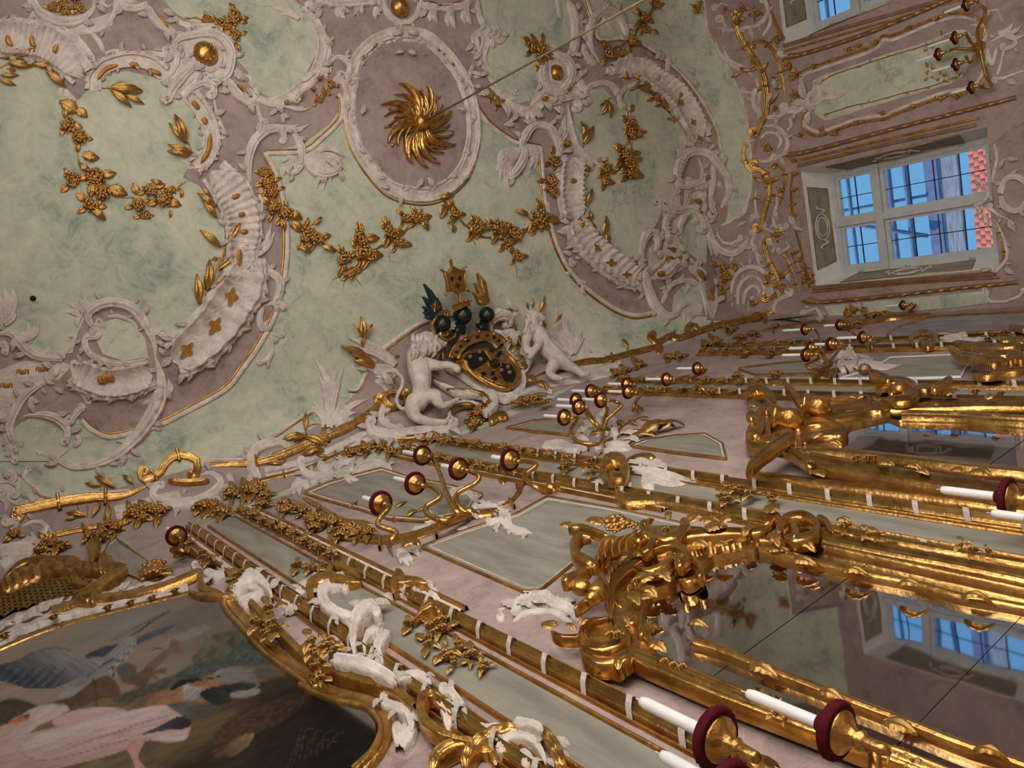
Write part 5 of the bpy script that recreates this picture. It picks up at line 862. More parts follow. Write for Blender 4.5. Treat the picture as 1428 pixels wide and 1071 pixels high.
# ---- cornice: gilt rails on the foot of the vault
rail([(100, 850), (300, 805), (500, 775), (680, 765), (850, 690)], 62, 'heavy gilded cornice rail over the grille and bird painting', (6, -1), None, [(480, 880, 190, 110), (600, 800, 90, 120), (560, 800, 120, 100), (640, 720, -150, 130), (560, 710, 190, 90), (740, 700, -140, 80), (430, 880, 160, 70)], U1, name='gilded_cornice_rail')
rail([(780, 640), (800, 680), (880, 640), (930, 565), (1010, 535), (1090, 570), (1085, 640)], 48, 'arched gilded scroll rising from the cornice rail', (5, 1), (5, 1), (), U1, name='gilded_cornice_scroll')
rail([(1140, 600), (1280, 590), (1420, 580), (1560, 540), (1750, 460), (1920, 390), (2040, 310), (2110, 250)], 50, 'long gilded cornice rail climbing towards the standing lion', None, (6, -1), (), U1, name='gilded_cornice_rail')
rail([(260, 990), (500, 940), (740, 890), (900, 840)], 34, 'lower gilded cornice rail below the heavy rail', (5, 1), None, (), U1, name='gilded_cornice_rail')
rail([(0, 700), (150, 665), (330, 620), (500, 545), (620, 500), (760, 470)], 24, 'lower gilded cornice rail under the pink cove band', None, None, (), U2, name='gilded_cornice_rail')
V9 = V(850, 420, 3.57)
rail([(-420, 400), (-300, 350), (-150, 310), (0, 290), (110, 262), (240, 232)], 30, 'gilded cornice rail descending from the striding lion', None, (4, 1), [(110, 280, 60, 70), (90, 240, -120, 60)], V9, name='gilded_cornice_rail')
rail([(205, 185), (240, 210), (300, 175), (340, 190), (430, 160), (520, 130), (640, 105), (760, 85), (795, 60)], 32, 'leafy gilded cornice rail running into the room corner', (4, 1), (4, 1), [(370, 170, -60, 80), (490, 170, 40, 60), (440, 160, -120, 60), (700, 90, -30, 60), (600, 120, 100, 40), (770, 80, 90, 60)], V9, name='gilded_cornice_rail')
rail([(740, 158), (830, 136), (980, 112), (1100, 100)], 15, 'thin gilded rail above the corner sconces', None, None, [(800, 140, -20, 50), (900, 130, 20, 50)], V9, surf=WL, name='gilded_cornice_rail')
for lb, V_, pts, w in (('pale pink cove band under the heavy cornice rail', U1, [(640, 860), (760, 830), (900, 790), (1000, 770)], 80), ('pale pink cove band under the climbing cornice rail', U2, [(120, 640), (330, 590), (520, 510), (700, 420)], 70), ('pale pink cove band right of the striding lion', V9, [(-300, 400), (-100, 370), (60, 330)], 60)):
    strip('cove_band', lb, 'moulding', V_, pts, w, 'stucco', 'cove', hk=.25)
gilt_edge('white and gilt moulding edging the green vault above the heavy cornice rail', U1([(180, 700), (230, 750), (330, 770), (450, 755), (600, 740), (720, 730)]), 5, 1)
gilt_edge('white and gilt moulding edging the green vault below the white feather leaves', np.vstack([U1([(1160, 560), (1280, 560), (1400, 545)]), U2([(60, 490), (180, 420), (280, 350), (390, 280)])]), 5, 1)
gilt_edge('white and gilt arched moulding behind the plumed helmets', KK([(235, 480), (330, 410), (430, 345), (560, 300), (690, 290)]), 6, 1)
gilt_edge('angular white and gilt moulding left of the standing lion', KK([(60, 690), (110, 685), (150, 600), (160, 560)]), 5, 1)
field(KK([(40, 760), (110, 700), (150, 610), (250, 490), (430, 355), (690, 300), (800, 400), (950, 560), (1100, 540), (1240, 590), (1280, 650), (1100, 720), (900, 800), (600, 900), (330, 940), (150, 900)]), 'lilac', .006, 'lilac_field', ceil_o, grid=10)
stucco('white stucco ring cartouche with gilt leaves on the cornice', [([(880, 700), (845, 750), (880, 800), (980, 815), (1100, 800), (1200, 740), (1220, 680), (1160, 635), (1100, 650)], [40, 46, 50, 54, 54, 54, 50, 40, 30], (12, 1), None, {'ruf': .15}), ([(930, 690), (1040, 700), (1160, 690)], 24, None, None, {'m': 'gold', 'n': 'gilt_leaf', 'off': .04}), ([(1250, 640), (1280, 690), (1240, 760)], 40), ([(1400, 520), (1380, 580), (1400, 650), (1440, 680)], 36, None, None, {'ruf': .2})], [], [(950, 780, 160, 60), (1010, 760, -60, 50)], U1)
stucco('white stucco C-plume hooked over the climbing cornice rail', [([(95, 670), (50, 610), (50, 530), (120, 480), (210, 470), (285, 475)], [50, 60, 66, 60, 44, 24])], [((90, 560), [(160, 520), (140, 540)], 24, .2), ((200, 470), [(290, 440), (270, 490)], 22, .15)], [(80, 520, -140, 60)], U2)
stucco('tall white stucco feather leaves beside the angular moulding', [([(450, 410), (430, 330), (390, 280)], 30, None, (10, -1))], [((470, 390), [(385, -10), (420, 100), (460, 60), (510, 70), (545, 60), (530, 250)], [36][0], [.12, .06, 0, -.06, -.05, .05]), ((500, 380), [(690, 225), (650, 240), (620, 300), (610, 345), (620, 260)], 30, -.12), ((440, 390), [(380, 240), (400, 300)], 26, .15)], [(470, 390, 100, 80)], U2)
garland('gilded leaf stalk tied across the climbing cornice rail', U2, [(200, 600), (280, 500), (340, 430), (340, 350)], [], [], extra=[(340, 440, 170, 120), (330, 440, 20, 120), (340, 400, -90, 90), (220, 590, 180, 80), (320, 540, -10, 110), (400, 540, 10, 60), (450, 370, 100, 90)], name='gilded_sprig')
stucco('tall white stucco feather leaves right of the striding lion', [([(1240, 510), (1180, 480), (1120, 440), (1090, 430)], 30, None, (12, 1)), ([(1260, 520), (1330, 520), (1420, 515)], 30)], [((1235, 510), [(1150, 260), (1205, 320), (1225, 370), (1285, 380), (1295, 420), (1270, 450), (1180, 300)], 30, [-.12, -.1, -.06, -.1, -.12, -.1, -.06])], [(1290, 490, 10, 50)], KK)
for V_, lb, kn, rs in ((U1, 'gilded fruit swag on the cornice left of the first pilaster', [(780, 880), (830, 850), (890, 860), (740, 870)], 75), (U1, 'gilded blossom swag over the head of the first pilaster', [(1180, 830), (1240, 870), (1290, 760), (1370, 745), (1130, 830), (1420, 740)], 75), (U1, 'gilded blossoms below the heavy cornice rail', [(600, 930), (560, 985), (500, 1000), (640, 950)], 60), (U1, 'gilded blossoms on the lower rail near the grille', [(290, 1040), (340, 1060), (250, 1050)], 60), (U1, 'single gilded daisy on the cornice above the grille', [(80, 980)], 60),
                     (U2, 'gilded blossom trail along the lower rail towards the lion', [(600, 530), (680, 510), (760, 500), (820, 530), (900, 500)], 55), (U2, 'gilded blossoms beside the curved grey panel corner', [(40, 740), (120, 770), (110, 820), (230, 820), (240, 860), (330, 860)], 60), (U2, 'gilded fruit trail down the first pilaster rod', [(380, 920), (440, 910), (400, 950), (500, 930), (540, 990), (620, 990), (690, 980), (590, 960)], 65),
                     (U2, 'gilded blossoms at the feet of the standing lion', [(1060, 450), (1100, 470), (1010, 460), (1290, 350), (1270, 380)], 60), (V9, 'gilded blossoms on the cornice right of the striding lion', [(350, 285), (300, 290), (150, 330), (80, 350), (30, 370)], 40), (V9, 'gilded blossom trail above the third bay pilaster rods', [(530, 215), (650, 190), (720, 180), (600, 150), (480, 225)], 40), (V9, 'gilded blossom trail over the third bay sconce rods', [(550, 250), (680, 270), (640, 380), (830, 375), (800, 270)], 36), (V9, 'gilded blossoms against the corner strip panel', [(1190, 60), (1280, 50), (1220, 40)], 40), (V9, 'gilded leaves over the far painting corner', [(1250, 120), (1180, 130), (1310, 90), (1380, 85)], 40)):
    sf = SH
    q = V_(kn); t = thing('gilded_blossom_swag', lb, 'garland', sf(q[0])[0][0])
    for i, p in enumerate(q): cluster(t, p, rs / V_.k * .8, i, 1, 2, 4, sf, .014)
stucco('white stucco scrolls at the left edge of the cornice', [([(0, 690), (60, 680), (110, 720), (90, 760)], 40, None, (12, 1)), ([(0, 760), (40, 800), (30, 850)], 50, (16, 1), None), ([(60, 820), (120, 850), (110, 890), (40, 920)], 44, None, (14, 1)), ([(150, 610), (130, 660), (180, 700), (250, 760)], 26, (10, 1), None), ([(140, 750), (180, 790), (230, 760)], 30, (12, -1), None), ([(120, 930), (200, 900), (260, 930), (240, 980)], 36, None, (12, 1)), ([(30, 620), (80, 650), (60, 690)], 40, None, None, {'ruf': .3})], [], [(350, 740, -100, 40), (40, 640, -40, 60), (0, 870, 20, 60), (170, 960, 60, 60)], U1)
stucco('white stucco tangle crowning the curved grey panel', [([(310, 580), (340, 640), (400, 660), (480, 650), (490, 620), (430, 610)], 40, (14, 1), (12, 1)), ([(520, 600), (560, 570), (610, 570), (600, 600)], 34, (12, 1), (10, 1)), ([(600, 640), (700, 590), (790, 600), (820, 615)], [40, 40, 30, 14], None, None, {'ruf': .2}), ([(280, 680), (330, 700), (370, 690)], 36, None, None, {'ruf': .25})], [((560, 640), [(640, 680), (600, 700)], 20, .15), ((330, 700), [(270, 760), (310, 770), (260, 740)], 24, .15)], [(420, 680, 30, 60), (500, 650, 10, 60), (380, 640, -100, 60)], U2)
rail([(320, 770), (430, 830), (560, 900), (720, 915)], 26, 'gilt rod forming the lower side of the curved grey panel frame', None, None, (), U2, WL, name='gilded_panel_rod')
rail([(500, 990), (640, 1000), (800, 1010), (950, 985), (1100, 930), (1250, 870), (1390, 850)], 42, 'stout bowed gilded rod under the curved grey panel', (5, -1), (6, 1), [(600, 980, 200, 60)], U2, WL, name='gilded_panel_rod')
rail([(430, 690), (600, 780), (760, 850), (900, 900), (1020, 890)], 12, 'fine gilt line inside the curved grey panel', None, None, [(620, 800, 150, 40), (900, 880, -30, 70), (960, 850, -20, 60), (840, 830, -30, 70)], U2, WL, name='gilded_panel_rod')
rail([(0, 1060 - 230), (120, 800), (185, 720), (150, 660), (90, 650)], 32, 'gilded hook rod beside the single-arm sconce', None, (5, -1), (), U3, WL, name='gilded_panel_rod')
stucco('white stucco clasp at the join of the branching sconce rods', [([(1170, 760), (1230, 740), (1290, 800), (1270, 850), (1220, 880)], 36, (14, 1), (12, 1)), ([(1300, 840), (1380, 830), (1430, 870), (1400, 920), (1330, 930)], 40, (14, -1), None), ([(1020, 840), (1050, 900), (1120, 890)], 34, None, None), ([(930, 950), (1000, 940), (1080, 900)], 26)], [((1420, 900), [(1500, 960), (1560, 990), (1600, 980)], 26, .1)], [(1180, 780, -100, 50), (1190, 940, 30, 60), (1270, 790, -30, 60)], U2, WL)
stucco('white stucco rosette spray at the head of the plain grey panel', [([(0, 870), (40, 860), (60, 900), (20, 920)], 40, None, (12, 1)), ([(60, 840), (110, 880), (130, 950), (200, 960), (270, 980)], [36, 40, 36, 30, 12], None, None, {'ruf': .2})], [], [(100, 930, 30, 70), (60, 820, -40, 50)], U3, WL)
stucco('gold and white leaf tuft on the upper corner of the plain grey panel', [([(560, 10), (540, 50), (560, 90)], 36, (10, 1), None, {'m': 'gold'}), ([(600, 40), (650, 20), (690, 30)], 26, None, None, {'m': 'gold'})], [((620, 80), [(640, 140), (600, 130), (580, 100), (660, 110)], 24, .2)], [(640, 60, 30, 60)], U6, WL)
stucco('fanned white stucco shell at the foot of the plain grey panel', [([(1070, 370), (1060, 340), (1100, 320)], 30, (12, 1), None), ([(1110, 350), (1180, 310), (1280, 310), (1380, 340), (1440, 400)], [50, 60, 60, 50, 30], None, None, {'flute': 20, 'famp': .2}), ([(1120, 390), (1200, 350), (1300, 350), (1400, 400)], 26), ([(1330, 500), (1370, 520), (1430, 510)], 30, (12, 1), None)], [], [(1140, 300, 20, 120), (1180, 300, 10, 160)], U6, WL)
# second and third bay clasps
stucco('white stucco waves on the pilaster between the sconces', [([(300, 490), (380, 480), (470, 500), (560, 500)], [24, 40, 36, 20], None, None, {'ruf': .3}), ([(580, 480), (650, 500), (740, 490), (800, 500)], [30, 44, 40, 20], None, None, {'ruf': .3}), ([(700, 420), (730, 440), (700, 460)], 40, (10, 1), None)], [], [(620, 370, 20, 80), (560, 400, 100, 60), (760, 450, 10, 80)], U3, WL)
stucco('white stucco clasp of the branching sconce above the second mirror', [([(540, 400), (560, 370), (620, 370), (640, 410), (600, 430)], 36, (10, 1), None), ([(600, 350), (650, 300), (660, 260)], 34), ([(520, 400), (500, 430), (560, 450)], 26, None, None)], [], [(660, 350, 30, 90), (740, 420, 10, 90), (580, 370, -60, 50)], U3, WL)
rail([(460, 470), (620, 480), (700, 440)], 20, 'gilded twig under the second branching sconce', None, None, [(800, 430, 0, 120), (840, 435, -15, 200), (940, 410, -15, 150), (780, 350, 20, 60), (840, 330, 10, 60), (720, 350, 30, 60)], U3, WL, name='gilded_panel_rod')
stucco('white stucco clasp of the branching sconce in the third bay', [([(460, 230), (450, 190), (490, 165), (550, 175), (560, 220), (500, 235)], 40, None, (12, 1), {'ruf': .2}), ([(560, 160), (620, 180), (640, 200)], 26, None, (10, 1))], [((580, 210), [(700, 210), (800, 222), (660, 190)], 20, .1)], [(500, 200, 0, 80)], U4, WL)
rail([(410, 262), (500, 240), (545, 205)], 24, 'curved gilt rod under the third bay sconce', None, None, (), U4, WL, name='gilded_panel_rod')
rail([(330, 300), (380, 270), (440, 275), (465, 310)], 28, 'arched gilt rod left of the long-necked gilt bottle', None, None, (), U4, WL, name='gilded_panel_rod')
# swan scroll on the middle pilaster
stucco('great gilded ring volute with white feathers on the middle pilaster', [([(690, 680), (650, 660), (640, 600), (680, 555), (740, 560), (760, 610), (740, 660), (700, 660)], 50, None, (10, 1), {'m': 'gold', 'n': 'gilt_volute', 'off': .08, 'hk': 1.1}), ([(760, 580), (840, 545), (930, 545)], 26, None, None, {'m': 'gold', 'n': 'gilt_volute', 'off': .03}), ([(760, 730), (730, 750), (760, 790), (850, 790), (960, 790), (1200, 830), (1430, 880)], [40, 60, 66, 56, 50, 40, 36], None, None, {'m': 'gold', 'n': 'gilt_rod', 'off': .02}), ([(1040, 740), (1090, 720), (1170, 730), (1220, 760)], 26, None, None, {'m': 'gold', 'n': 'gilt_volute'}), ([(1170, 740), (1170, 690), (1220, 670), (1270, 700)], 24, None, None, {'m': 'gold', 'n': 'gilt_volute'})], [((790, 600), [(1150, 690), (1050, 650), (1000, 640), (950, 620), (1120, 720)], 60, .05), ((880, 650), [(930, 760), (900, 770), (960, 700)], 44, .1), ((800, 720), [(520, 720), (560, 740), (600, 725)], 34, .05)], [(1000, 640, 60, 80), (1060, 650, 50, 80), (1120, 670, 60, 80), (940, 590, 40, 80), (880, 570, 20, 90), (620, 690, 170, 60)], U3, WL, name='pilaster_volute')
stucco('gilded coil volute with grey feathers on the third pilaster', [([(860, 120), (850, 80), (900, 55), (960, 60), (975, 95), (930, 115), (900, 95), (930, 80)], 24, None, None, {'m': 'gold', 'n': 'gilt_volute', 'off': .05}), ([(960, 120), (1040, 125), (1120, 130)], 20, None, None, {'m': 'gold', 'n': 'gilt_rod'})], [((990, 80), [(1150, 110), (1240, 110), (1100, 90), (1200, 130)], 30, .05)], [(1050, 80, 10, 90), (1150, 100, 10, 80)], U4, WL, name='pilaster_volute')
for V_, lb, kn in ((U3, 'gilded rose and buds under the great ring volute', [(1340, 720), (1310, 760), (1390, 740), (1340, 780)]), (U4, 'gilded rose on the rods beside the first mirror', [(30, 880), (130, 900)]), (U3, 'gilded blossoms on the marbled strip before the ring volute', [(440, 600), (570, 590), (590, 630)])):
    q = V_(kn); t = thing('gilded_rose_knot', lb, 'ornament', WL(q[0])[0][0])
    for i, p in enumerate(q): cluster(t, p, 12, i, 0, 2, 4, WL, .05)
# big rocaille on the first pilaster beside the painting
stucco('great white rocaille of horns and shells on the first pilaster', [([(330, 220), (260, 230), (235, 280), (270, 340), (350, 365), (430, 340)], [40, 56, 60, 60, 56, 40], (12, 1), None, {'off': .03}), ([(385, 560), (375, 470), (400, 370), (460, 320), (490, 345)], [50, 64, 66, 50, 34], None, (10, 1), {'off': .05}), ([(430, 550), (430, 480), (470, 430), (500, 450)], [36, 40, 36, 26], None, (8, 1), {'off': .04}), ([(510, 590), (490, 530), (510, 480), (548, 435)], [40, 46, 46, 34], None, None, {'off': .04}), ([(260, 570), (340, 590), (440, 610), (540, 660), (580, 680)], [50, 64, 66, 60, 40], None, None, {'off': .07, 'n': 'rocaille_log'}), ([(480, 640), (530, 700), (520, 770), (580, 800), (640, 830), (650, 900)], [30, 40, 40, 46, 50, 40], None, None, {'ruf': .2, 'off': .03}), ([(580, 690), (620, 650), (690, 650), (740, 690)], 36, None, None, {'ruf': .25, 'off': .04}), ([(660, 680), (750, 740), (810, 820), (820, 900)], [26, 40, 50, 40], None, None, {'off': .02}), ([(800, 720), (840, 730), (880, 780), (860, 800)], 44, (12, 1), (10, 1), {'off': .03}), ([(120, 280), (150, 240), (190, 300), (160, 310)], 36, None, None, {'ruf': .25})], [((640, 290), [(600, 230), (640, 210), (690, 220), (700, 260), (690, 290), (580, 270)], 40, .1), ((740, 260), [(800, 330), (720, 210), (780, 270)], 30, .1), ((600, 1000), [(560, 860), (620, 870), (660, 850), (650, 900)], 50, .08)], [(480, 290, 10, 100), (500, 240, -20, 80), (300, 370, 20, 70), (200, 200, -60, 60), (100, 340, 160, 60), (350, 490, 200, 90)], U6, WL, name='rocaille')
stucco('gilded scrolls laced through the white rocaille', [([(180, 290), (180, 230), (240, 195), (330, 200), (410, 205)], [36, 44, 44, 36, 24], None, None, {'off': .05}), ([(280, 130), (260, 170), (300, 180)], 30, None, None, {'off': .05}), ([(280, 120), (340, 145), (410, 190)], 26, None, None, {'off': .06}), ([(500, 360), (520, 370), (510, 350)], 22), ([(560, 260), (580, 210), (640, 200), (720, 210)], [36, 36, 30, 24], None, None, {'off': .05}), ([(570, 160), (600, 190), (540, 220)], 40, None, None), ([(660, 380), (700, 330), (750, 310), (775, 330)], [24, 36, 40, 26], None, (8, 1), {'off': .06})], [], [], U6, WL, name='gilded_rocaille_scroll', m='gold')
def wgarland(label, V_, stem, knots, rs, gf=(0, 2, 4), off=.028, surf=WL):
    px = V_(stem); t = thing('gilded_flower_spray', label, 'garland', surf(px[0])[0][0]); o = MB(); band(o, px, 3, 'round', 1.1, off=off - .02, surf=surf); o.build('stem', 'gold', t)
    for k, (q, r_) in enumerate(zip(V_(knots), np.broadcast_to(rs, (len(knots),)))): cluster(t, q, r_ / V_.k * .8, k, *gf, surf=surf, off=off)
    return t
wgarland('gilded flower spray pinned over the white rocaille', U6, [(640, 380), (720, 440), (800, 510), (850, 580), (960, 580)], [(650, 400), (740, 420), (790, 420), (720, 490), (810, 530), (850, 590), (930, 550), (985, 595), (860, 500)], [60, 70, 75, 65, 70, 60, 65, 55, 55])
wgarland('gilded flower spray on the marbled strip above the rocaille', U6, [(100, 150), (180, 140), (260, 150)], [(120, 130), (190, 140), (230, 120)], [50, 55, 45])
wgarland('gilded roses tied on the painting frame corner rod', U5, [(1180, 390), (1250, 380), (1300, 460)], [(1250, 330), (1200, 400), (1270, 420), (1240, 450)], [75, 65, 70, 50], off=.07)
wgarland('gilded roses tied lower on the painting frame rod', U6, [(180, 470), (220, 560), (240, 640)], [(190, 470), (260, 490), (190, 530), (280, 520), (210, 600), (230, 650)], [70, 75, 60, 60, 55, 45], off=.09)
wgarland('gilded fir cone with leaves above the painting frame', U5, [(650, 180), (720, 160), (800, 150)], [(715, 165), (740, 150), (690, 180)], [70, 55, 50], gf=(2, 0, 3), off=.03)
wgarland('gilded rose spray on the rod above the painting corner', U5, [(850, 40), (950, 90), (1090, 170)], [(880, 30), (940, 90), (970, 100), (1100, 170), (1080, 200)], [50, 50, 45, 45, 40], off=.06)
stucco('gilded double ring scroll at the foot of the first pilaster', [([(900, 1110), (900, 1040), (950, 960), (1050, 905), (1150, 890), (1240, 900), (1310, 970), (1340, 1060), (1340, 1120)], [46, 50, 50, 46, 46, 50, 60, 60, 50], None, None, {'flute': 12, 'off': .04, 'famp': .15}), ([(740, 1100), (770, 1020), (840, 970), (920, 960), (950, 990)], [50, 56, 56, 46, 34], None, None, {'off': .04}), ([(730, 725), (695, 760), (700, 840), (760, 900), (840, 930), (930, 950)], [30, 46, 50, 50, 46, 36], (8, 1), None, {'off': .06}), ([(960, 1000), (1020, 1000), (1040, 1060)], 40, None, None, {'off': .02}), ([(900, 830), (950, 870), (1050, 930), (1140, 1020)], [50, 40, 40, 40], None, None, {'off': .02})], [], [], U6, WL, name='gilded_ring_scroll', m='gold')
stucco('white shell in the gilded double ring scroll', [([(1060, 980), (1110, 930), (1200, 940), (1260, 1010), (1270, 1090)], [36, 46, 46, 40, 34], (12, -1), None, {'off': .03}), ([(1120, 860), (1200, 870), (1260, 900)], 34, None, None, {'ruf': .3, 'off': .06}), ([(960, 880), (1000, 890), (1060, 880)], 30, None, None, {'ruf': .2, 'off': .03}), ([(1150, 1000), (1200, 1040), (1160, 1071)], 46, None, None, {'off': .03})], [], [(1300, 950, 30, 120), (1330, 1000, 50, 100), (1380, 970, 30, 60)], U6, WL)
# ---- lattice grille and its surround
gp = U5([(-30, 260), (60, 225), (150, 215), (300, 195), (380, 190), (440, 215), (400, 245), (330, 290), (180, 320), (60, 350), (-30, 400)])
t = thing('lattice_grille', 'dark opening behind a gilded diamond lattice above the bird painting', 'grille', WL(gp[0])[0][0])
M['lath'] = mat('gilt_lath', (.28, .17, .05), .5, .5, .2, 20)
def in_poly(p, poly):
    c = False; j_ = len(poly) - 1
    for i_ in range(len(poly)):
        if (poly[i_][1] > p[1]) != (poly[j_][1] > p[1]) and p[0] < (poly[j_][0] - poly[i_][0]) * (p[1] - poly[i_][1]) / (poly[j_][1] - poly[i_][1]) + poly[i_][0]: c = not c
        j_ = i_
    return c
gw = WL(gp)[0]; gx0, gx1, gz0, gz1 = gw[:, 0].min(), gw[:, 0].max(), gw[:, 2].min(), gw[:, 2].max()
for sgn in (1, -1):
    for c_ in np.arange(-1.5, 3.0, .075):
        run = [(x, YW - (.014 if sgn > 0 else .02), z) for x in np.linspace(gx0, gx1, 60) for z in [(gz0 + gz1) / 2 + sgn * (x - gx0) * 1.4 + c_ - .7] if gz0 < z < gz1 and in_poly(proj0((x, YW, z)), gp)]
        if len(run) > 2: o = MB(); tube3(o, [run[0], run[-1]], .009, 2, 4); o.build('lath', 'lath', t, False)
stucco('gilded palm branches arching over the lattice grille', [([(-20, 260), (60, 220), (180, 170), (320, 150), (440, 150), (500, 160)], [40, 44, 46, 44, 40, 30], None, None, {'off': .03, 'flute': 14}), ([(20, 200), (120, 130), (260, 120), (400, 115)], [16, 28, 30, 24], None, None, {'off': .02}), ([(330, 290), (420, 260), (500, 200), (590, 140)], [36, 44, 40, 26], None, None, {'off': .04}), ([(350, 205), (400, 225), (430, 230)], 34, (8, 1), None, {'off': .05}), ([(340, 250), (380, 290), (420, 280)], 36, None, (8, 1), {'off': .05}), ([(420, 110), (440, 60), (470, 40)], [30, 44, 30], None, None, {'off': .04})], [((470, 150), [(540, 130), (520, 90), (480, 70), (590, 130), (600, 150)], 34, .1), ((100, 200), [(10, 230), (60, 170), (-10, 250)], 24, .1)], [], U5, WL, name='gilded_palm_branch', m='gold')
stucco('white and gilt ruffled stucco at the upper left edge of the grille', [([(-20, 90), (60, 70), (150, 60), (200, 90)], [40, 60, 50, 40], None, None, {'ruf': .3}), ([(0, 150), (60, 110), (180, 100)], 40, None, None, {'ruf': .25})], [], [(100, 40, -20, 100), (40, 60, 20, 90)], U5, WL)
wgarland('gilded blossoms on the ruffled stucco beside the grille', U5, [(200, 60), (260, 40), (320, 30)], [(220, 40), (280, 50), (180, 80), (420, 10), (480, 5)], [60, 60, 45, 50, 50], off=.03)
stucco('white and gilt rocaille on the shoulder of the painting frame', [([(910, 150), (990, 180), (1040, 170), (1000, 130)], 40, (10, 1), None, {'off': .02}), ([(940, 160), (930, 210), (960, 250), (1040, 262)], [30, 36, 34, 20], None, None, {'m': 'gold', 'n': 'gilt_scroll', 'off': .04}), ([(1100, 250), (1140, 200), (1180, 190), (1240, 230), (1260, 280)], [40, 56, 60, 50, 40], (12, 1), None, {'off': .03}), ([(1110, 320), (1160, 290), (1230, 270)], 40, None, None, {'ruf': .2}), ([(1300, 300), (1350, 320), (1420, 300)], 36, None, None, {'ruf': .25})], [((1160, 240), [(1180, 170), (1220, 190), (1250, 230)], 30, .12)], [(1060, 290, 60, 80), (1000, 130, -60, 60), (1330, 370, -40, 90), (1400, 260, -60, 90)], U5, WL)
# ---- the bird painting
cv = np.vstack([U5([(-60, 540), (200, 432), (500, 348), (880, 258), (1035, 275), (1055, 340), (1140, 440), (1240, 545), (1428, 690)]), U6([(130, 700), (280, 760), (430, 800), (478, 860), (478, 930), (420, 1030), (330, 1110)]), [(200, 1085), (-20, 1085)]])
t = thing('bird_painting', 'framed oil painting of heron, pink pelican and lapwing', 'painting', WL(cv[0])[0][0])
def srgb(c): c = np.array(c, float) / 255; return np.where(c < .04045, c / 12.92, ((c + .055) / 1.055) ** 2.4) / 1.75
LAT = np.random.default_rng(5).random((256, 256))
def vnoise(x, y):
    xi, yi = np.floor(x).astype(int), np.floor(y).astype(int); fx, fy = x - xi, y - yi; fx = fx * fx * (3 - 2 * fx); fy = fy * fy * (3 - 2 * fy); g = lambda a, b: LAT[a % 256, b % 256]
    return (g(xi, yi) * (1 - fx) + g(xi + 1, yi) * fx) * (1 - fy) + (g(xi, yi + 1) * (1 - fx) + g(xi + 1, yi + 1) * fx) * fy
def streak(X, Y, ang, along, across): c, s_ = math.cos(ang), math.sin(ang); return vnoise((X * c + Y * s_) / along + 40, (-X * s_ + Y * c) / across + 40)
def sdist(X, Y, poly):
    d2 = np.full(len(X), 1e18); ins = np.zeros(len(X), bool); n = len(poly)
    for i in range(n):
        a, b = poly[i], poly[(i + 1) % n]; e = b - a; t_ = np.clip(((X - a[0]) * e[0] + (Y - a[1]) * e[1]) / (e @ e + 1e-9), 0, 1); d2 = np.minimum(d2, (X - a[0] - t_ * e[0]) ** 2 + (Y - a[1] - t_ * e[1]) ** 2)
        ins ^= ((a[1] > Y) != (b[1] > Y)) & (X < e[0] * (Y - a[1]) / (e[1] + 1e-12) + a[0])
    return np.where(ins, 1, -1) * np.sqrt(d2)
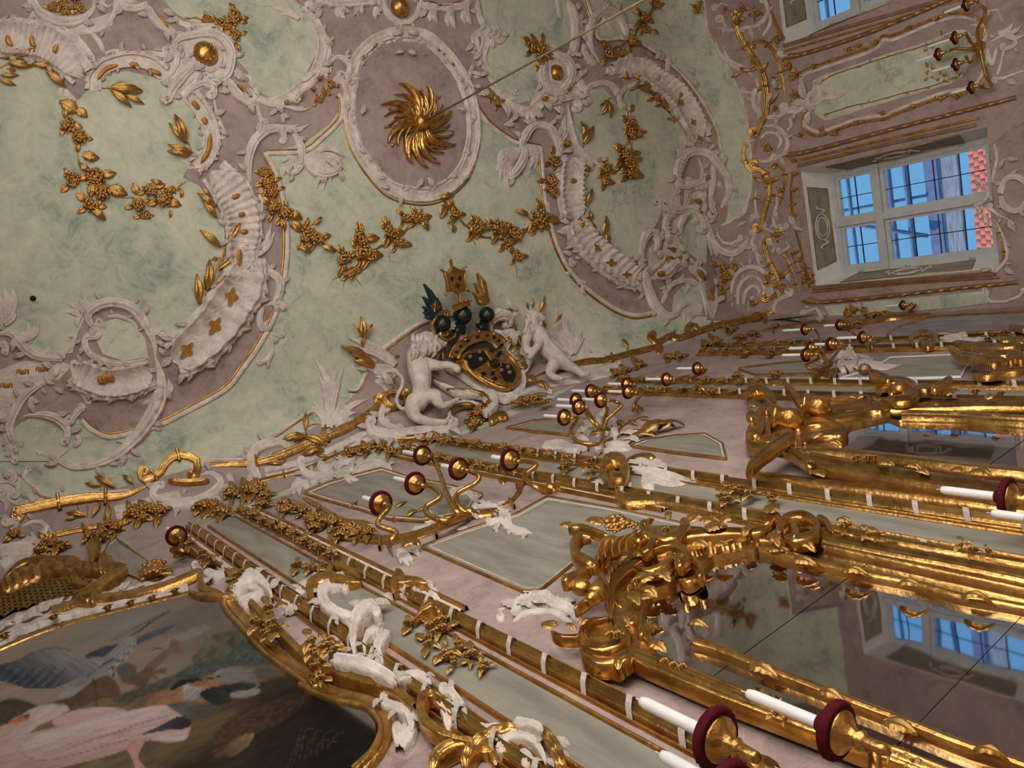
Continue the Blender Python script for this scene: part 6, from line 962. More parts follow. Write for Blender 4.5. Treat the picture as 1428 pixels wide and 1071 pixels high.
def paint_canvas(X, Y):
    """the picture itself: soft-edged brushwork laid down layer over layer"""
    C = np.zeros((len(X), 3))
    def lay(poly, ca, cb=None, ax=(0, 1, 0, 1), soft=8, st=None, amp=.2, sm=True, op=1.0):
        nonlocal C
        p = np.array(poly, float); p = cr(p, len(p) * 5, True) if sm else p; near = (X > p[:, 0].min() - 30) & (X < p[:, 0].max() + 30) & (Y > p[:, 1].min() - 30) & (Y < p[:, 1].max() + 30)
        if not near.any(): return
        x, y = X[near], Y[near]; d = sdist(x, y, p); a = np.clip(d / soft + .5, 0, 1); a = (a * a * (3 - 2 * a) * op)[:, None]
        g = np.clip(((x - ax[0]) * (ax[2] - ax[0]) + (y - ax[1]) * (ax[3] - ax[1])) / ((ax[2] - ax[0]) ** 2 + (ax[3] - ax[1]) ** 2 + 1e-9), 0, 1)[:, None]
        col = srgb(ca) * (1 - g) + srgb(cb if cb is not None else ca) * g
        n_ = (streak(x, y, *st) - .5) if st else (vnoise(x / 22, y / 22) - .5) + .5 * (vnoise(x / 8, y / 8) - .5)
        C[near] = C[near] * (1 - a) + np.clip(col * (1 + 2 * amp * n_)[:, None], .002, 1) * a
    def line(pts, w, c, **k):
        q = cr(np.array(pts, float), 12); tg = np.gradient(q, axis=0); tg /= np.linalg.norm(tg, axis=1)[:, None]; nn = np.column_stack([-tg[:, 1], tg[:, 0]]) * w / 2; lay(np.vstack([q + nn, (q - nn)[::-1]]), c, soft=max(3, w * .5), sm=False, **k)
    g1 = np.clip((X - 100) / 1000, 0, 1)[:, None]; sky = srgb((172, 152, 132)) * (1 - g1) + srgb((122, 108, 100)) * g1
    C = sky * (1 + .22 * (streak(X, Y, -.35, 220, 34) - .5) + .12 * (streak(X, Y, -.35, 70, 12) - .5))[:, None]
    lay([(330, 480), (480, 400), (620, 345), (720, 350), (600, 420), (430, 480)], (142, 146, 142), soft=90, op=.75, st=(-.35, 120, 20))
    lay([(720, 420), (900, 330), (1010, 320), (1020, 400), (900, 440)], (112, 100, 98), soft=80, op=.6)
    for k in range(7): line([(640 + k * 22, 560 - k * 14), (800 + k * 20, 500 - k * 15), (980 - k * 5, 420 - k * 3)], 6, (158, 150, 142), op=.35)
    lay([(-40, 800), (60, 755), (200, 775), (300, 740), (480, 745), (640, 720), (760, 650), (900, 590), (1100, 540), (1260, 560), (1900, 1000), (1900, 1400), (-40, 1400)], (132, 112, 84), (62, 50, 36), (500, 760, 1100, 1000), 14, (-.4, 60, 14), .3, False)
    lay([(-40, 790), (40, 745), (130, 760), (180, 800), (120, 850), (-40, 880)], (88, 74, 62), soft=10)
    lay([(890, 560), (930, 505), (960, 455), (1035, 440), (1090, 428), (1150, 455), (1240, 540), (1290, 590), (1130, 600), (940, 620)], (104, 99, 80), (84, 84, 68), (950, 450, 1150, 600), 20, None, .5)
    for k in range(60):
        x, y = 900 + (k * 97) % 330, 455 + (k * 53) % 130
        if y > 640 - (x - 850) * .48 + 0 * x and y < 470 + abs(x - 1060) * .5 + 90: lay([(x - 20, y), (x - 6, y - 11), (x + 14, y - 9), (x + 22, y + 4), (x + 2, y + 10)], (82, 83, 66) if k % 3 else (112, 106, 84), soft=7, op=.7)
    lay([(800, 640), (880, 590), (1000, 560), (1120, 500), (1180, 500), (1260, 565), (1120, 600), (960, 640), (760, 700), (600, 760), (520, 750), (650, 690)], (78, 86, 80), (84, 82, 62), (800, 600, 700, 740), 18, (-.4, 16, 6), .55)
    lay([(690, 745), (800, 695), (900, 665), (1000, 625), (1150, 595), (1300, 590), (1340, 625), (1160, 680), (1010, 740), (850, 800), (700, 800)], (158, 118, 90), (120, 92, 66), (800, 700, 1250, 640), 22, (-.4, 50, 12), .25)
    lay([(900, 1010), (1000, 930), (1200, 740), (1428, 660), (1560, 780), (1900, 1000), (1900, 1500), (600, 1500), (760, 1060)], (58, 46, 36), (24, 20, 17), (1000, 950, 1500, 950), 60, (-.5, 60, 14), .35, False)
    lay([(880, 860), (1000, 820), (1100, 800), (1020, 880), (900, 960), (780, 1010), (700, 1010)], (112, 94, 62), soft=40, op=.7, st=(-.4, 60, 10), amp=.35)
    # deer and hounds behind
    lay([(640, 625), (690, 580), (745, 535), (780, 510), (795, 478), (830, 480), (848, 515), (820, 535), (785, 540), (750, 575), (720, 610), (770, 600), (765, 625), (720, 630), (745, 670), (700, 650), (665, 700), (640, 690), (600, 680), (560, 660), (580, 610)], (128, 100, 84), (104, 80, 64), (800, 500, 600, 690), 6)
    line([(700, 520), (730, 512), (765, 520)], 8, (118, 92, 78)); lay([(785, 480), (800, 468), (820, 474), (812, 492), (792, 494)], (140, 108, 92), soft=5)
    lay([(540, 600), (590, 580), (630, 600), (620, 640), (560, 650)], (96, 94, 88), soft=8)
    lay([(380, 700), (440, 655), (500, 640), (545, 680), (555, 740), (480, 745), (400, 770), (320, 800), (200, 800), (280, 750)], (112, 84, 66), (98, 78, 60), (500, 650, 300, 790), 8); line([(440, 690), (450, 770)], 9, (96, 72, 56))
    # heron
    lay([(390, 548), (480, 505), (600, 482), (690, 440), (815, 398), (770, 435), (660, 482), (560, 525), (450, 560)], (66, 70, 80), (88, 90, 98), (420, 550, 780, 410), 5, (-.35, 60, 5), .35)
    line([(600, 458), (680, 405), (790, 334)], 9, (96, 90, 86)); line([(520, 475), (620, 420), (730, 360)], 5, (112, 104, 98)); line([(640, 440), (700, 385), (770, 345)], 4, (70, 68, 70))
    lay([(280, 735), (330, 680), (430, 595), (520, 520), (585, 462), (625, 460), (632, 500), (590, 555), (510, 605), (430, 650), (360, 700), (310, 742)], (128, 128, 130), (150, 146, 140), (330, 700, 600, 470), 6, (-.7, 40, 5), .25)
    for k in range(26): x = 500 + (k * 37) % 125; y = 600 - (x - 500) * 1.05 + (k * 23) % 34; line([(x, y), (x + 8, y + 12)], 5, (188, 182, 172) if k % 2 else (54, 56, 62), op=.8)
    line([(400, 640), (470, 590), (530, 560)], 12, (62, 64, 70), op=.8); lay([(270, 740), (290, 705), (340, 688), (385, 690), (350, 725), (300, 745)], (160, 154, 148), soft=6, st=(-.5, 30, 4))
    lay([(-60, 600), (60, 572), (170, 522), (260, 508), (330, 520), (375, 558), (490, 553), (440, 615), (350, 655), (270, 690), (225, 700), (120, 697), (30, 668), (-60, 640)], (146, 142, 140), (70, 76, 90), (260, 515, 200, 680), 6, (.62, 70, 7), .38)
    for k in range(15): line([(330 - k * 24, 600), (285 - k * 24, 650), (235 - k * 23, 696 - k * 2.2)], 4.5, (48, 54, 66) if k % 2 else (122, 124, 130), op=.75)
    line([(180, 522), (260, 508), (330, 522)], 9, (96, 92, 92), op=.7); line([(430, 650), (445, 720), (450, 780)], 8, (92, 70, 56)); line([(520, 600), (525, 650)], 6, (92, 70, 56))
    # pelican
    lay([(-60, 915), (60, 850), (140, 795), (220, 772), (290, 776), (312, 796), (250, 840), (180, 870), (110, 925), (40, 960), (-60, 1010)], (206, 172, 164), (222, 200, 192), (0, 950, 280, 780), 7, (-.5, 60, 8), .15)
    lay([(40, 852), (80, 826), (140, 814), (128, 842), (66, 860)], (196, 122, 98), soft=7); lay([(108, 826), (122, 820), (136, 826), (122, 833)], (92, 52, 44), soft=4); line([(-60, 905), (0, 880), (60, 862)], 16, (196, 176, 132)); lay([(245, 780), (300, 772), (318, 800), (280, 815), (250, 800)], (198, 190, 168), soft=8)
    lay([(240, 855), (300, 815), (400, 790), (500, 785), (580, 798), (560, 830), (420, 850), (300, 880)], (214, 178, 172), soft=8, st=(-.15, 70, 9), amp=.16)
    lay([(-60, 1010), (60, 940), (160, 900), (300, 868), (460, 830), (600, 800), (730, 776), (820, 795), (875, 845), (865, 925), (760, 925), (680, 940), (600, 975), (480, 1015), (300, 1060), (120, 1110), (-60, 1130)], (212, 184, 176), (184, 148, 140), (300, 870, 340, 1080), 7, (-.22, 90, 9), .17)
    lay([(92, 985), (150, 925), (280, 890), (420, 850), (560, 815), (740, 782), (830, 812), (830, 860), (740, 880), (560, 940), (400, 990), (230, 1025), (120, 1020)], (220, 196, 188), (196, 164, 156), (400, 850, 440, 1000), 6, (-.24, 80, 6), .22)
    for k in range(12): line([(300 + k * 38, 985 - k * 12), (420 + k * 34, 935 - k * 11), (560 + k * 22, 890 - k * 7)], 3, (168, 118, 112), op=.5)
    line([(95, 990), (130, 1018), (230, 1028), (420, 985), (600, 930)], 5, (158, 106, 100), op=.7)
    lay([(655, 912), (740, 870), (830, 826), (872, 838), (885, 865), (850, 885), (760, 893)], (46, 46, 54), (84, 82, 90), (850, 850, 680, 900), 5, (-.3, 50, 5), .4)
    lay([(700, 935), (780, 905), (860, 895), (855, 935), (780, 945)], (206, 186, 178), soft=6, st=(-.2, 40, 5)); lay([(585, 965), (640, 930), (672, 935), (650, 985), (640, 1020), (690, 1090), (640, 1090), (606, 1010)], (198, 150, 140), soft=6)
    # lapwing and game bird
    lay([(985, 640), (1030, 605), (1110, 598), (1190, 612), (1185, 650), (1200, 690), (1120, 690), (1040, 670)], (138, 130, 122), (112, 106, 100), (1000, 620, 1180, 690), 7, (.1, 40, 6), .25); lay([(1180, 610), (1240, 600), (1288, 625), (1250, 650), (1200, 652)], (92, 86, 80), soft=6, st=(.1, 30, 4))
    lay([(1040, 730), (1120, 690), (1200, 700), (1190, 725), (1120, 740)], (152, 144, 136), soft=8); lay([(850, 672), (900, 690), (960, 700), (930, 740), (880, 756), (850, 740)], (186, 178, 166), (140, 134, 126), (870, 680, 900, 750), 7, (-.8, 24, 5), .3)
    lay([(925, 722), (970, 695), (1060, 680), (1120, 668), (1188, 680), (1150, 705), (1070, 718), (1070, 760), (1010, 775), (950, 750)], (30, 38, 32), (48, 54, 46), (940, 720, 1150, 690), 6, (-.2, 30, 5), .4); lay([(790, 698), (835, 660), (900, 650), (945, 655), (900, 668), (850, 682), (802, 706)], (30, 30, 32), soft=5); line([(900, 662), (980, 650), (1020, 640)], 6, (36, 34, 34))
    lay([(775, 772), (850, 758), (960, 768), (1015, 798), (970, 830), (880, 836), (820, 810)], (104, 98, 92), (84, 78, 72), (850, 760, 920, 830), 8, (.05, 40, 6), .25)
    lay([(985, 970), (1010, 890), (1090, 830), (1200, 780), (1320, 730), (1410, 700), (1440, 740), (1360, 810), (1260, 880), (1150, 920), (1060, 990), (1000, 1030)], (84, 58, 46), (54, 40, 32), (1050, 900, 1400, 730), 12, (-.5, 14, 7), .6)
    lay([(1030, 985), (1090, 930), (1160, 905), (1178, 920), (1140, 970), (1070, 1015)], (138, 114, 82), (96, 76, 54), (1150, 915, 1050, 1000), 8, (-.7, 20, 5), .4)
    for k in range(9): line([(1330 + k * 26, 1070 - k * 10), (1370 + k * 22, 960 - (k * 31) % 70), (1400 + k * 25, 880 + (k * 47) % 90)], 5, (84, 74, 50), op=.5)
    return np.clip(C * (1 + .1 * (vnoise(X / 3.1, Y / 3.1) - .5))[:, None], .001, 1)
pm = bpy.data.materials.new('oil_painting_on_canvas'); n_, l_, p_ = nodes(pm); ca_ = n_.new('ShaderNodeVertexColor'); ca_.layer_name = 'picture'; l_.new(ca_.outputs[0], p_.inputs['Base Color']); p_.inputs['Roughness'].default_value = .55; p_.inputs['Specular IOR Level'].default_value = .12
canvas = field(cv, pm, .03, 'canvas', t, WL, grid=2.6); canvas.data.polygons.foreach_set('use_smooth', [True] * len(canvas.data.polygons))
vw = np.array([v.co for v in canvas.data.vertices]) + base_of(t); qq = np.array([proj0(v) for v in vw]); UU = qq * 3.321 - np.array([0, 750 * 3.321]); pc = paint_canvas(UU[:, 0], UU[:, 1])
at_ = canvas.data.color_attributes.new('picture', 'FLOAT_COLOR', 'POINT'); at_.data.foreach_set('color', np.column_stack([pc, np.ones(len(pc))]).ravel().astype(np.float32))
def pframe(nm, m, V_, run, w, prof='round', off=.03, hk=.8, **k): o = MB(); band(o, V_(run), np.asarray(w) / V_.k, prof, hk, surf=WL, off=off, step=4, **k); return o.build(nm, m, t)
pframe('inner_gilt_edge', 'gold', U5, [(-60, 542), (200, 434), (500, 348), (780, 278), (890, 254)], 18)
pframe('corner_crescent', 'gold', U5, [(875, 248), (920, 266), (1000, 270), (1080, 262)], [14, 24, 24, 12], off=.05)
edge = np.vstack([U5([(1080, 262), (1035, 285), (1050, 340), (1140, 440), (1240, 545), (1428, 685)]), U6([(130, 690), (280, 752), (430, 790), (495, 855), (495, 930), (435, 1030), (350, 1110)])])
o = MB(); band(o, edge, 8.5, 'round', .9, surf=WL, off=.035); o.build('inner_gilt_edge', 'gold', t)
o = MB(); band(o, edge + np.array([9.5, -6.5]), 14, 'cove', .5, surf=WL, off=.025); o.build('gilt_hollow', 'gold', t)
pframe('stucco_shell_edge', 'stucco', U5, [(-60, 495), (60, 430), (180, 375), (330, 335), (500, 300), (700, 260), (870, 222)], 74, 'cove', .012, .5, flute=10, famp=.3, ruf=.1)
pframe('gilt_rod', 'gold', U5, [(240, 335), (420, 290), (600, 262), (740, 230), (860, 185), (960, 140)], 32, off=.03)
for (x, y) in ((500, 325), (605, 303), (705, 280), (810, 248), (250, 370), (20, 455)): put(FLOW[0], U5((x, y))[0], 0, 9, t, 'gilt_stud', off=.05, surf=WL)
for (x, y, a, s_) in ((-10, 440, -30, 90), (100, 390, -20, 100), (200, 350, -60, 70), (130, 430, 150, 70), (560, 250, -40, 60), (620, 240, -20, 60), (250, 330, -50, 60)): put(random.choice(WLEAF), U5((x, y))[0], a, s_ / 3.32, t, 'stucco_leaf', off=.03, surf=WL)
o = MB(); band(o, np.vstack([U5([(1160, 300), (1300, 440), (1420, 560)]), U6([(130, 530), (230, 600), (400, 660), (560, 705), (660, 790)])]), [10, 12, 13, 14, 14, 15, 15, 12], 'rib', 1, surf=WL, off=.05); o.build('gilt_rod', 'gold', t)
# ---- far painting seen at a glancing angle
fp = T8([(725, 985), (745, 962), (870, 915), (1000, 885), (1500, 862), (1500, 955), (1300, 962), (900, 985), (800, 1000)])
t = thing('glancing_painting', 'painting in grey-violet tones seen edge-on near the room corner', 'painting', WL(fp[0])[0][0])
M['cv_far'] = mat('grey_violet_canvas', (.27, .23, .25), .25, 0, .2, 5, 0, 50, stretch=(1, 1, .5)); field(fp, 'cv_far', .02, 'canvas', t, WL)
o = MB(); band(o, np.vstack([fp[:4], fp[3:5]])[[0, 1, 2, 3, 5]], 3.2, 'round', .9, surf=WL, off=.02); o.build('gilt_frame', 'gold', t)
o = MB(); band(o, fp[4:][[1, 2, 3, 4]], 3, 'round', .9, surf=WL, off=.02); o.build('gilt_frame', 'gold', t)
o = MB(); band(o, T8([(560, 925), (750, 890), (930, 880), (945, 865)]), 3.5, 'rib', 1, surf=WL, off=.03); o.build('gilt_crest', 'gold', t)
# ================================================================== COAT OF ARMS WITH LIONS
def sk(V_, p, surf=SH):
    """joint of a figure: (x, y, stand-off, radius as seen) to room point and radius"""
    q = V_((p[0], p[1])); P, N = surf(q, p[2]); return np.array([*P[0], p[3] / V_.k * np.linalg.norm(P[0] - EYE) / FPX])
def figure(name, V_, chains, m, parent, voxel=.012, balls=(), surf=SH, smooth=6):
    b = MB()
    for ch in chains:
        J = np.array([sk(V_, p, surf) for p in ch]); tube3(b, J[:, :3], J[:, 3], max(8, len(ch) * 5), 10)
        for j in (0, -1): b.add(*ico(J[j, 3], J[j, :3], 10, 7))
    for p in balls: J = sk(V_, p, surf); b.add(*ico(J[3], J[:3], 10, 7))
    o = b.build(name, m, parent); r = o.modifiers.new('skin', 'REMESH'); r.mode = 'VOXEL'; r.voxel_size = voxel; r.use_smooth_shade = True
    s = o.modifiers.new('soft', 'SMOOTH'); s.factor = .5; s.iterations = smooth
    return o
def locks(name, V_, runs, m, parent, surf=SH):
    b = MB()
    for ch in runs:
        J = np.array([sk(V_, p, surf) for p in ch]); tube3(b, J[:, :3], J[:, 3], 10, 6)
    o = b.build(name, m, parent, kind='stuff'); return o
M['lionst'] = M['stucco']
t = thing('lion_statue', 'white stucco lion standing upright on the cornice, gripping the shield frame', 'statue', SH(KK((450, 900)))[0][0])
figure('lion_body', KK, [
    [(385, 520, .13, 52), (400, 600, .14, 62), (415, 670, .14, 58), (425, 735, .13, 48), (415, 800, .11, 52)],
    [(390, 530, .14, 50), (395, 480, .16, 52), (410, 440, .18, 46)],
    [(405, 440, .18, 44), (450, 452, .2, 36), (490, 468, .21, 24), (508, 474, .21, 16)],
    [(430, 470, .18, 28), (470, 488, .19, 16), (495, 497, .19, 10)],
    [(430, 585, .17, 36), (485, 615, .22, 28), (540, 625, .24, 22), (590, 650, .24, 20)],
    [(395, 800, .12, 50), (390, 850, .11, 40), (420, 885, .1, 30), (480, 902, .09, 24), (545, 910, .09, 20), (575, 905, .09, 15)],
    [(445, 785, .15, 42), (500, 795, .18, 36), (520, 840, .18, 28), (555, 850, .16, 20), (600, 825, .15, 17), (620, 810, .15, 14)],
    [(370, 830, .08, 11), (320, 812, .08, 11), (300, 765, .1, 11), (322, 700, .12, 11), (315, 650, .12, 11), (270, 615, .12, 12), (215, 622, .12, 14)]],
    'lionst', t, .011, [(440, 402, .2, 13), (395, 408, .2, 13), (590, 660, .24, 21)])
rd = random.Random(3); runs = []
for k in range(46):
    a = k / 45; x = 345 + 120 * ((k * 7) % 46) / 45; y = 405 + 55 * ((k * 11) % 46) / 45; ln = rd.uniform(60, 120); sw = rd.uniform(-22, 16)
    runs.append([(x, y, .21, 10), (x + sw * .4 - 12, y + ln * .35, .25, 13), (x + sw, y + ln * .7, .25, 11), (x + sw * .5 - 4, y + ln, .2, 3)])
locks('mane', KK, runs, 'lionst', t)
locks('tail_tuft', KK, [[(215, 622, .12, 9), (225 + 8 * k, 650, .13, 10), (245 + 10 * k, 690, .11, 3)] for k in range(4)], 'lionst', t)
for (x, y) in ((462, 436),): J = sk(KK, (x, y, .235, 6)); o = MB(); o.add(*ico(J[3], J[:3], 8, 6)); o.build('eye', 'black', t)
J = sk(KK, (512, 468, .225, 9)); o = MB(); o.add(*ico(J[3], J[:3], 8, 6)); o.build('nose', 'lionst', t)
t = thing('lion_statue', 'white stucco lion striding down the cornice beside the feather leaves', 'statue', SH(KK((1200, 640)))[0][0])
figure('lion_body', KK, [
    [(985, 390, .16, 46), (1020, 450, .17, 52), (1070, 520, .16, 50), (1130, 570, .14, 46), (1160, 595, .13, 42)],
    [(975, 390, .17, 44), (968, 340, .19, 42)],
    [(970, 325, .2, 40), (990, 328, .22, 30), (1008, 338, .23, 20)],
    [(1020, 450, .2, 32), (1010, 510, .22, 25), (990, 555, .22, 19), (975, 590, .21, 17)],
    [(960, 420, .18, 30), (945, 480, .19, 24), (960, 540, .18, 18)],
    [(1150, 590, .14, 42), (1205, 615, .12, 30), (1250, 635, .11, 22), (1290, 660, .1, 18), (1318, 650, .1, 14)],
    [(1125, 600, .13, 38), (1105, 640, .12, 28), (1125, 665, .1, 21), (1172, 677, .1, 15)]],
    'lionst', t, .011, [(950, 290, .2, 12), (985, 292, .2, 12)])
runs = []
for k in range(36):
    x = 930 + 70 * ((k * 7) % 36) / 35; y = 300 + 80 * ((k * 11) % 36) / 35; ln = rd.uniform(50, 100); sw = rd.uniform(-18, 18)
    runs.append([(x, y, .21, 9), (x + sw * .4, y + ln * .35, .235, 11), (x + sw, y + ln * .7, .23, 9), (x + sw * .5, y + ln, .21, 3)])
locks('mane', KK, runs, 'lionst', t)
J = sk(KK, (993, 318, .25, 6)); o = MB(); o.add(*ico(J[3], J[:3], 8, 6)); o.build('eye', 'black', t)
# ---- shield
c0 = KK((780, 620))[0]; t = thing('coat_of_arms', 'oval black and gold quartered shield with crown in a white cartouche', 'coat of arms', SH(c0)[0][0])
shp = [(600, 585), (640, 525), (740, 495), (840, 520), (910, 585), (945, 665), (930, 710), (870, 735), (790, 705), (700, 650), (640, 610)]
BO = .13
field(cr(KK(shp), 44, True), 'gold', BO, 'shield_board', t, grid=8)
def charge(nm, m, poly, k=1, sm=0): return field(cr(KK(poly), len(poly) * 3, True) if sm else KK(poly), m, BO + .008 * k, nm, t, grid=8)
charge('black_quarter', 'black', [(625, 572), (655, 528), (738, 510), (775, 568), (692, 628)])
charge('black_quarter', 'black', [(838, 590), (895, 605), (925, 665), (912, 708), (868, 700), (835, 640)])
charge('gold_quarter', 'gold', [(745, 508), (830, 530), (860, 580), (780, 568)])
charge('gold_quarter', 'gold', [(698, 632), (780, 575), (810, 640), (862, 722), (790, 690)])
charge('inescutcheon', 'gold', [(758, 574), (812, 556), (840, 612), (808, 636), (775, 616)], 2)
charge('inescutcheon_field', 'black', [(765, 578), (810, 563), (832, 610), (806, 628), (779, 612)], 3)
for (x, y) in ((783, 580), (806, 572), (790, 605), (814, 598), (798, 590)): charge('gold_stud', 'gold', [(x - 5, y), (x, y - 5), (x + 5, y), (x, y + 5)], 5, 1)
M['flesh'] = mat('painted_flesh', (.3, .14, .09), .5)
for (x, y) in ((665, 550), (712, 522), (722, 566), (838, 640), (872, 622), (885, 655)): J = sk(KK, (x, y, BO + .02, 13)); o = MB(); o.add(*ico(J[3], J[:3], 8, 6)); o.build('painted_head', 'flesh', t)
for (x, y, a) in ((778, 518, 40), (815, 545, 60), (822, 530, 0), (745, 655, 20), (795, 655, -30), (808, 688, 70)):
    charge('dark_leaf', 'darkgreen', [(x + (16 if i % 2 else 7) * math.cos(i * .785 + a), y + (16 if i % 2 else 7) * math.sin(i * .785 + a)) for i in range(8)], 3)
o = MB(); band(o, KK(shp), 4.2, 'rib', 1, closed=True, off=BO); o.build('gilt_rim', 'gold', t)
o = MB(); band(o, KK([(x + (x - 780) * .13, y + (y - 620) * .2) for x, y in shp]), 9, 'cove', .7, closed=True, off=.06, ruf=.12); o.build('white_cartouche', 'stucco', t)
for pts, w, m, a, b_, of in (([(600, 620), (590, 580), (640, 570), (660, 620), (720, 680), (780, 720)], 20, 'goldline', (10, -1), None, .14), ([(490, 660), (560, 700), (640, 740), (720, 740), (800, 760), (830, 800), (800, 840)], 40, 'stucco', None, (14, 1), .08), ([(560, 720), (650, 730), (740, 750), (790, 790), (780, 830)], 18, 'gold', None, (10, 1), .11), ([(600, 880), (590, 830), (640, 790), (720, 790), (770, 820)], 34, 'stucco', (12, 1), None, .06), ([(605, 870), (605, 830), (650, 805), (720, 810)], 14, 'gold', None, None, .09), ([(860, 500), (880, 440), (830, 400), (800, 420)], 34, 'stucco', (10, 1), None, .08), ([(950, 640), (990, 600), (1000, 540), (960, 500)], 34, 'stucco', None, (10, 1), .06), ([(900, 560), (860, 500), (850, 520)], 18, 'gold', None, (8, 1), .1), ([(870, 290), (900, 370), (940, 450), (970, 520)], 30, 'gold', (10, 1), None, .08), ([(880, 760), (960, 740), (1050, 700), (1130, 720)], 30, 'stucco', (12, 1), None, .05), ([(800, 880), (850, 850), (900, 850)], 30, 'gold', None, None, .05), ([(520, 480), (490, 560), (520, 600)], 30, 'stucco', None, None, .1), ([(530, 560), (520, 500), (500, 540)], 14, 'gold', None, None, .12)):
    o = MB(); scroll(o, KK(pts), w / 3.758, a and (a[0] / 3.758, a[1]), b_ and (b_[0] / 3.758, b_[1]), 'rib', 1, off=of); o.build('cartouche_scroll', m, t)
for (x, y, a, s_) in ((890, 520, -40, 60), (910, 560, -20, 55), (935, 600, -10, 50), (860, 470, -60, 60), (620, 560, 200, 40), (980, 660, 20, 70), (1040, 690, 30, 70), (760, 770, 60, 60)): put(random.choice(LEAF if x > 850 else WLEAF), KK((x, y))[0], a, s_ / 3.758, t, 'leaf', off=.09)
for (x, y) in ((1050, 770), (1000, 780), (960, 790), (1080, 790), (730, 850), (760, 830)): cluster(t, KK((x, y))[0], 11, 0, 1, 1, 3, off=.06)
crn = [(575, 560), (595, 500), (650, 450), (730, 425), (790, 450), (820, 490)]
o = MB(); band(o, KK(crn), 17, 'flat', .5, off=.16); cro = o.build('crown', 'gold', t); ROOT[cro.name] = base_of(t)
for k, q in enumerate(cr(KK(crn), 9)):
    d = 3.2; P = [q + [-d, 0], q + [0, -d], q + [d, 0], q + [0, d]]; field(P, 'black', .185, 'crown_jewel', cro, grid=3)
M['crownlining'] = mat('dark_crown_lining', (.03, .02, .02), .7); field(KK([(620, 520), (650, 470), (730, 445), (790, 470), (800, 510), (740, 490), (680, 500)]), 'crownlining', .15, 'crown_lining', cro, grid=8)
for (x, y) in ((560, 560), (620, 450), (690, 400), (770, 420), (815, 480)): J = sk(KK, (x, y, .2, 11)); o = MB(); o.add(*ico(J[3], J[:3], 8, 6)); o.build('crown_pearl', 'gold', cro)
o = MB(); scroll(o, KK([(600, 470), (630, 410), (600, 365), (540, 360), (490, 390), (480, 430)]), 13, None, (9, 1), 'rib', .9, off=.13, ruf=.1); o.build('white_volute', 'stucco', t)
o = MB(); scroll(o, KK([(570, 400), (560, 430), (520, 445), (495, 425)]), 6, None, (7, 1), 'round', 1, off=.2); o.build('gold_spiral', 'gold', t)
# ---- plumed helmets
def helmet(lb, x, y, r, crest):
    t = thing('crested_helmet', lb, 'helmet', SH(KK((x, y)))[0][0]); J = sk(KK, (x, y, .2, r)); R = J[3]; P, N = SH(KK((x, y)), .2); n = N[0]
    o = MB(); o.add(*ico(R, J[:3], 18, 12)); nk = SH(KK((x, y + r * 1.6)), .12)[0][0]; tube3(o, [J[:3], (J[:3] + nk) / 2, nk], [R * .8, R * .6, R * .9], 10, 14); o.build('helm', 'darkgreen', t)
    ax = EYE - J[:3]; ax = ax / np.linalg.norm(ax); up = np.cross(ax, [1, 0, 0]); up /= np.linalg.norm(up); sd = np.cross(up, ax)
    fc = J[:3] + ax * R * .72
    g = MB(); tube3(g, [fc + R * .55 * (math.cos(a) * up + .8 * math.sin(a) * sd) for a in np.linspace(0, 6.283, 14)], R * .06, 30, 6); g.build('visor_rim', 'goldline', t)
    for k in range(-2, 3): g = MB(); s_ = math.sqrt(max(0, 1 - (k / 2.7) ** 2)); tube3(g, [fc + sd * R * .17 * k + up * R * .5 * s_, fc + ax * R * .3 + sd * R * .17 * k, fc + sd * R * .17 * k - up * R * .5 * s_], R * .04, 10, 5); g.build('visor_bar', 'bronze', t)
    crest(t); return t
def crest_wing(m, base, tips, w):
    def f(t):
        for tip in tips:
            o = MB(); plume(o, KK(base)[0], KK([tip]), w / 3.758, .12, off=.2); o.build('crest_feather', m, t)
    return f
M['teal'] = mat('dark_teal_feather', (.01, .035, .04), .35, 0, .3, 20)
def c1(t):
    crest_wing('teal', (450, 320), [(405, 145), (425, 180), (450, 195), (470, 215), (400, 210), (398, 260), (400, 290), (485, 240), (490, 270), (410, 320)], 20)(t)
    for a in (0, 90):
        o = MB(); q = KK((450, 262))[0]; d = 7 * np.array([math.cos(math.radians(a + 5)), math.sin(math.radians(a + 5))]); band(o, [q - d, q + d], 2.6, 'round', .8, off=.235); o.build('gold_cross', 'goldline', t)
    for a in (45, 135, 225, 315): J = sk(KK, (450 + 16 * math.cos(math.radians(a)), 262 + 16 * math.sin(math.radians(a)), .24, 4)); o = MB(); o.add(*ico(J[3], J[:3], 6, 5)); o.build('gold_stud', 'gold', t)
    o = MB(); scroll(o, KK([(440, 390), (445, 340), (470, 300), (505, 285)]), 5, None, (4, 1), 'rib', 1, off=.22); o.build('gilt_trim', 'gold', t)
helmet('dark green helmet with a dark teal wing crest and gold cross', 497, 350, 46, c1)
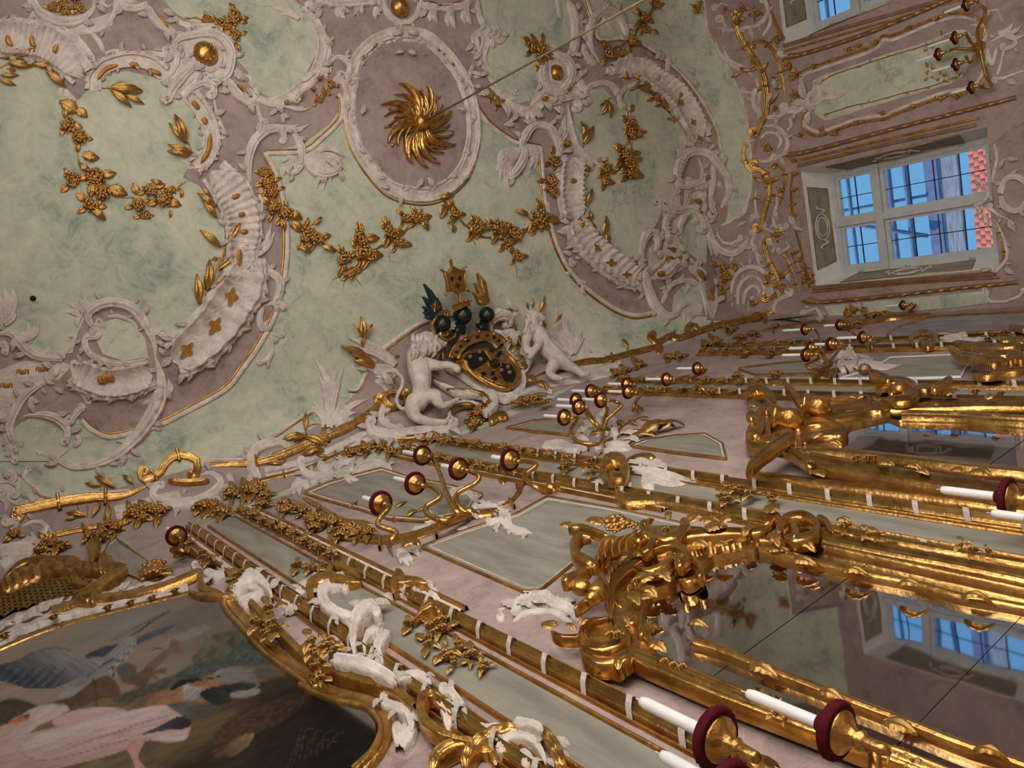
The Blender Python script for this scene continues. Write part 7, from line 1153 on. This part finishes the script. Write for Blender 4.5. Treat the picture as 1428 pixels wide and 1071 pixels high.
def c2(t):
    o = MB(); band(o, KK([(530, 275), (560, 262), (590, 248), (620, 245)]), 9, 'flat', .6, off=.27); o.build('coronet', 'gold', t)
    for k in range(5): J = sk(KK, (530 + k * 22, 255 - k * 7, .29, 7)); o = MB(); o.add(*ico(J[3], J[:3], 7, 5)); o.build('coronet_pearl', 'gold', t)
    hexa = [(500, 85), (520, 95), (540, 60), (570, 75), (605, 80), (600, 130), (615, 175), (590, 185), (575, 195), (550, 180), (520, 185), (515, 140)]
    field(KK(hexa), 'goldline', .24, 'banner_plate', t, grid=6); o = MB(); band(o, KK(hexa), 2.2, 'round', 1, closed=True, off=.24); o.build('banner_rim', 'gold', t)
    for (x, y) in ((535, 120), (575, 118), (565, 155)): field(KK([(x + (15 if i % 2 else 6) * math.cos(i * .785 + .4), y + (17 if i % 2 else 6) * math.sin(i * .785 + .4)) for i in range(8)]), 'black', .25, 'black_leaf', t, grid=4)
    for (x, y) in ((532, 25), (482, 72), (608, 60), (505, 205), (632, 185)): J = sk(KK, (x, y, .24, 7)); o = MB(); o.add(*ico(J[3], J[:3], 7, 5)); q = KK((565, 125))[0]; p = KK((x, y))[0]; band(o, [p, p + (q - p) * .3], 1.8, 'round', 1, off=.235); o.build('banner_knob', 'gold', t)
    o = MB(); band(o, KK([(577, 195), (580, 245)]), 2.2, 'round', 1, off=.24); o.build('banner_staff', 'gold', t)
helmet('dark green helmet with gold coronet and hexagonal gold banner crest', 602, 305, 50, c2)
helmet('dark green helmet with a gilded wing crest', 728, 302, 42, crest_wing('gold', (705, 250), [(680, 90), (665, 140), (660, 190), (690, 130), (705, 150), (715, 190), (735, 215), (680, 225)], 22))
stucco('white mantling curling from the right helmet', [([(780, 400), (770, 340), (810, 300), (860, 310), (870, 350)], [30, 50, 60, 50, 30], None, (12, 1), {'ruf': .25, 'off': .12}), ([(800, 380), (840, 420), (880, 400), (920, 470)], [30, 50, 50, 40], None, None, {'off': .08})], [((830, 330), [(780, 280), (820, 290), (860, 300), (760, 310)], 30, .12)], [(800, 340, 100, 70)], KK)
stucco('gold and white feather crest above the striding lion', [([(1030, 350), (1070, 350), (1080, 370)], 36, None, None, {'m': 'gold'}), ([(1100, 440), (1130, 430), (1140, 470), (1110, 490)], 26, (10, 1), None)], [((1020, 330), [(1075, 240), (1050, 240)], 24, .2), ((940, 270), [(890, 215), (905, 225)], 20, -.15)], [], KK)
for (x, y, a, s_, lb) in ((955, 275, -115, 55, 'gilded feather over the striding lion brow'), (975, 270, -90, 55, 'upright gilded feather over the striding lion head'), (1015, 300, -75, 95, 'long gilded feather over the striding lion head'), (1090, 370, -55, 75, 'gilded leaf beside the striding lion shoulder')):
    P, N = SH(KK((x, y))); t = thing('gilded_feather', lb, 'ornament', P[0]); put(SLIM[0], KK((x, y))[0], a, s_ / 3.758, t, 'feather', off=.16)
stucco('large gold and white acanthus left of the standing lion', [([(320, 590), (240, 570), (180, 580), (160, 550)], [50, 60, 50, 30], None, (10, -1)), ([(250, 500), (290, 520), (330, 510)], 20, None, None, {'m': 'gold'})], [((300, 560), [(60, 420), (90, 470), (130, 450), (180, 480), (230, 520)], 40, .08), ((300, 600), [(170, 580), (200, 620), (240, 640)], 36, -.1)], [(200, 560, 200, 90), (250, 520, 220, 90)], KK)
P, N = SH(KK((150, 560))); t = thing('gilded_acanthus', 'gilded acanthus blades and sprig left of the standing lion', 'ornament', P[0])
for tip, w in (((15, 460), 34), ((60, 500), 30), ((80, 540), 30)): o = MB(); plume(o, KK((175, 570))[0], KK([tip]), w / 3.758, .1, off=.05); o.build('acanthus_blade', 'gold', t)
for (x, y, a, s_) in ((125, 440, -95, 130), (120, 400, -130, 70), (130, 400, -50, 70), (120, 470, -90, 80)): put(random.choice(SLIM), KK((x, y))[0], a, s_ / 3.758, t, 'leaf', off=.04)
stucco('white scroll pedestal under the standing lion', [([(165, 880), (190, 930), (300, 950), (430, 930), (560, 920), (620, 890)], [40, 56, 50, 46, 40, 30], (16, 1), (12, -1), {'off': .03}), ([(240, 800), (225, 860), (280, 900), (360, 910)], 40, (14, 1), None, {'off': .03}), ([(350, 740), (330, 790), (260, 790), (240, 740), (290, 710), (340, 730)], 34, None, (12, -1), {'m': 'gold', 'n': 'gilt_volute', 'off': .05}), ([(200, 640), (260, 680), (280, 740)], 40), ([(220, 960), (380, 960), (540, 940)], 20, None, None, {'m': 'gold', 'n': 'gilt_line', 'off': .04})], [((180, 840), [(150, 870), (190, 820)], 26, .2)], [(240, 830, 60, 80), (300, 880, 20, 60)], KK)
# ================================================================== TALL MIRRORS
def clip_poly(poly, a, b, keep):
    """cut a polygon by the line a-b"""
    out = []; n = len(poly); f = lambda p: keep * ((b[0] - a[0]) * (p[1] - a[1]) - (b[1] - a[1]) * (p[0] - a[0]))
    for i in range(n):
        p, q = poly[i], poly[(i + 1) % n]; fp, fq = f(p), f(q)
        if fp >= 0: out.append(p)
        if fp * fq < 0: out.append(p + (q - p) * fp / (fp - fq))
    return np.array(out)
MO = .05
ZEN = np.array([-39., 518.])                      # uprights of the wall all run from here
def down(p, k): return ZEN + (np.asarray(p, float) - ZEN) * k
def mirror(label, glass, seams):
    t = thing('tall_mirror', label, 'mirror', WL(glass[0])[0][0]); field(glass, 'seam', MO - .012, 'backing_board', t, WL, grid=400)
    pieces = [np.asarray(glass, float)]
    for a, b in seams:
        a, b = np.array(a, float), np.array(b, float); nn = np.array([-(b - a)[1], (b - a)[0]]); nn /= np.linalg.norm(nn); nx = []
        for p in pieces:
            for kp in (1, -1):
                q = clip_poly(p, a + nn * kp * .6, b + nn * kp * .6, kp)
                if len(q) > 2: nx.append(q)
        pieces = nx
    for p in pieces: field(p, 'mirror', MO, 'mirror_pane', t, WL, grid=400)
    return t
def mpart(t, nm, V_, run, w, off=MO, prof='rib', hk=.9, m='rodgold', c0=None, c1=None, **k):
    o = MB(); scroll(o, V_(run), np.asarray(w) / V_.k, c0 and (c0[0] / V_.k, c0[1]), c1 and (c1[0] / V_.k, c1[1]), prof, hk, surf=WL, off=off, **k); return o.build(nm, m, t)
g1 = np.vstack([U7([(585, 850), (650, 690), (610, 600), (670, 490), (800, 440), (930, 360), (1010, 300), (1230, 265), (1340, 235)]), U8([(430, 185), (800, 262), (1300, 372)]), [down((1460, 837), 1.5), down((1300, 1076), 1.72)], U8([(860, 1085), (400, 900), (0, 745)])])
t = mirror('tall gilt-framed mirror with trophy crown nearest the bird painting', g1, [((1000, 939), (1218, 780)), ((1246, 1045), (1428, 856))])
rails = [('outer_rail', U8, [(-330, 625), (0, 765), (300, 880), (620, 1000), (900, 1110)], 62, .06, 'rib'), ('outer_rail_bead', U8, [(-300, 600), (0, 722), (300, 838), (640, 970), (940, 1085)], 20, .07, 'round'), ('inner_rail', U8, [(-92, 568), (0, 595), (240, 690), (500, 790), (760, 890), (1000, 985), (1300, 1090)], 34, .07, 'round'),
         ('inner_rail', U8, [(170, 185), (350, 230), (560, 282), (800, 330), (1000, 385), (1300, 440)], 26, .07, 'round'), ('outer_rail', U8, [(430, 150), (700, 205), (1000, 262), (1300, 325)], 46, .07, 'rib'), ('outer_rail_bead', U8, [(430, 175), (800, 255), (1300, 362)], 16, .08, 'round'), ('outer_rail_rod', U8, [(450, 110), (640, 145), (900, 195), (1300, 265)], 30, .05, 'round')]
def long_rail(t, nm, V_, run, w, of, pr, k):
    q = V_(run); o = MB(); band(o, np.vstack([q, down(q[-1], 1 + (k - 1) * .5), down(q[-1], k)]), np.array([w] * len(q) + [w * 1.2, w * 1.5]) / V_.k, pr, .9, surf=WL, off=of, step=4); return o.build(nm, 'rodgold', t)
for nm, V_, run, w, of, pr in rails: long_rail(t, nm, V_, run, w, of, pr, 1.48 if nm == 'inner_rail' and run[0][1] < 300 or run[0][1] < 180 else 1.66)
o = MB(); band(o, [down((1300, 1085), 1.7), down((1455, 940), 1.6), down((1460, 830), 1.5)], 40, 'rib', .9, surf=WL, off=.06); o.build('bottom_rail', 'rodgold', t)
for (x, y, a, s_) in ((130, 670, 20, 120), (400, 780, 20, 130), (670, 890, 20, 140), (1030, 1010, 15, 150), (-120, 500, 10, 90), (300, 240, 10, 100), (500, 285, 8, 110), (720, 345, 8, 120), (980, 395, 8, 130), (200, 200, 0, 90)): put(random.choice(LEAF), U8((x, y))[0], a, s_ / 2.888, t, 'rail_leaf', off=.08, surf=WL, sy=.7)
for (x, y) in ((230, 850), (270, 870), (700, 1010), (780, 1040), (640, 130), (610, 125), (990, 170), (1030, 200), (1090, 205), (520, 100)): cluster(t, U8((x, y))[0], 11, 0, 0, 1, 4, WL, .1)
# crown of the first mirror
field(U7([(430, 650), (425, 540), (450, 440), (390, 380), (350, 320), (400, 220), (560, 170), (640, 130), (860, 130), (1100, 150), (1330, 140), (1340, 230), (1230, 262), (1010, 296), (930, 356), (800, 436), (670, 486), (605, 600), (650, 690), (690, 800), (560, 850), (480, 920), (340, 880), (290, 800), (300, 700)]), 'gold', .075, 'crown_ground', t, WL, grid=10, thick=.05)
for nm, run, w, of, pr, k in (
        ('crown_rod', [(450, 650), (430, 570), (450, 470), (500, 400), (580, 340), (660, 300)], [40, 52, 54, 54, 50, 40], .1, 'rib', {}),
        ('crown_shell', [(540, 610), (495, 530), (530, 450), (620, 400), (720, 350)], [80, 110, 120, 120, 90], .06, 'cove', dict(flute=16, famp=.2)),
        ('crown_shell', [(730, 330), (850, 290), (960, 260), (1100, 240), (1260, 215)], [90, 110, 110, 100, 60], .06, 'cove', dict(flute=18, famp=.2)),
        ('crown_rod', [(700, 240), (780, 205), (900, 180), (1080, 165), (1240, 165), (1330, 135)], [44, 50, 44, 36, 36, 40], .1, 'rib', {}),
        ('crown_ring', [(800, 410), (830, 355), (890, 360), (930, 400), (880, 440), (820, 430)], 34, .09, 'round', {}),
        ('crown_scroll', [(700, 300), (780, 280), (850, 290), (930, 350), (945, 390)], 36, .11, 'round', dict(c1=(14, 1))),
        ('crown_scroll', [(560, 350), (640, 380), (720, 360), (780, 320)], 36, .12, 'round', dict(c1=(16, -1))),
        ('crown_scroll', [(640, 130), (670, 180), (740, 200), (820, 185), (860, 130)], 44, .13, 'rib', dict(c0=(14, -1), c1=(14, -1))),
        ('crown_scroll', [(600, 200), (640, 170), (680, 210), (640, 270), (600, 260)], 50, .15, 'rib', dict(c0=(16, 1))),
        ('crown_scroll', [(680, 260), (760, 230), (830, 250), (870, 300), (830, 340)], 40, .14, 'rib', dict(c1=(14, 1))),
        ('crown_volute', [(420, 640), (340, 660), (290, 720), (310, 790), (400, 810), (500, 780), (540, 740), (500, 710)], [44, 54, 60, 60, 54, 50, 44, 34], .09, 'rib', dict(c1=(12, -1))),
        ('crown_shell', [(285, 790), (310, 850), (380, 890), (470, 890), (560, 840)], [40, 66, 70, 66, 50], .06, 'round', dict(flute=16, famp=.25)),
        ('crown_block', [(480, 930), (500, 880), (560, 850)], [50, 76, 70], .08, 'rib', {}),
        ('crown_scroll', [(620, 720), (600, 660), (620, 600), (580, 580)], 40, .09, 'round', dict(c0=(12, 1))),
        ('crown_scroll', [(520, 690), (570, 670), (620, 700), (640, 760), (690, 800)], 34, .08, 'round', {}),
        ('horn', [(330, 190), (280, 185), (240, 230), (250, 290), (310, 330), (370, 340)], [16, 34, 46, 54, 54, 40], .18, 'round', {}),
        ('pipe', [(340, 360), (390, 310), (440, 235)], [24, 26, 28], .2, 'round', {}),
        ('pipe', [(170, 440), (250, 400), (330, 360)], [46, 34, 26], .17, 'round', {}),
        ('stick', [(240, 590), (300, 545), (360, 500)], 20, .15, 'round', {}),
        ('branch', [(205, 140), (280, 135), (360, 160), (430, 185)], [18, 24, 24, 18], .16, 'round', {}),
        ('spray_stem', [(110, 715), (160, 740), (220, 745), (290, 740)], 22, .08, 'round', {})):
    mpart(t, nm, U7, run, w, of, pr, **k)
def blob(nm, V_, x, y, of, rx, m='gold', sq=(1, 1, 1), par=None, axis=None):
    J = sk(V_, (x, y, of, rx), WL); v, f = ico(1, (0, 0, 0), 14, 9); v = np.array(v) * J[3] * np.array(sq)
    if axis is not None:
        ax = np.array(axis, float) / np.linalg.norm(axis); A = np.cross(ax, [0, 1, 0.1]); A /= np.linalg.norm(A); v = v @ np.array([A, np.cross(ax, A), ax])
    o = MB(); o.add(v + J[:3], f); return o.build(nm, m, par)
blob('drum', U7, 440, 255, .16, 90, sq=(.75, .75, .9), par=t, axis=(1, 0, .6))
for k in range(5):
    o = MB(); band(o, U7([(380 + k * 38, 320 - k * 10), (370 + k * 40, 270 - k * 12), (400 + k * 42, 205 - k * 6)]), 2.4, 'round', .9, surf=WL, off=.215); o.build('drum_cord', 'ochre', t)
blob('pouch', U7, 275, 470, .14, 68, sq=(.8, .7, 1), par=t); o = MB(); J = sk(U7, (365, 515, .16, 46), WL); K2 = sk(U7, (380, 420, .18, 20), WL); tube3(o, [J[:3], (J[:3] + K2[:3]) / 2, K2[:3]], [J[3] * 1.1, J[3] * .8, K2[3] * .6], 12, 14); o.build('bell', 'gold', t)
blob('bell_mouth', U7, 350, 530, .15, 54, par=t, sq=(1, .8, .7))
for (x, y, r_) in ((500, 130, 90), (560, 140, 60), (450, 110, 50), (470, 150, 50)): put(GRAPE[0], U7((x - r_ * .5, y))[0], random.uniform(-20, 30), r_ / 3.967 * 1.1, t, 'grape_cluster', off=.15, surf=WL)
for (x, y, a, s_) in ((400, 130, 200, 80), (350, 230, 180, 90), (360, 330, 30, 90), (470, 340, -20, 90), (420, 370, 80, 90), (520, 270, -60, 80), (560, 300, 0, 90), (680, 230, -30, 90), (880, 120, -40, 80), (760, 110, -80, 70), (960, 160, -10, 110), (1040, 130, -10, 100), (780, 310, 20, 90), (700, 380, 40, 80), (560, 500, 60, 80), (600, 530, 0, 70), (590, 450, -30, 90), (250, 720, -140, 60), (140, 700, 200, 70), (270, 690, -40, 60), (660, 780, 30, 90), (620, 480, 30, 80), (520, 620, 70, 70), (1000, 240, 0, 80), (880, 230, 10, 90), (1180, 200, -60, 70), (230, 140, 190, 60), (300, 150, 150, 50)): put(random.choice(LEAF), U7((x, y))[0], a, s_ / 3.967 * 1.15, t, 'crown_leaf', off=.115, surf=WL)
for (x, y) in ((590, 440), (740, 890), (790, 910), (840, 920), (750, 160), (660, 110), (440, 740), (480, 740)): put(FLOW[0], U7((x, y))[0], 0, 13, t, 'crown_flower', off=.12, surf=WL)
for run, w, of in (([(250, 110), (280, 65), (350, 55), (400, 90), (390, 130), (320, 150), (270, 140)], 30, .11), ([(300, 85), (320, 120), (300, 140)], 26, .12), ([(190, 90), (230, 60), (260, 90), (240, 130)], 34, .1), ([(120, 150), (140, 130), (170, 170)], 24, .09), ([(400, 60), (440, 80), (460, 120)], 24, .1), ([(0, 190), (100, 160), (200, 150), (300, 170), (420, 160)], 30, .07)): mpart(t, 'crown_scroll', U8, run, w, of, 'rib')
for (x, y, a, s_) in ((10, 90, 190, 80), (210, 50, -60, 60), (220, 130, 60, 70), (340, 170, 30, 60), (480, 75, 10, 60)): put(random.choice(LEAF), U8((x, y))[0], a, s_ / 2.888, t, 'crown_leaf', off=.12, surf=WL)
# ---- second mirror
g2 = np.vstack([U4([(430, 645), (470, 590), (540, 530), (620, 500), (760, 492), (1340, 498)]), [down(U4((1480, 508))[0], 1.6), down(U4((1480, 768))[0], 1.6)], U4([(1230, 735), (900, 700), (640, 675)])])
t = mirror('tall gilt-framed mirror with pot and bow trophy between middle pilasters', g2, [((1380, 648), (1428, 614))])
for nm, run, w, of, pr in (('outer_rail', [(740, 438), (1000, 428), (1480, 425)], 30, .07, 'rib'), ('outer_rail_bead', [(800, 462), (1100, 470), (1480, 492)], 22, .07, 'round'), ('rail_band', [(860, 397), (1100, 405), (1480, 414)], 24, .05, 'rib'), ('inner_rail', [(800, 480), (1100, 488), (1480, 515)], 16, .08, 'round'), ('inner_rail', [(310, 655), (560, 672), (800, 700), (1100, 735), (1480, 775)], 34, .07, 'round'), ('outer_rail', [(330, 715), (600, 765), (900, 815), (1200, 860), (1480, 900)], 74, .06, 'rib'), ('outer_rail_bead', [(340, 680), (700, 740), (1100, 800), (1480, 850)], 18, .075, 'round'), ('outer_rail_rod', [(20, 780), (300, 815), (600, 852), (900, 890), (1300, 945)], 36, .022, 'round')): long_rail(t, nm, U4, run, w, of, pr, 1.6)
o = MB(); band(o, [down(U4((1480, 425))[0], 1.6), down(U4((1480, 900))[0], 1.6)], 26, 'rib', .9, surf=WL, off=.06); o.build('bottom_rail', 'rodgold', t)
if 0: pass
field(U4([(0, 560), (60, 440), (130, 410), (250, 460), (330, 420), (430, 420), (650, 390), (740, 440), (740, 480), (540, 525), (470, 585), (425, 640), (310, 650), (180, 640), (60, 600), (0, 620)]), 'gold', .07, 'crown_ground', t, WL, grid=10, thick=.05)
for nm, run, w, of in (('crown_ring', [(0, 400), (20, 350), (70, 335), (120, 365), (160, 410)], 36, .12), ('crown_scroll', [(0, 480), (40, 475), (80, 510), (70, 560), (0, 570)], 34, .1), ('crown_scroll', [(130, 540), (150, 480), (120, 440), (80, 440)], 40, .1), ('crown_scroll', [(250, 550), (300, 520), (400, 510), (480, 540), (520, 560)], 44, .08), ('crown_scroll', [(290, 620), (330, 590), (420, 570), (520, 570)], 34, .08), ('crown_rod', [(430, 450), (520, 440), (600, 420), (650, 385)], 44, .1), ('crown_rod', [(330, 480), (420, 490), (540, 470), (640, 440), (740, 440)], 50, .08), ('crown_ring', [(670, 370), (690, 320), (760, 295), (840, 310), (880, 350), (850, 385), (780, 395), (700, 390)], 34, .12), ('crown_scroll', [(730, 360), (770, 340), (820, 350), (830, 380)], 40, .12), ('crown_scroll', [(820, 390), (880, 340), (950, 330)], 30, .13), ('bow', [(0, 770), (60, 700), (150, 630), (250, 565)], [30, 44, 50, 30], .16), ('antler', [(190, 300), (240, 350), (270, 400), (300, 420)], [16, 30, 30, 20], .15), ('bottle_neck', [(630, 260), (680, 270), (745, 290)], [40, 34, 28], .16), ('flute', [(960, 340), (1010, 310), (1060, 282)], [20, 26, 28], .16), ('crown_scroll', [(180, 640), (240, 660), (300, 700), (340, 740)], 50, .1), ('crown_scroll', [(60, 600), (130, 600), (180, 570)], 40, .08), ('crown_shell', [(0, 620), (60, 640), (130, 640)], 44, .07)): mpart(t, nm, U4, run, w, of, 'rib')
for (x, y, r_, h_) in ((365, 430, 52, .085), (220, 490, 54, .09)):
    J = sk(U4, (x, y, .14, r_), WL); R = J[3]; o = MB(); lathe(o, J[:3], [(R * .2, -h_), (R * .9, -h_ * .7), (R, 0), (R * .8, h_ * .6), (R * 1.1, h_ * .8), (R * 1.1, h_ * 1.05), (R * .9, h_ * 1.0)], 20, (-.6, -.3, 1)); o.build('pot', 'gold', t)
blob('bottle_body', U4, 790, 345, .13, 34, par=t); blob('bottle_cap', U4, 610, 240, .15, 30, par=t, m='bronze')
for (x, y) in ((260, 660), (300, 690), (330, 730), (630, 700), (660, 700), (980, 350), (1180, 360), (1310, 370), (570, 700)): put(FLOW[0], U4((x, y))[0], 0, 13, t, 'crown_flower', off=.1, surf=WL)
for (x, y, a, s_) in ((60, 430, 200, 60), (130, 330, -30, 60), (40, 320, -80, 50), (300, 400, -30, 60), (520, 380, 10, 60), (560, 400, -10, 70), (180, 560, 30, 80), (230, 600, 60, 80), (350, 760, 30, 60), (420, 620, 10, 70), (340, 600, -20, 70), (680, 720, 10, 80), (820, 740, 10, 80), (880, 760, 20, 60), (1050, 760, 5, 80), (1150, 770, 10, 110), (1040, 468, 5, 60), (1250, 480, 5, 60), (900, 470, 5, 50), (1230, 400, -20, 60), (1020, 380, -30, 70)): put(random.choice(LEAF), U4((x, y))[0], a, s_ / 3.68, t, 'crown_leaf', off=.105, surf=WL)
# ---- crest of the third mirror, most of it beyond the frame
q0 = U4((1200, 200)); t = thing('mirror_crest', 'gilded boat-shaped crest with comb and leaves in the third bay', 'ornament', WL(q0)[0][0])
for run, w, of in (([(1040, 125), (1090, 160), (1170, 180), (1260, 200), (1340, 190)], [14, 26, 34, 40, 30], .12), ([(1130, 180), (1200, 150), (1300, 160), (1400, 150)], 26, .1), ([(1160, 260), (1240, 265), (1330, 250), (1430, 240)], 24, .1), ([(1340, 200), (1380, 170), (1430, 190)], 44, .1), ([(1350, 10), (1390, 20), (1440, 30)], 14, .1), ([(1060, 100), (1150, 110), (1300, 120), (1430, 110)], 20, .05), ([(1300, 90), (1360, 85), (1430, 100)], 20, .06)): o = MB(); scroll(o, U4(run), np.asarray(w) / 3.68, None, None, 'rib', 1, surf=WL, off=of); o.build('crest_scroll', 'bronze' if run[0][0] == 1350 else 'gold', t)
for k in range(9): o = MB(); band(o, U4([(1165 + k * 11, 205 + k), (1162 + k * 11, 245 + k)]), 1.6, 'round', 1, surf=WL, off=.12); o.build('comb_tooth', 'bronze', t)
for (x, y) in ((1270, 70), (1330, 60), (1390, 75), (1240, 80)): cluster(t, U4((x, y))[0], 7, 0, 0, 1, 3, WL, .06)
# ================================================================== SCONCES
def proj(p):
    q = AX.T @ (np.asarray(p) - EYE); return np.array([714, 535.5]) + FPX * q[:2] / q[2]
def candle_len(P, tip):
    hs = np.linspace(.04, .7, 120); return float(hs[np.argmin([np.linalg.norm(proj(P + [0, 0, h]) - tip) for h in hs])])
def sconce(label, V_, mount, arms, pr=.062, surf=WL, name='candle_sconce', rose=True):
    m0 = surf(V_(mount), .03)[0][0]; t = thing(name, label, 'sconce', surf(V_(mount))[0][0])
    n0 = surf(V_(mount))[1][0]
    o = MB(); lathe(o, surf(V_(mount))[0][0], [(pr * 1.0, 0), (pr * .95, .02), (pr * .5, .03), (pr * .42, .045), (.001, .05)], 16, n0); o.build('backplate', 'gold', t)
    for a in arms:
        pan, tip, mids = a[0], a[1], a[2]; of = a[3] if len(a) > 3 else .24; k = a[4] if len(a) > 4 else 1.
        P = surf(V_(pan), of)[0][0] - np.array([0, 0, .02]); r = pr * k; tipx = V_(tip)[0]; h = candle_len(P, tipx)
        pts = [m0]; n = len(mids)
        for i, q in enumerate(mids): pts.append(surf(V_(q[:2]), q[2] if len(q) > 2 else .05 + (of - .05) * (i + 1) / (n + 1))[0][0])
        pts += [P - [0, 0, .085], P - [0, 0, .035]]
        o = MB(); tube3(o, pts, np.linspace(.016, .011, len(pts)) * min(1.2, r / .055), len(pts) * 8, 8); arm = o.build('arm', 'gold', t); ROOT[arm.name] = base_of(t)
        o = MB(); lathe(o, P, [(.012, -.05), (.022, -.04), (.015, -.03), (r * .5, -.012), (r * .8, -.003), (r * .86, .004), (r * .8, .008), (.02, .006)], 24); o.build('drip_pan', 'gold', arm)
        o = MB(); sg = 48; pv = []
        for (rr, zz) in ((.8, .006), (.98, .001), (1.08, .006), (1.1, .02), (1.0, .027), (.75, .02)):
            for j in range(sg): an = 2 * math.pi * j / sg; f_ = rr * r * (1 + (.035 if j % 2 else -.02) * (rr > 1)); pv.append(P + [f_ * math.cos(an), f_ * math.sin(an), zz])
        o.add(pv, [(i * sg + j, i * sg + (j + 1) % sg, (i + 1) * sg + (j + 1) % sg, (i + 1) * sg + j) for i in range(5) for j in range(sg)]); o.build('crimson_ruff', 'crimson', arm)
        rc = .0135 * min(1.25, r / .055); o = MB(); lathe(o, P, [(rc * 1.5, .01), (rc * 1.35, .03), (rc * 1.35, .055), (rc, .056)], 14); o.build('candle_socket', 'crimson', arm)
        o = MB(); h = max(h, .09); lathe(o, P, [(rc, .05), (rc, h - .02), (rc * .75, h - .004), (rc * .15, h), (.0015, h), (.0015, h + .014), (.0003, h + .015)], 14); o.build('candle', 'candle', arm)
    return t
sconce('four-armed gilded sconce over the plain grey panel of the first bay', U2, (1250, 870), [
    ((985, 535), (880, 515), [(1180, 850), (1130, 770), (1090, 650), (1040, 540)]), ((1185, 610), (1095, 590), [(1190, 820), (1180, 750), (1280, 690), (1300, 650), (1240, 620)]),
    ((945, 690), (830, 665), [(1130, 900), (1030, 870), (1010, 820), (1090, 760), (1030, 705)]), ((755, 800), (660, 770), [(850, 1010, .12), (840, 960, .16), (740, 915, .2), (800, 830, .24)])])
sconce('single-armed gilded sconce beside the middle pilaster', U3, (350, 735), [((120, 560), (20, 550), [(270, 715), (205, 650), (270, 590), (220, 570)])])
sconce('single-armed gilded sconce left of the first pilaster head', U1, (1010, 1085), [((975, 980), (915, 950), [(950, 1060), (1000, 1030)], .2)], .055)
sconce('many-armed gilded sconce over the second tall mirror', U3, (640, 400), [
    ((420, 325), (310, 318), [(620, 470), (500, 460), (460, 400), (500, 330)]), ((500, 268), (380, 245), [(580, 350), (545, 300)]), ((485, 232), (385, 235), [(600, 360), (560, 300), (530, 250)]), ((622, 230), (525, 222), [(660, 340), (700, 300), (740, 260), (700, 235)]), ((568, 182), (465, 180), [(650, 330), (660, 280), (630, 220)])], .055)
sconce('two-armed gilded sconce just beyond the middle pilaster head', U3, (830, 290), [((772, 185), (665, 188), [(810, 260), (860, 180), (830, 165)]), ((765, 142), (665, 150), [(820, 240), (840, 200), (810, 150)])], .05)
sconce('two-armed gilded sconce near the striding lion leaves', U3, (1230, 200), [((985, 115), (875, 120), [(1180, 160), (1120, 100), (1050, 110)]), ((1155, 55), (1045, 52), [(1170, 150), (1130, 110), (1190, 80)])], .05)
sconce('many-armed gilded sconce in the third bay', U4, (420, 215), [((305, 165), (185, 170), [(350, 240), (310, 215), (370, 185)]), ((330, 130), (220, 145), [(400, 170), (380, 140)]), ((432, 110), (330, 125), [(480, 140), (510, 120), (480, 100)]), ((300, 35), (190, 45), [(400, 170), (380, 80), (360, 40)])], .05)
sconce('gilded two-armed sconce below the far painting corner', U4, (640, 140), [((595, 75), (465, 75), [(640, 110), (690, 90), (650, 78)]), ((478, 12), (400, 20), [(560, 60), (520, 30)])], .048)
sconce('gilded sconce with one candle on the corner strip panel', T8, (825, 885), [((803, 830), (715, 845), [(830, 870), (870, 830), (850, 820)], .14)], .05, EW)
sconce('gilded sconce at the picture edge beside the second tall mirror', U4, (1470, 940), [((1335, 898), (1000, 855), [(1440, 920), (1400, 905)], .2, .95)], .07)
sconce('gilded sconce whose candle crosses the middle pilaster rods', U4, (1560, 1010), [((1500, 1010), (1258, 982), [(1540, 1020)], .2)], .06)
sconce('large gilded sconce in front of the first tall mirror', U8, (700, 1130), [((470, 915), (125, 762), [(640, 1110, .2), (630, 1010, .24), (560, 950, .26)], .3, .78)], .07, name='mirror_sconce')
sconce('large gilded sconce beside the rail of the first tall mirror', U8, (150, 1110), [((-15, 945), (-330, 845), [(120, 1080, .2), (70, 1000, .26), (30, 960, .28)], .3, .85), ((40, 1165), (-245, 1045), [(120, 1150, .22), (80, 1160, .26)], .3, .8)], .07, name='mirror_sconce')
sconce('five-branched gilded sconce at the foot of the garlanded green panel', T4, (1200, 240), [((1128, 25), (1020, 70), [(1190, 150), (1230, 60), (1190, 15)]), ((1070, 195), (935, 240), [(1170, 230), (1150, 210), (1130, 170)]), ((985, 280), (875, 315), [(1150, 250), (1080, 250)]), ((1075, 332), (955, 368), [(1180, 290), (1150, 320), (1130, 290)]), ((1155, 450), (1050, 475), [(1230, 380), (1260, 440), (1210, 450)])], .055, EW)
wgarland('gilded leaf wreath behind the five-branched sconce', T4, [(930, 330), (940, 400), (1010, 410), (1090, 390), (1120, 300)], [(940, 240), (940, 350), (940, 390), (1000, 390), (1050, 400), (1010, 190), (1100, 380)], 30, (0, 0, 4), .02, EW)
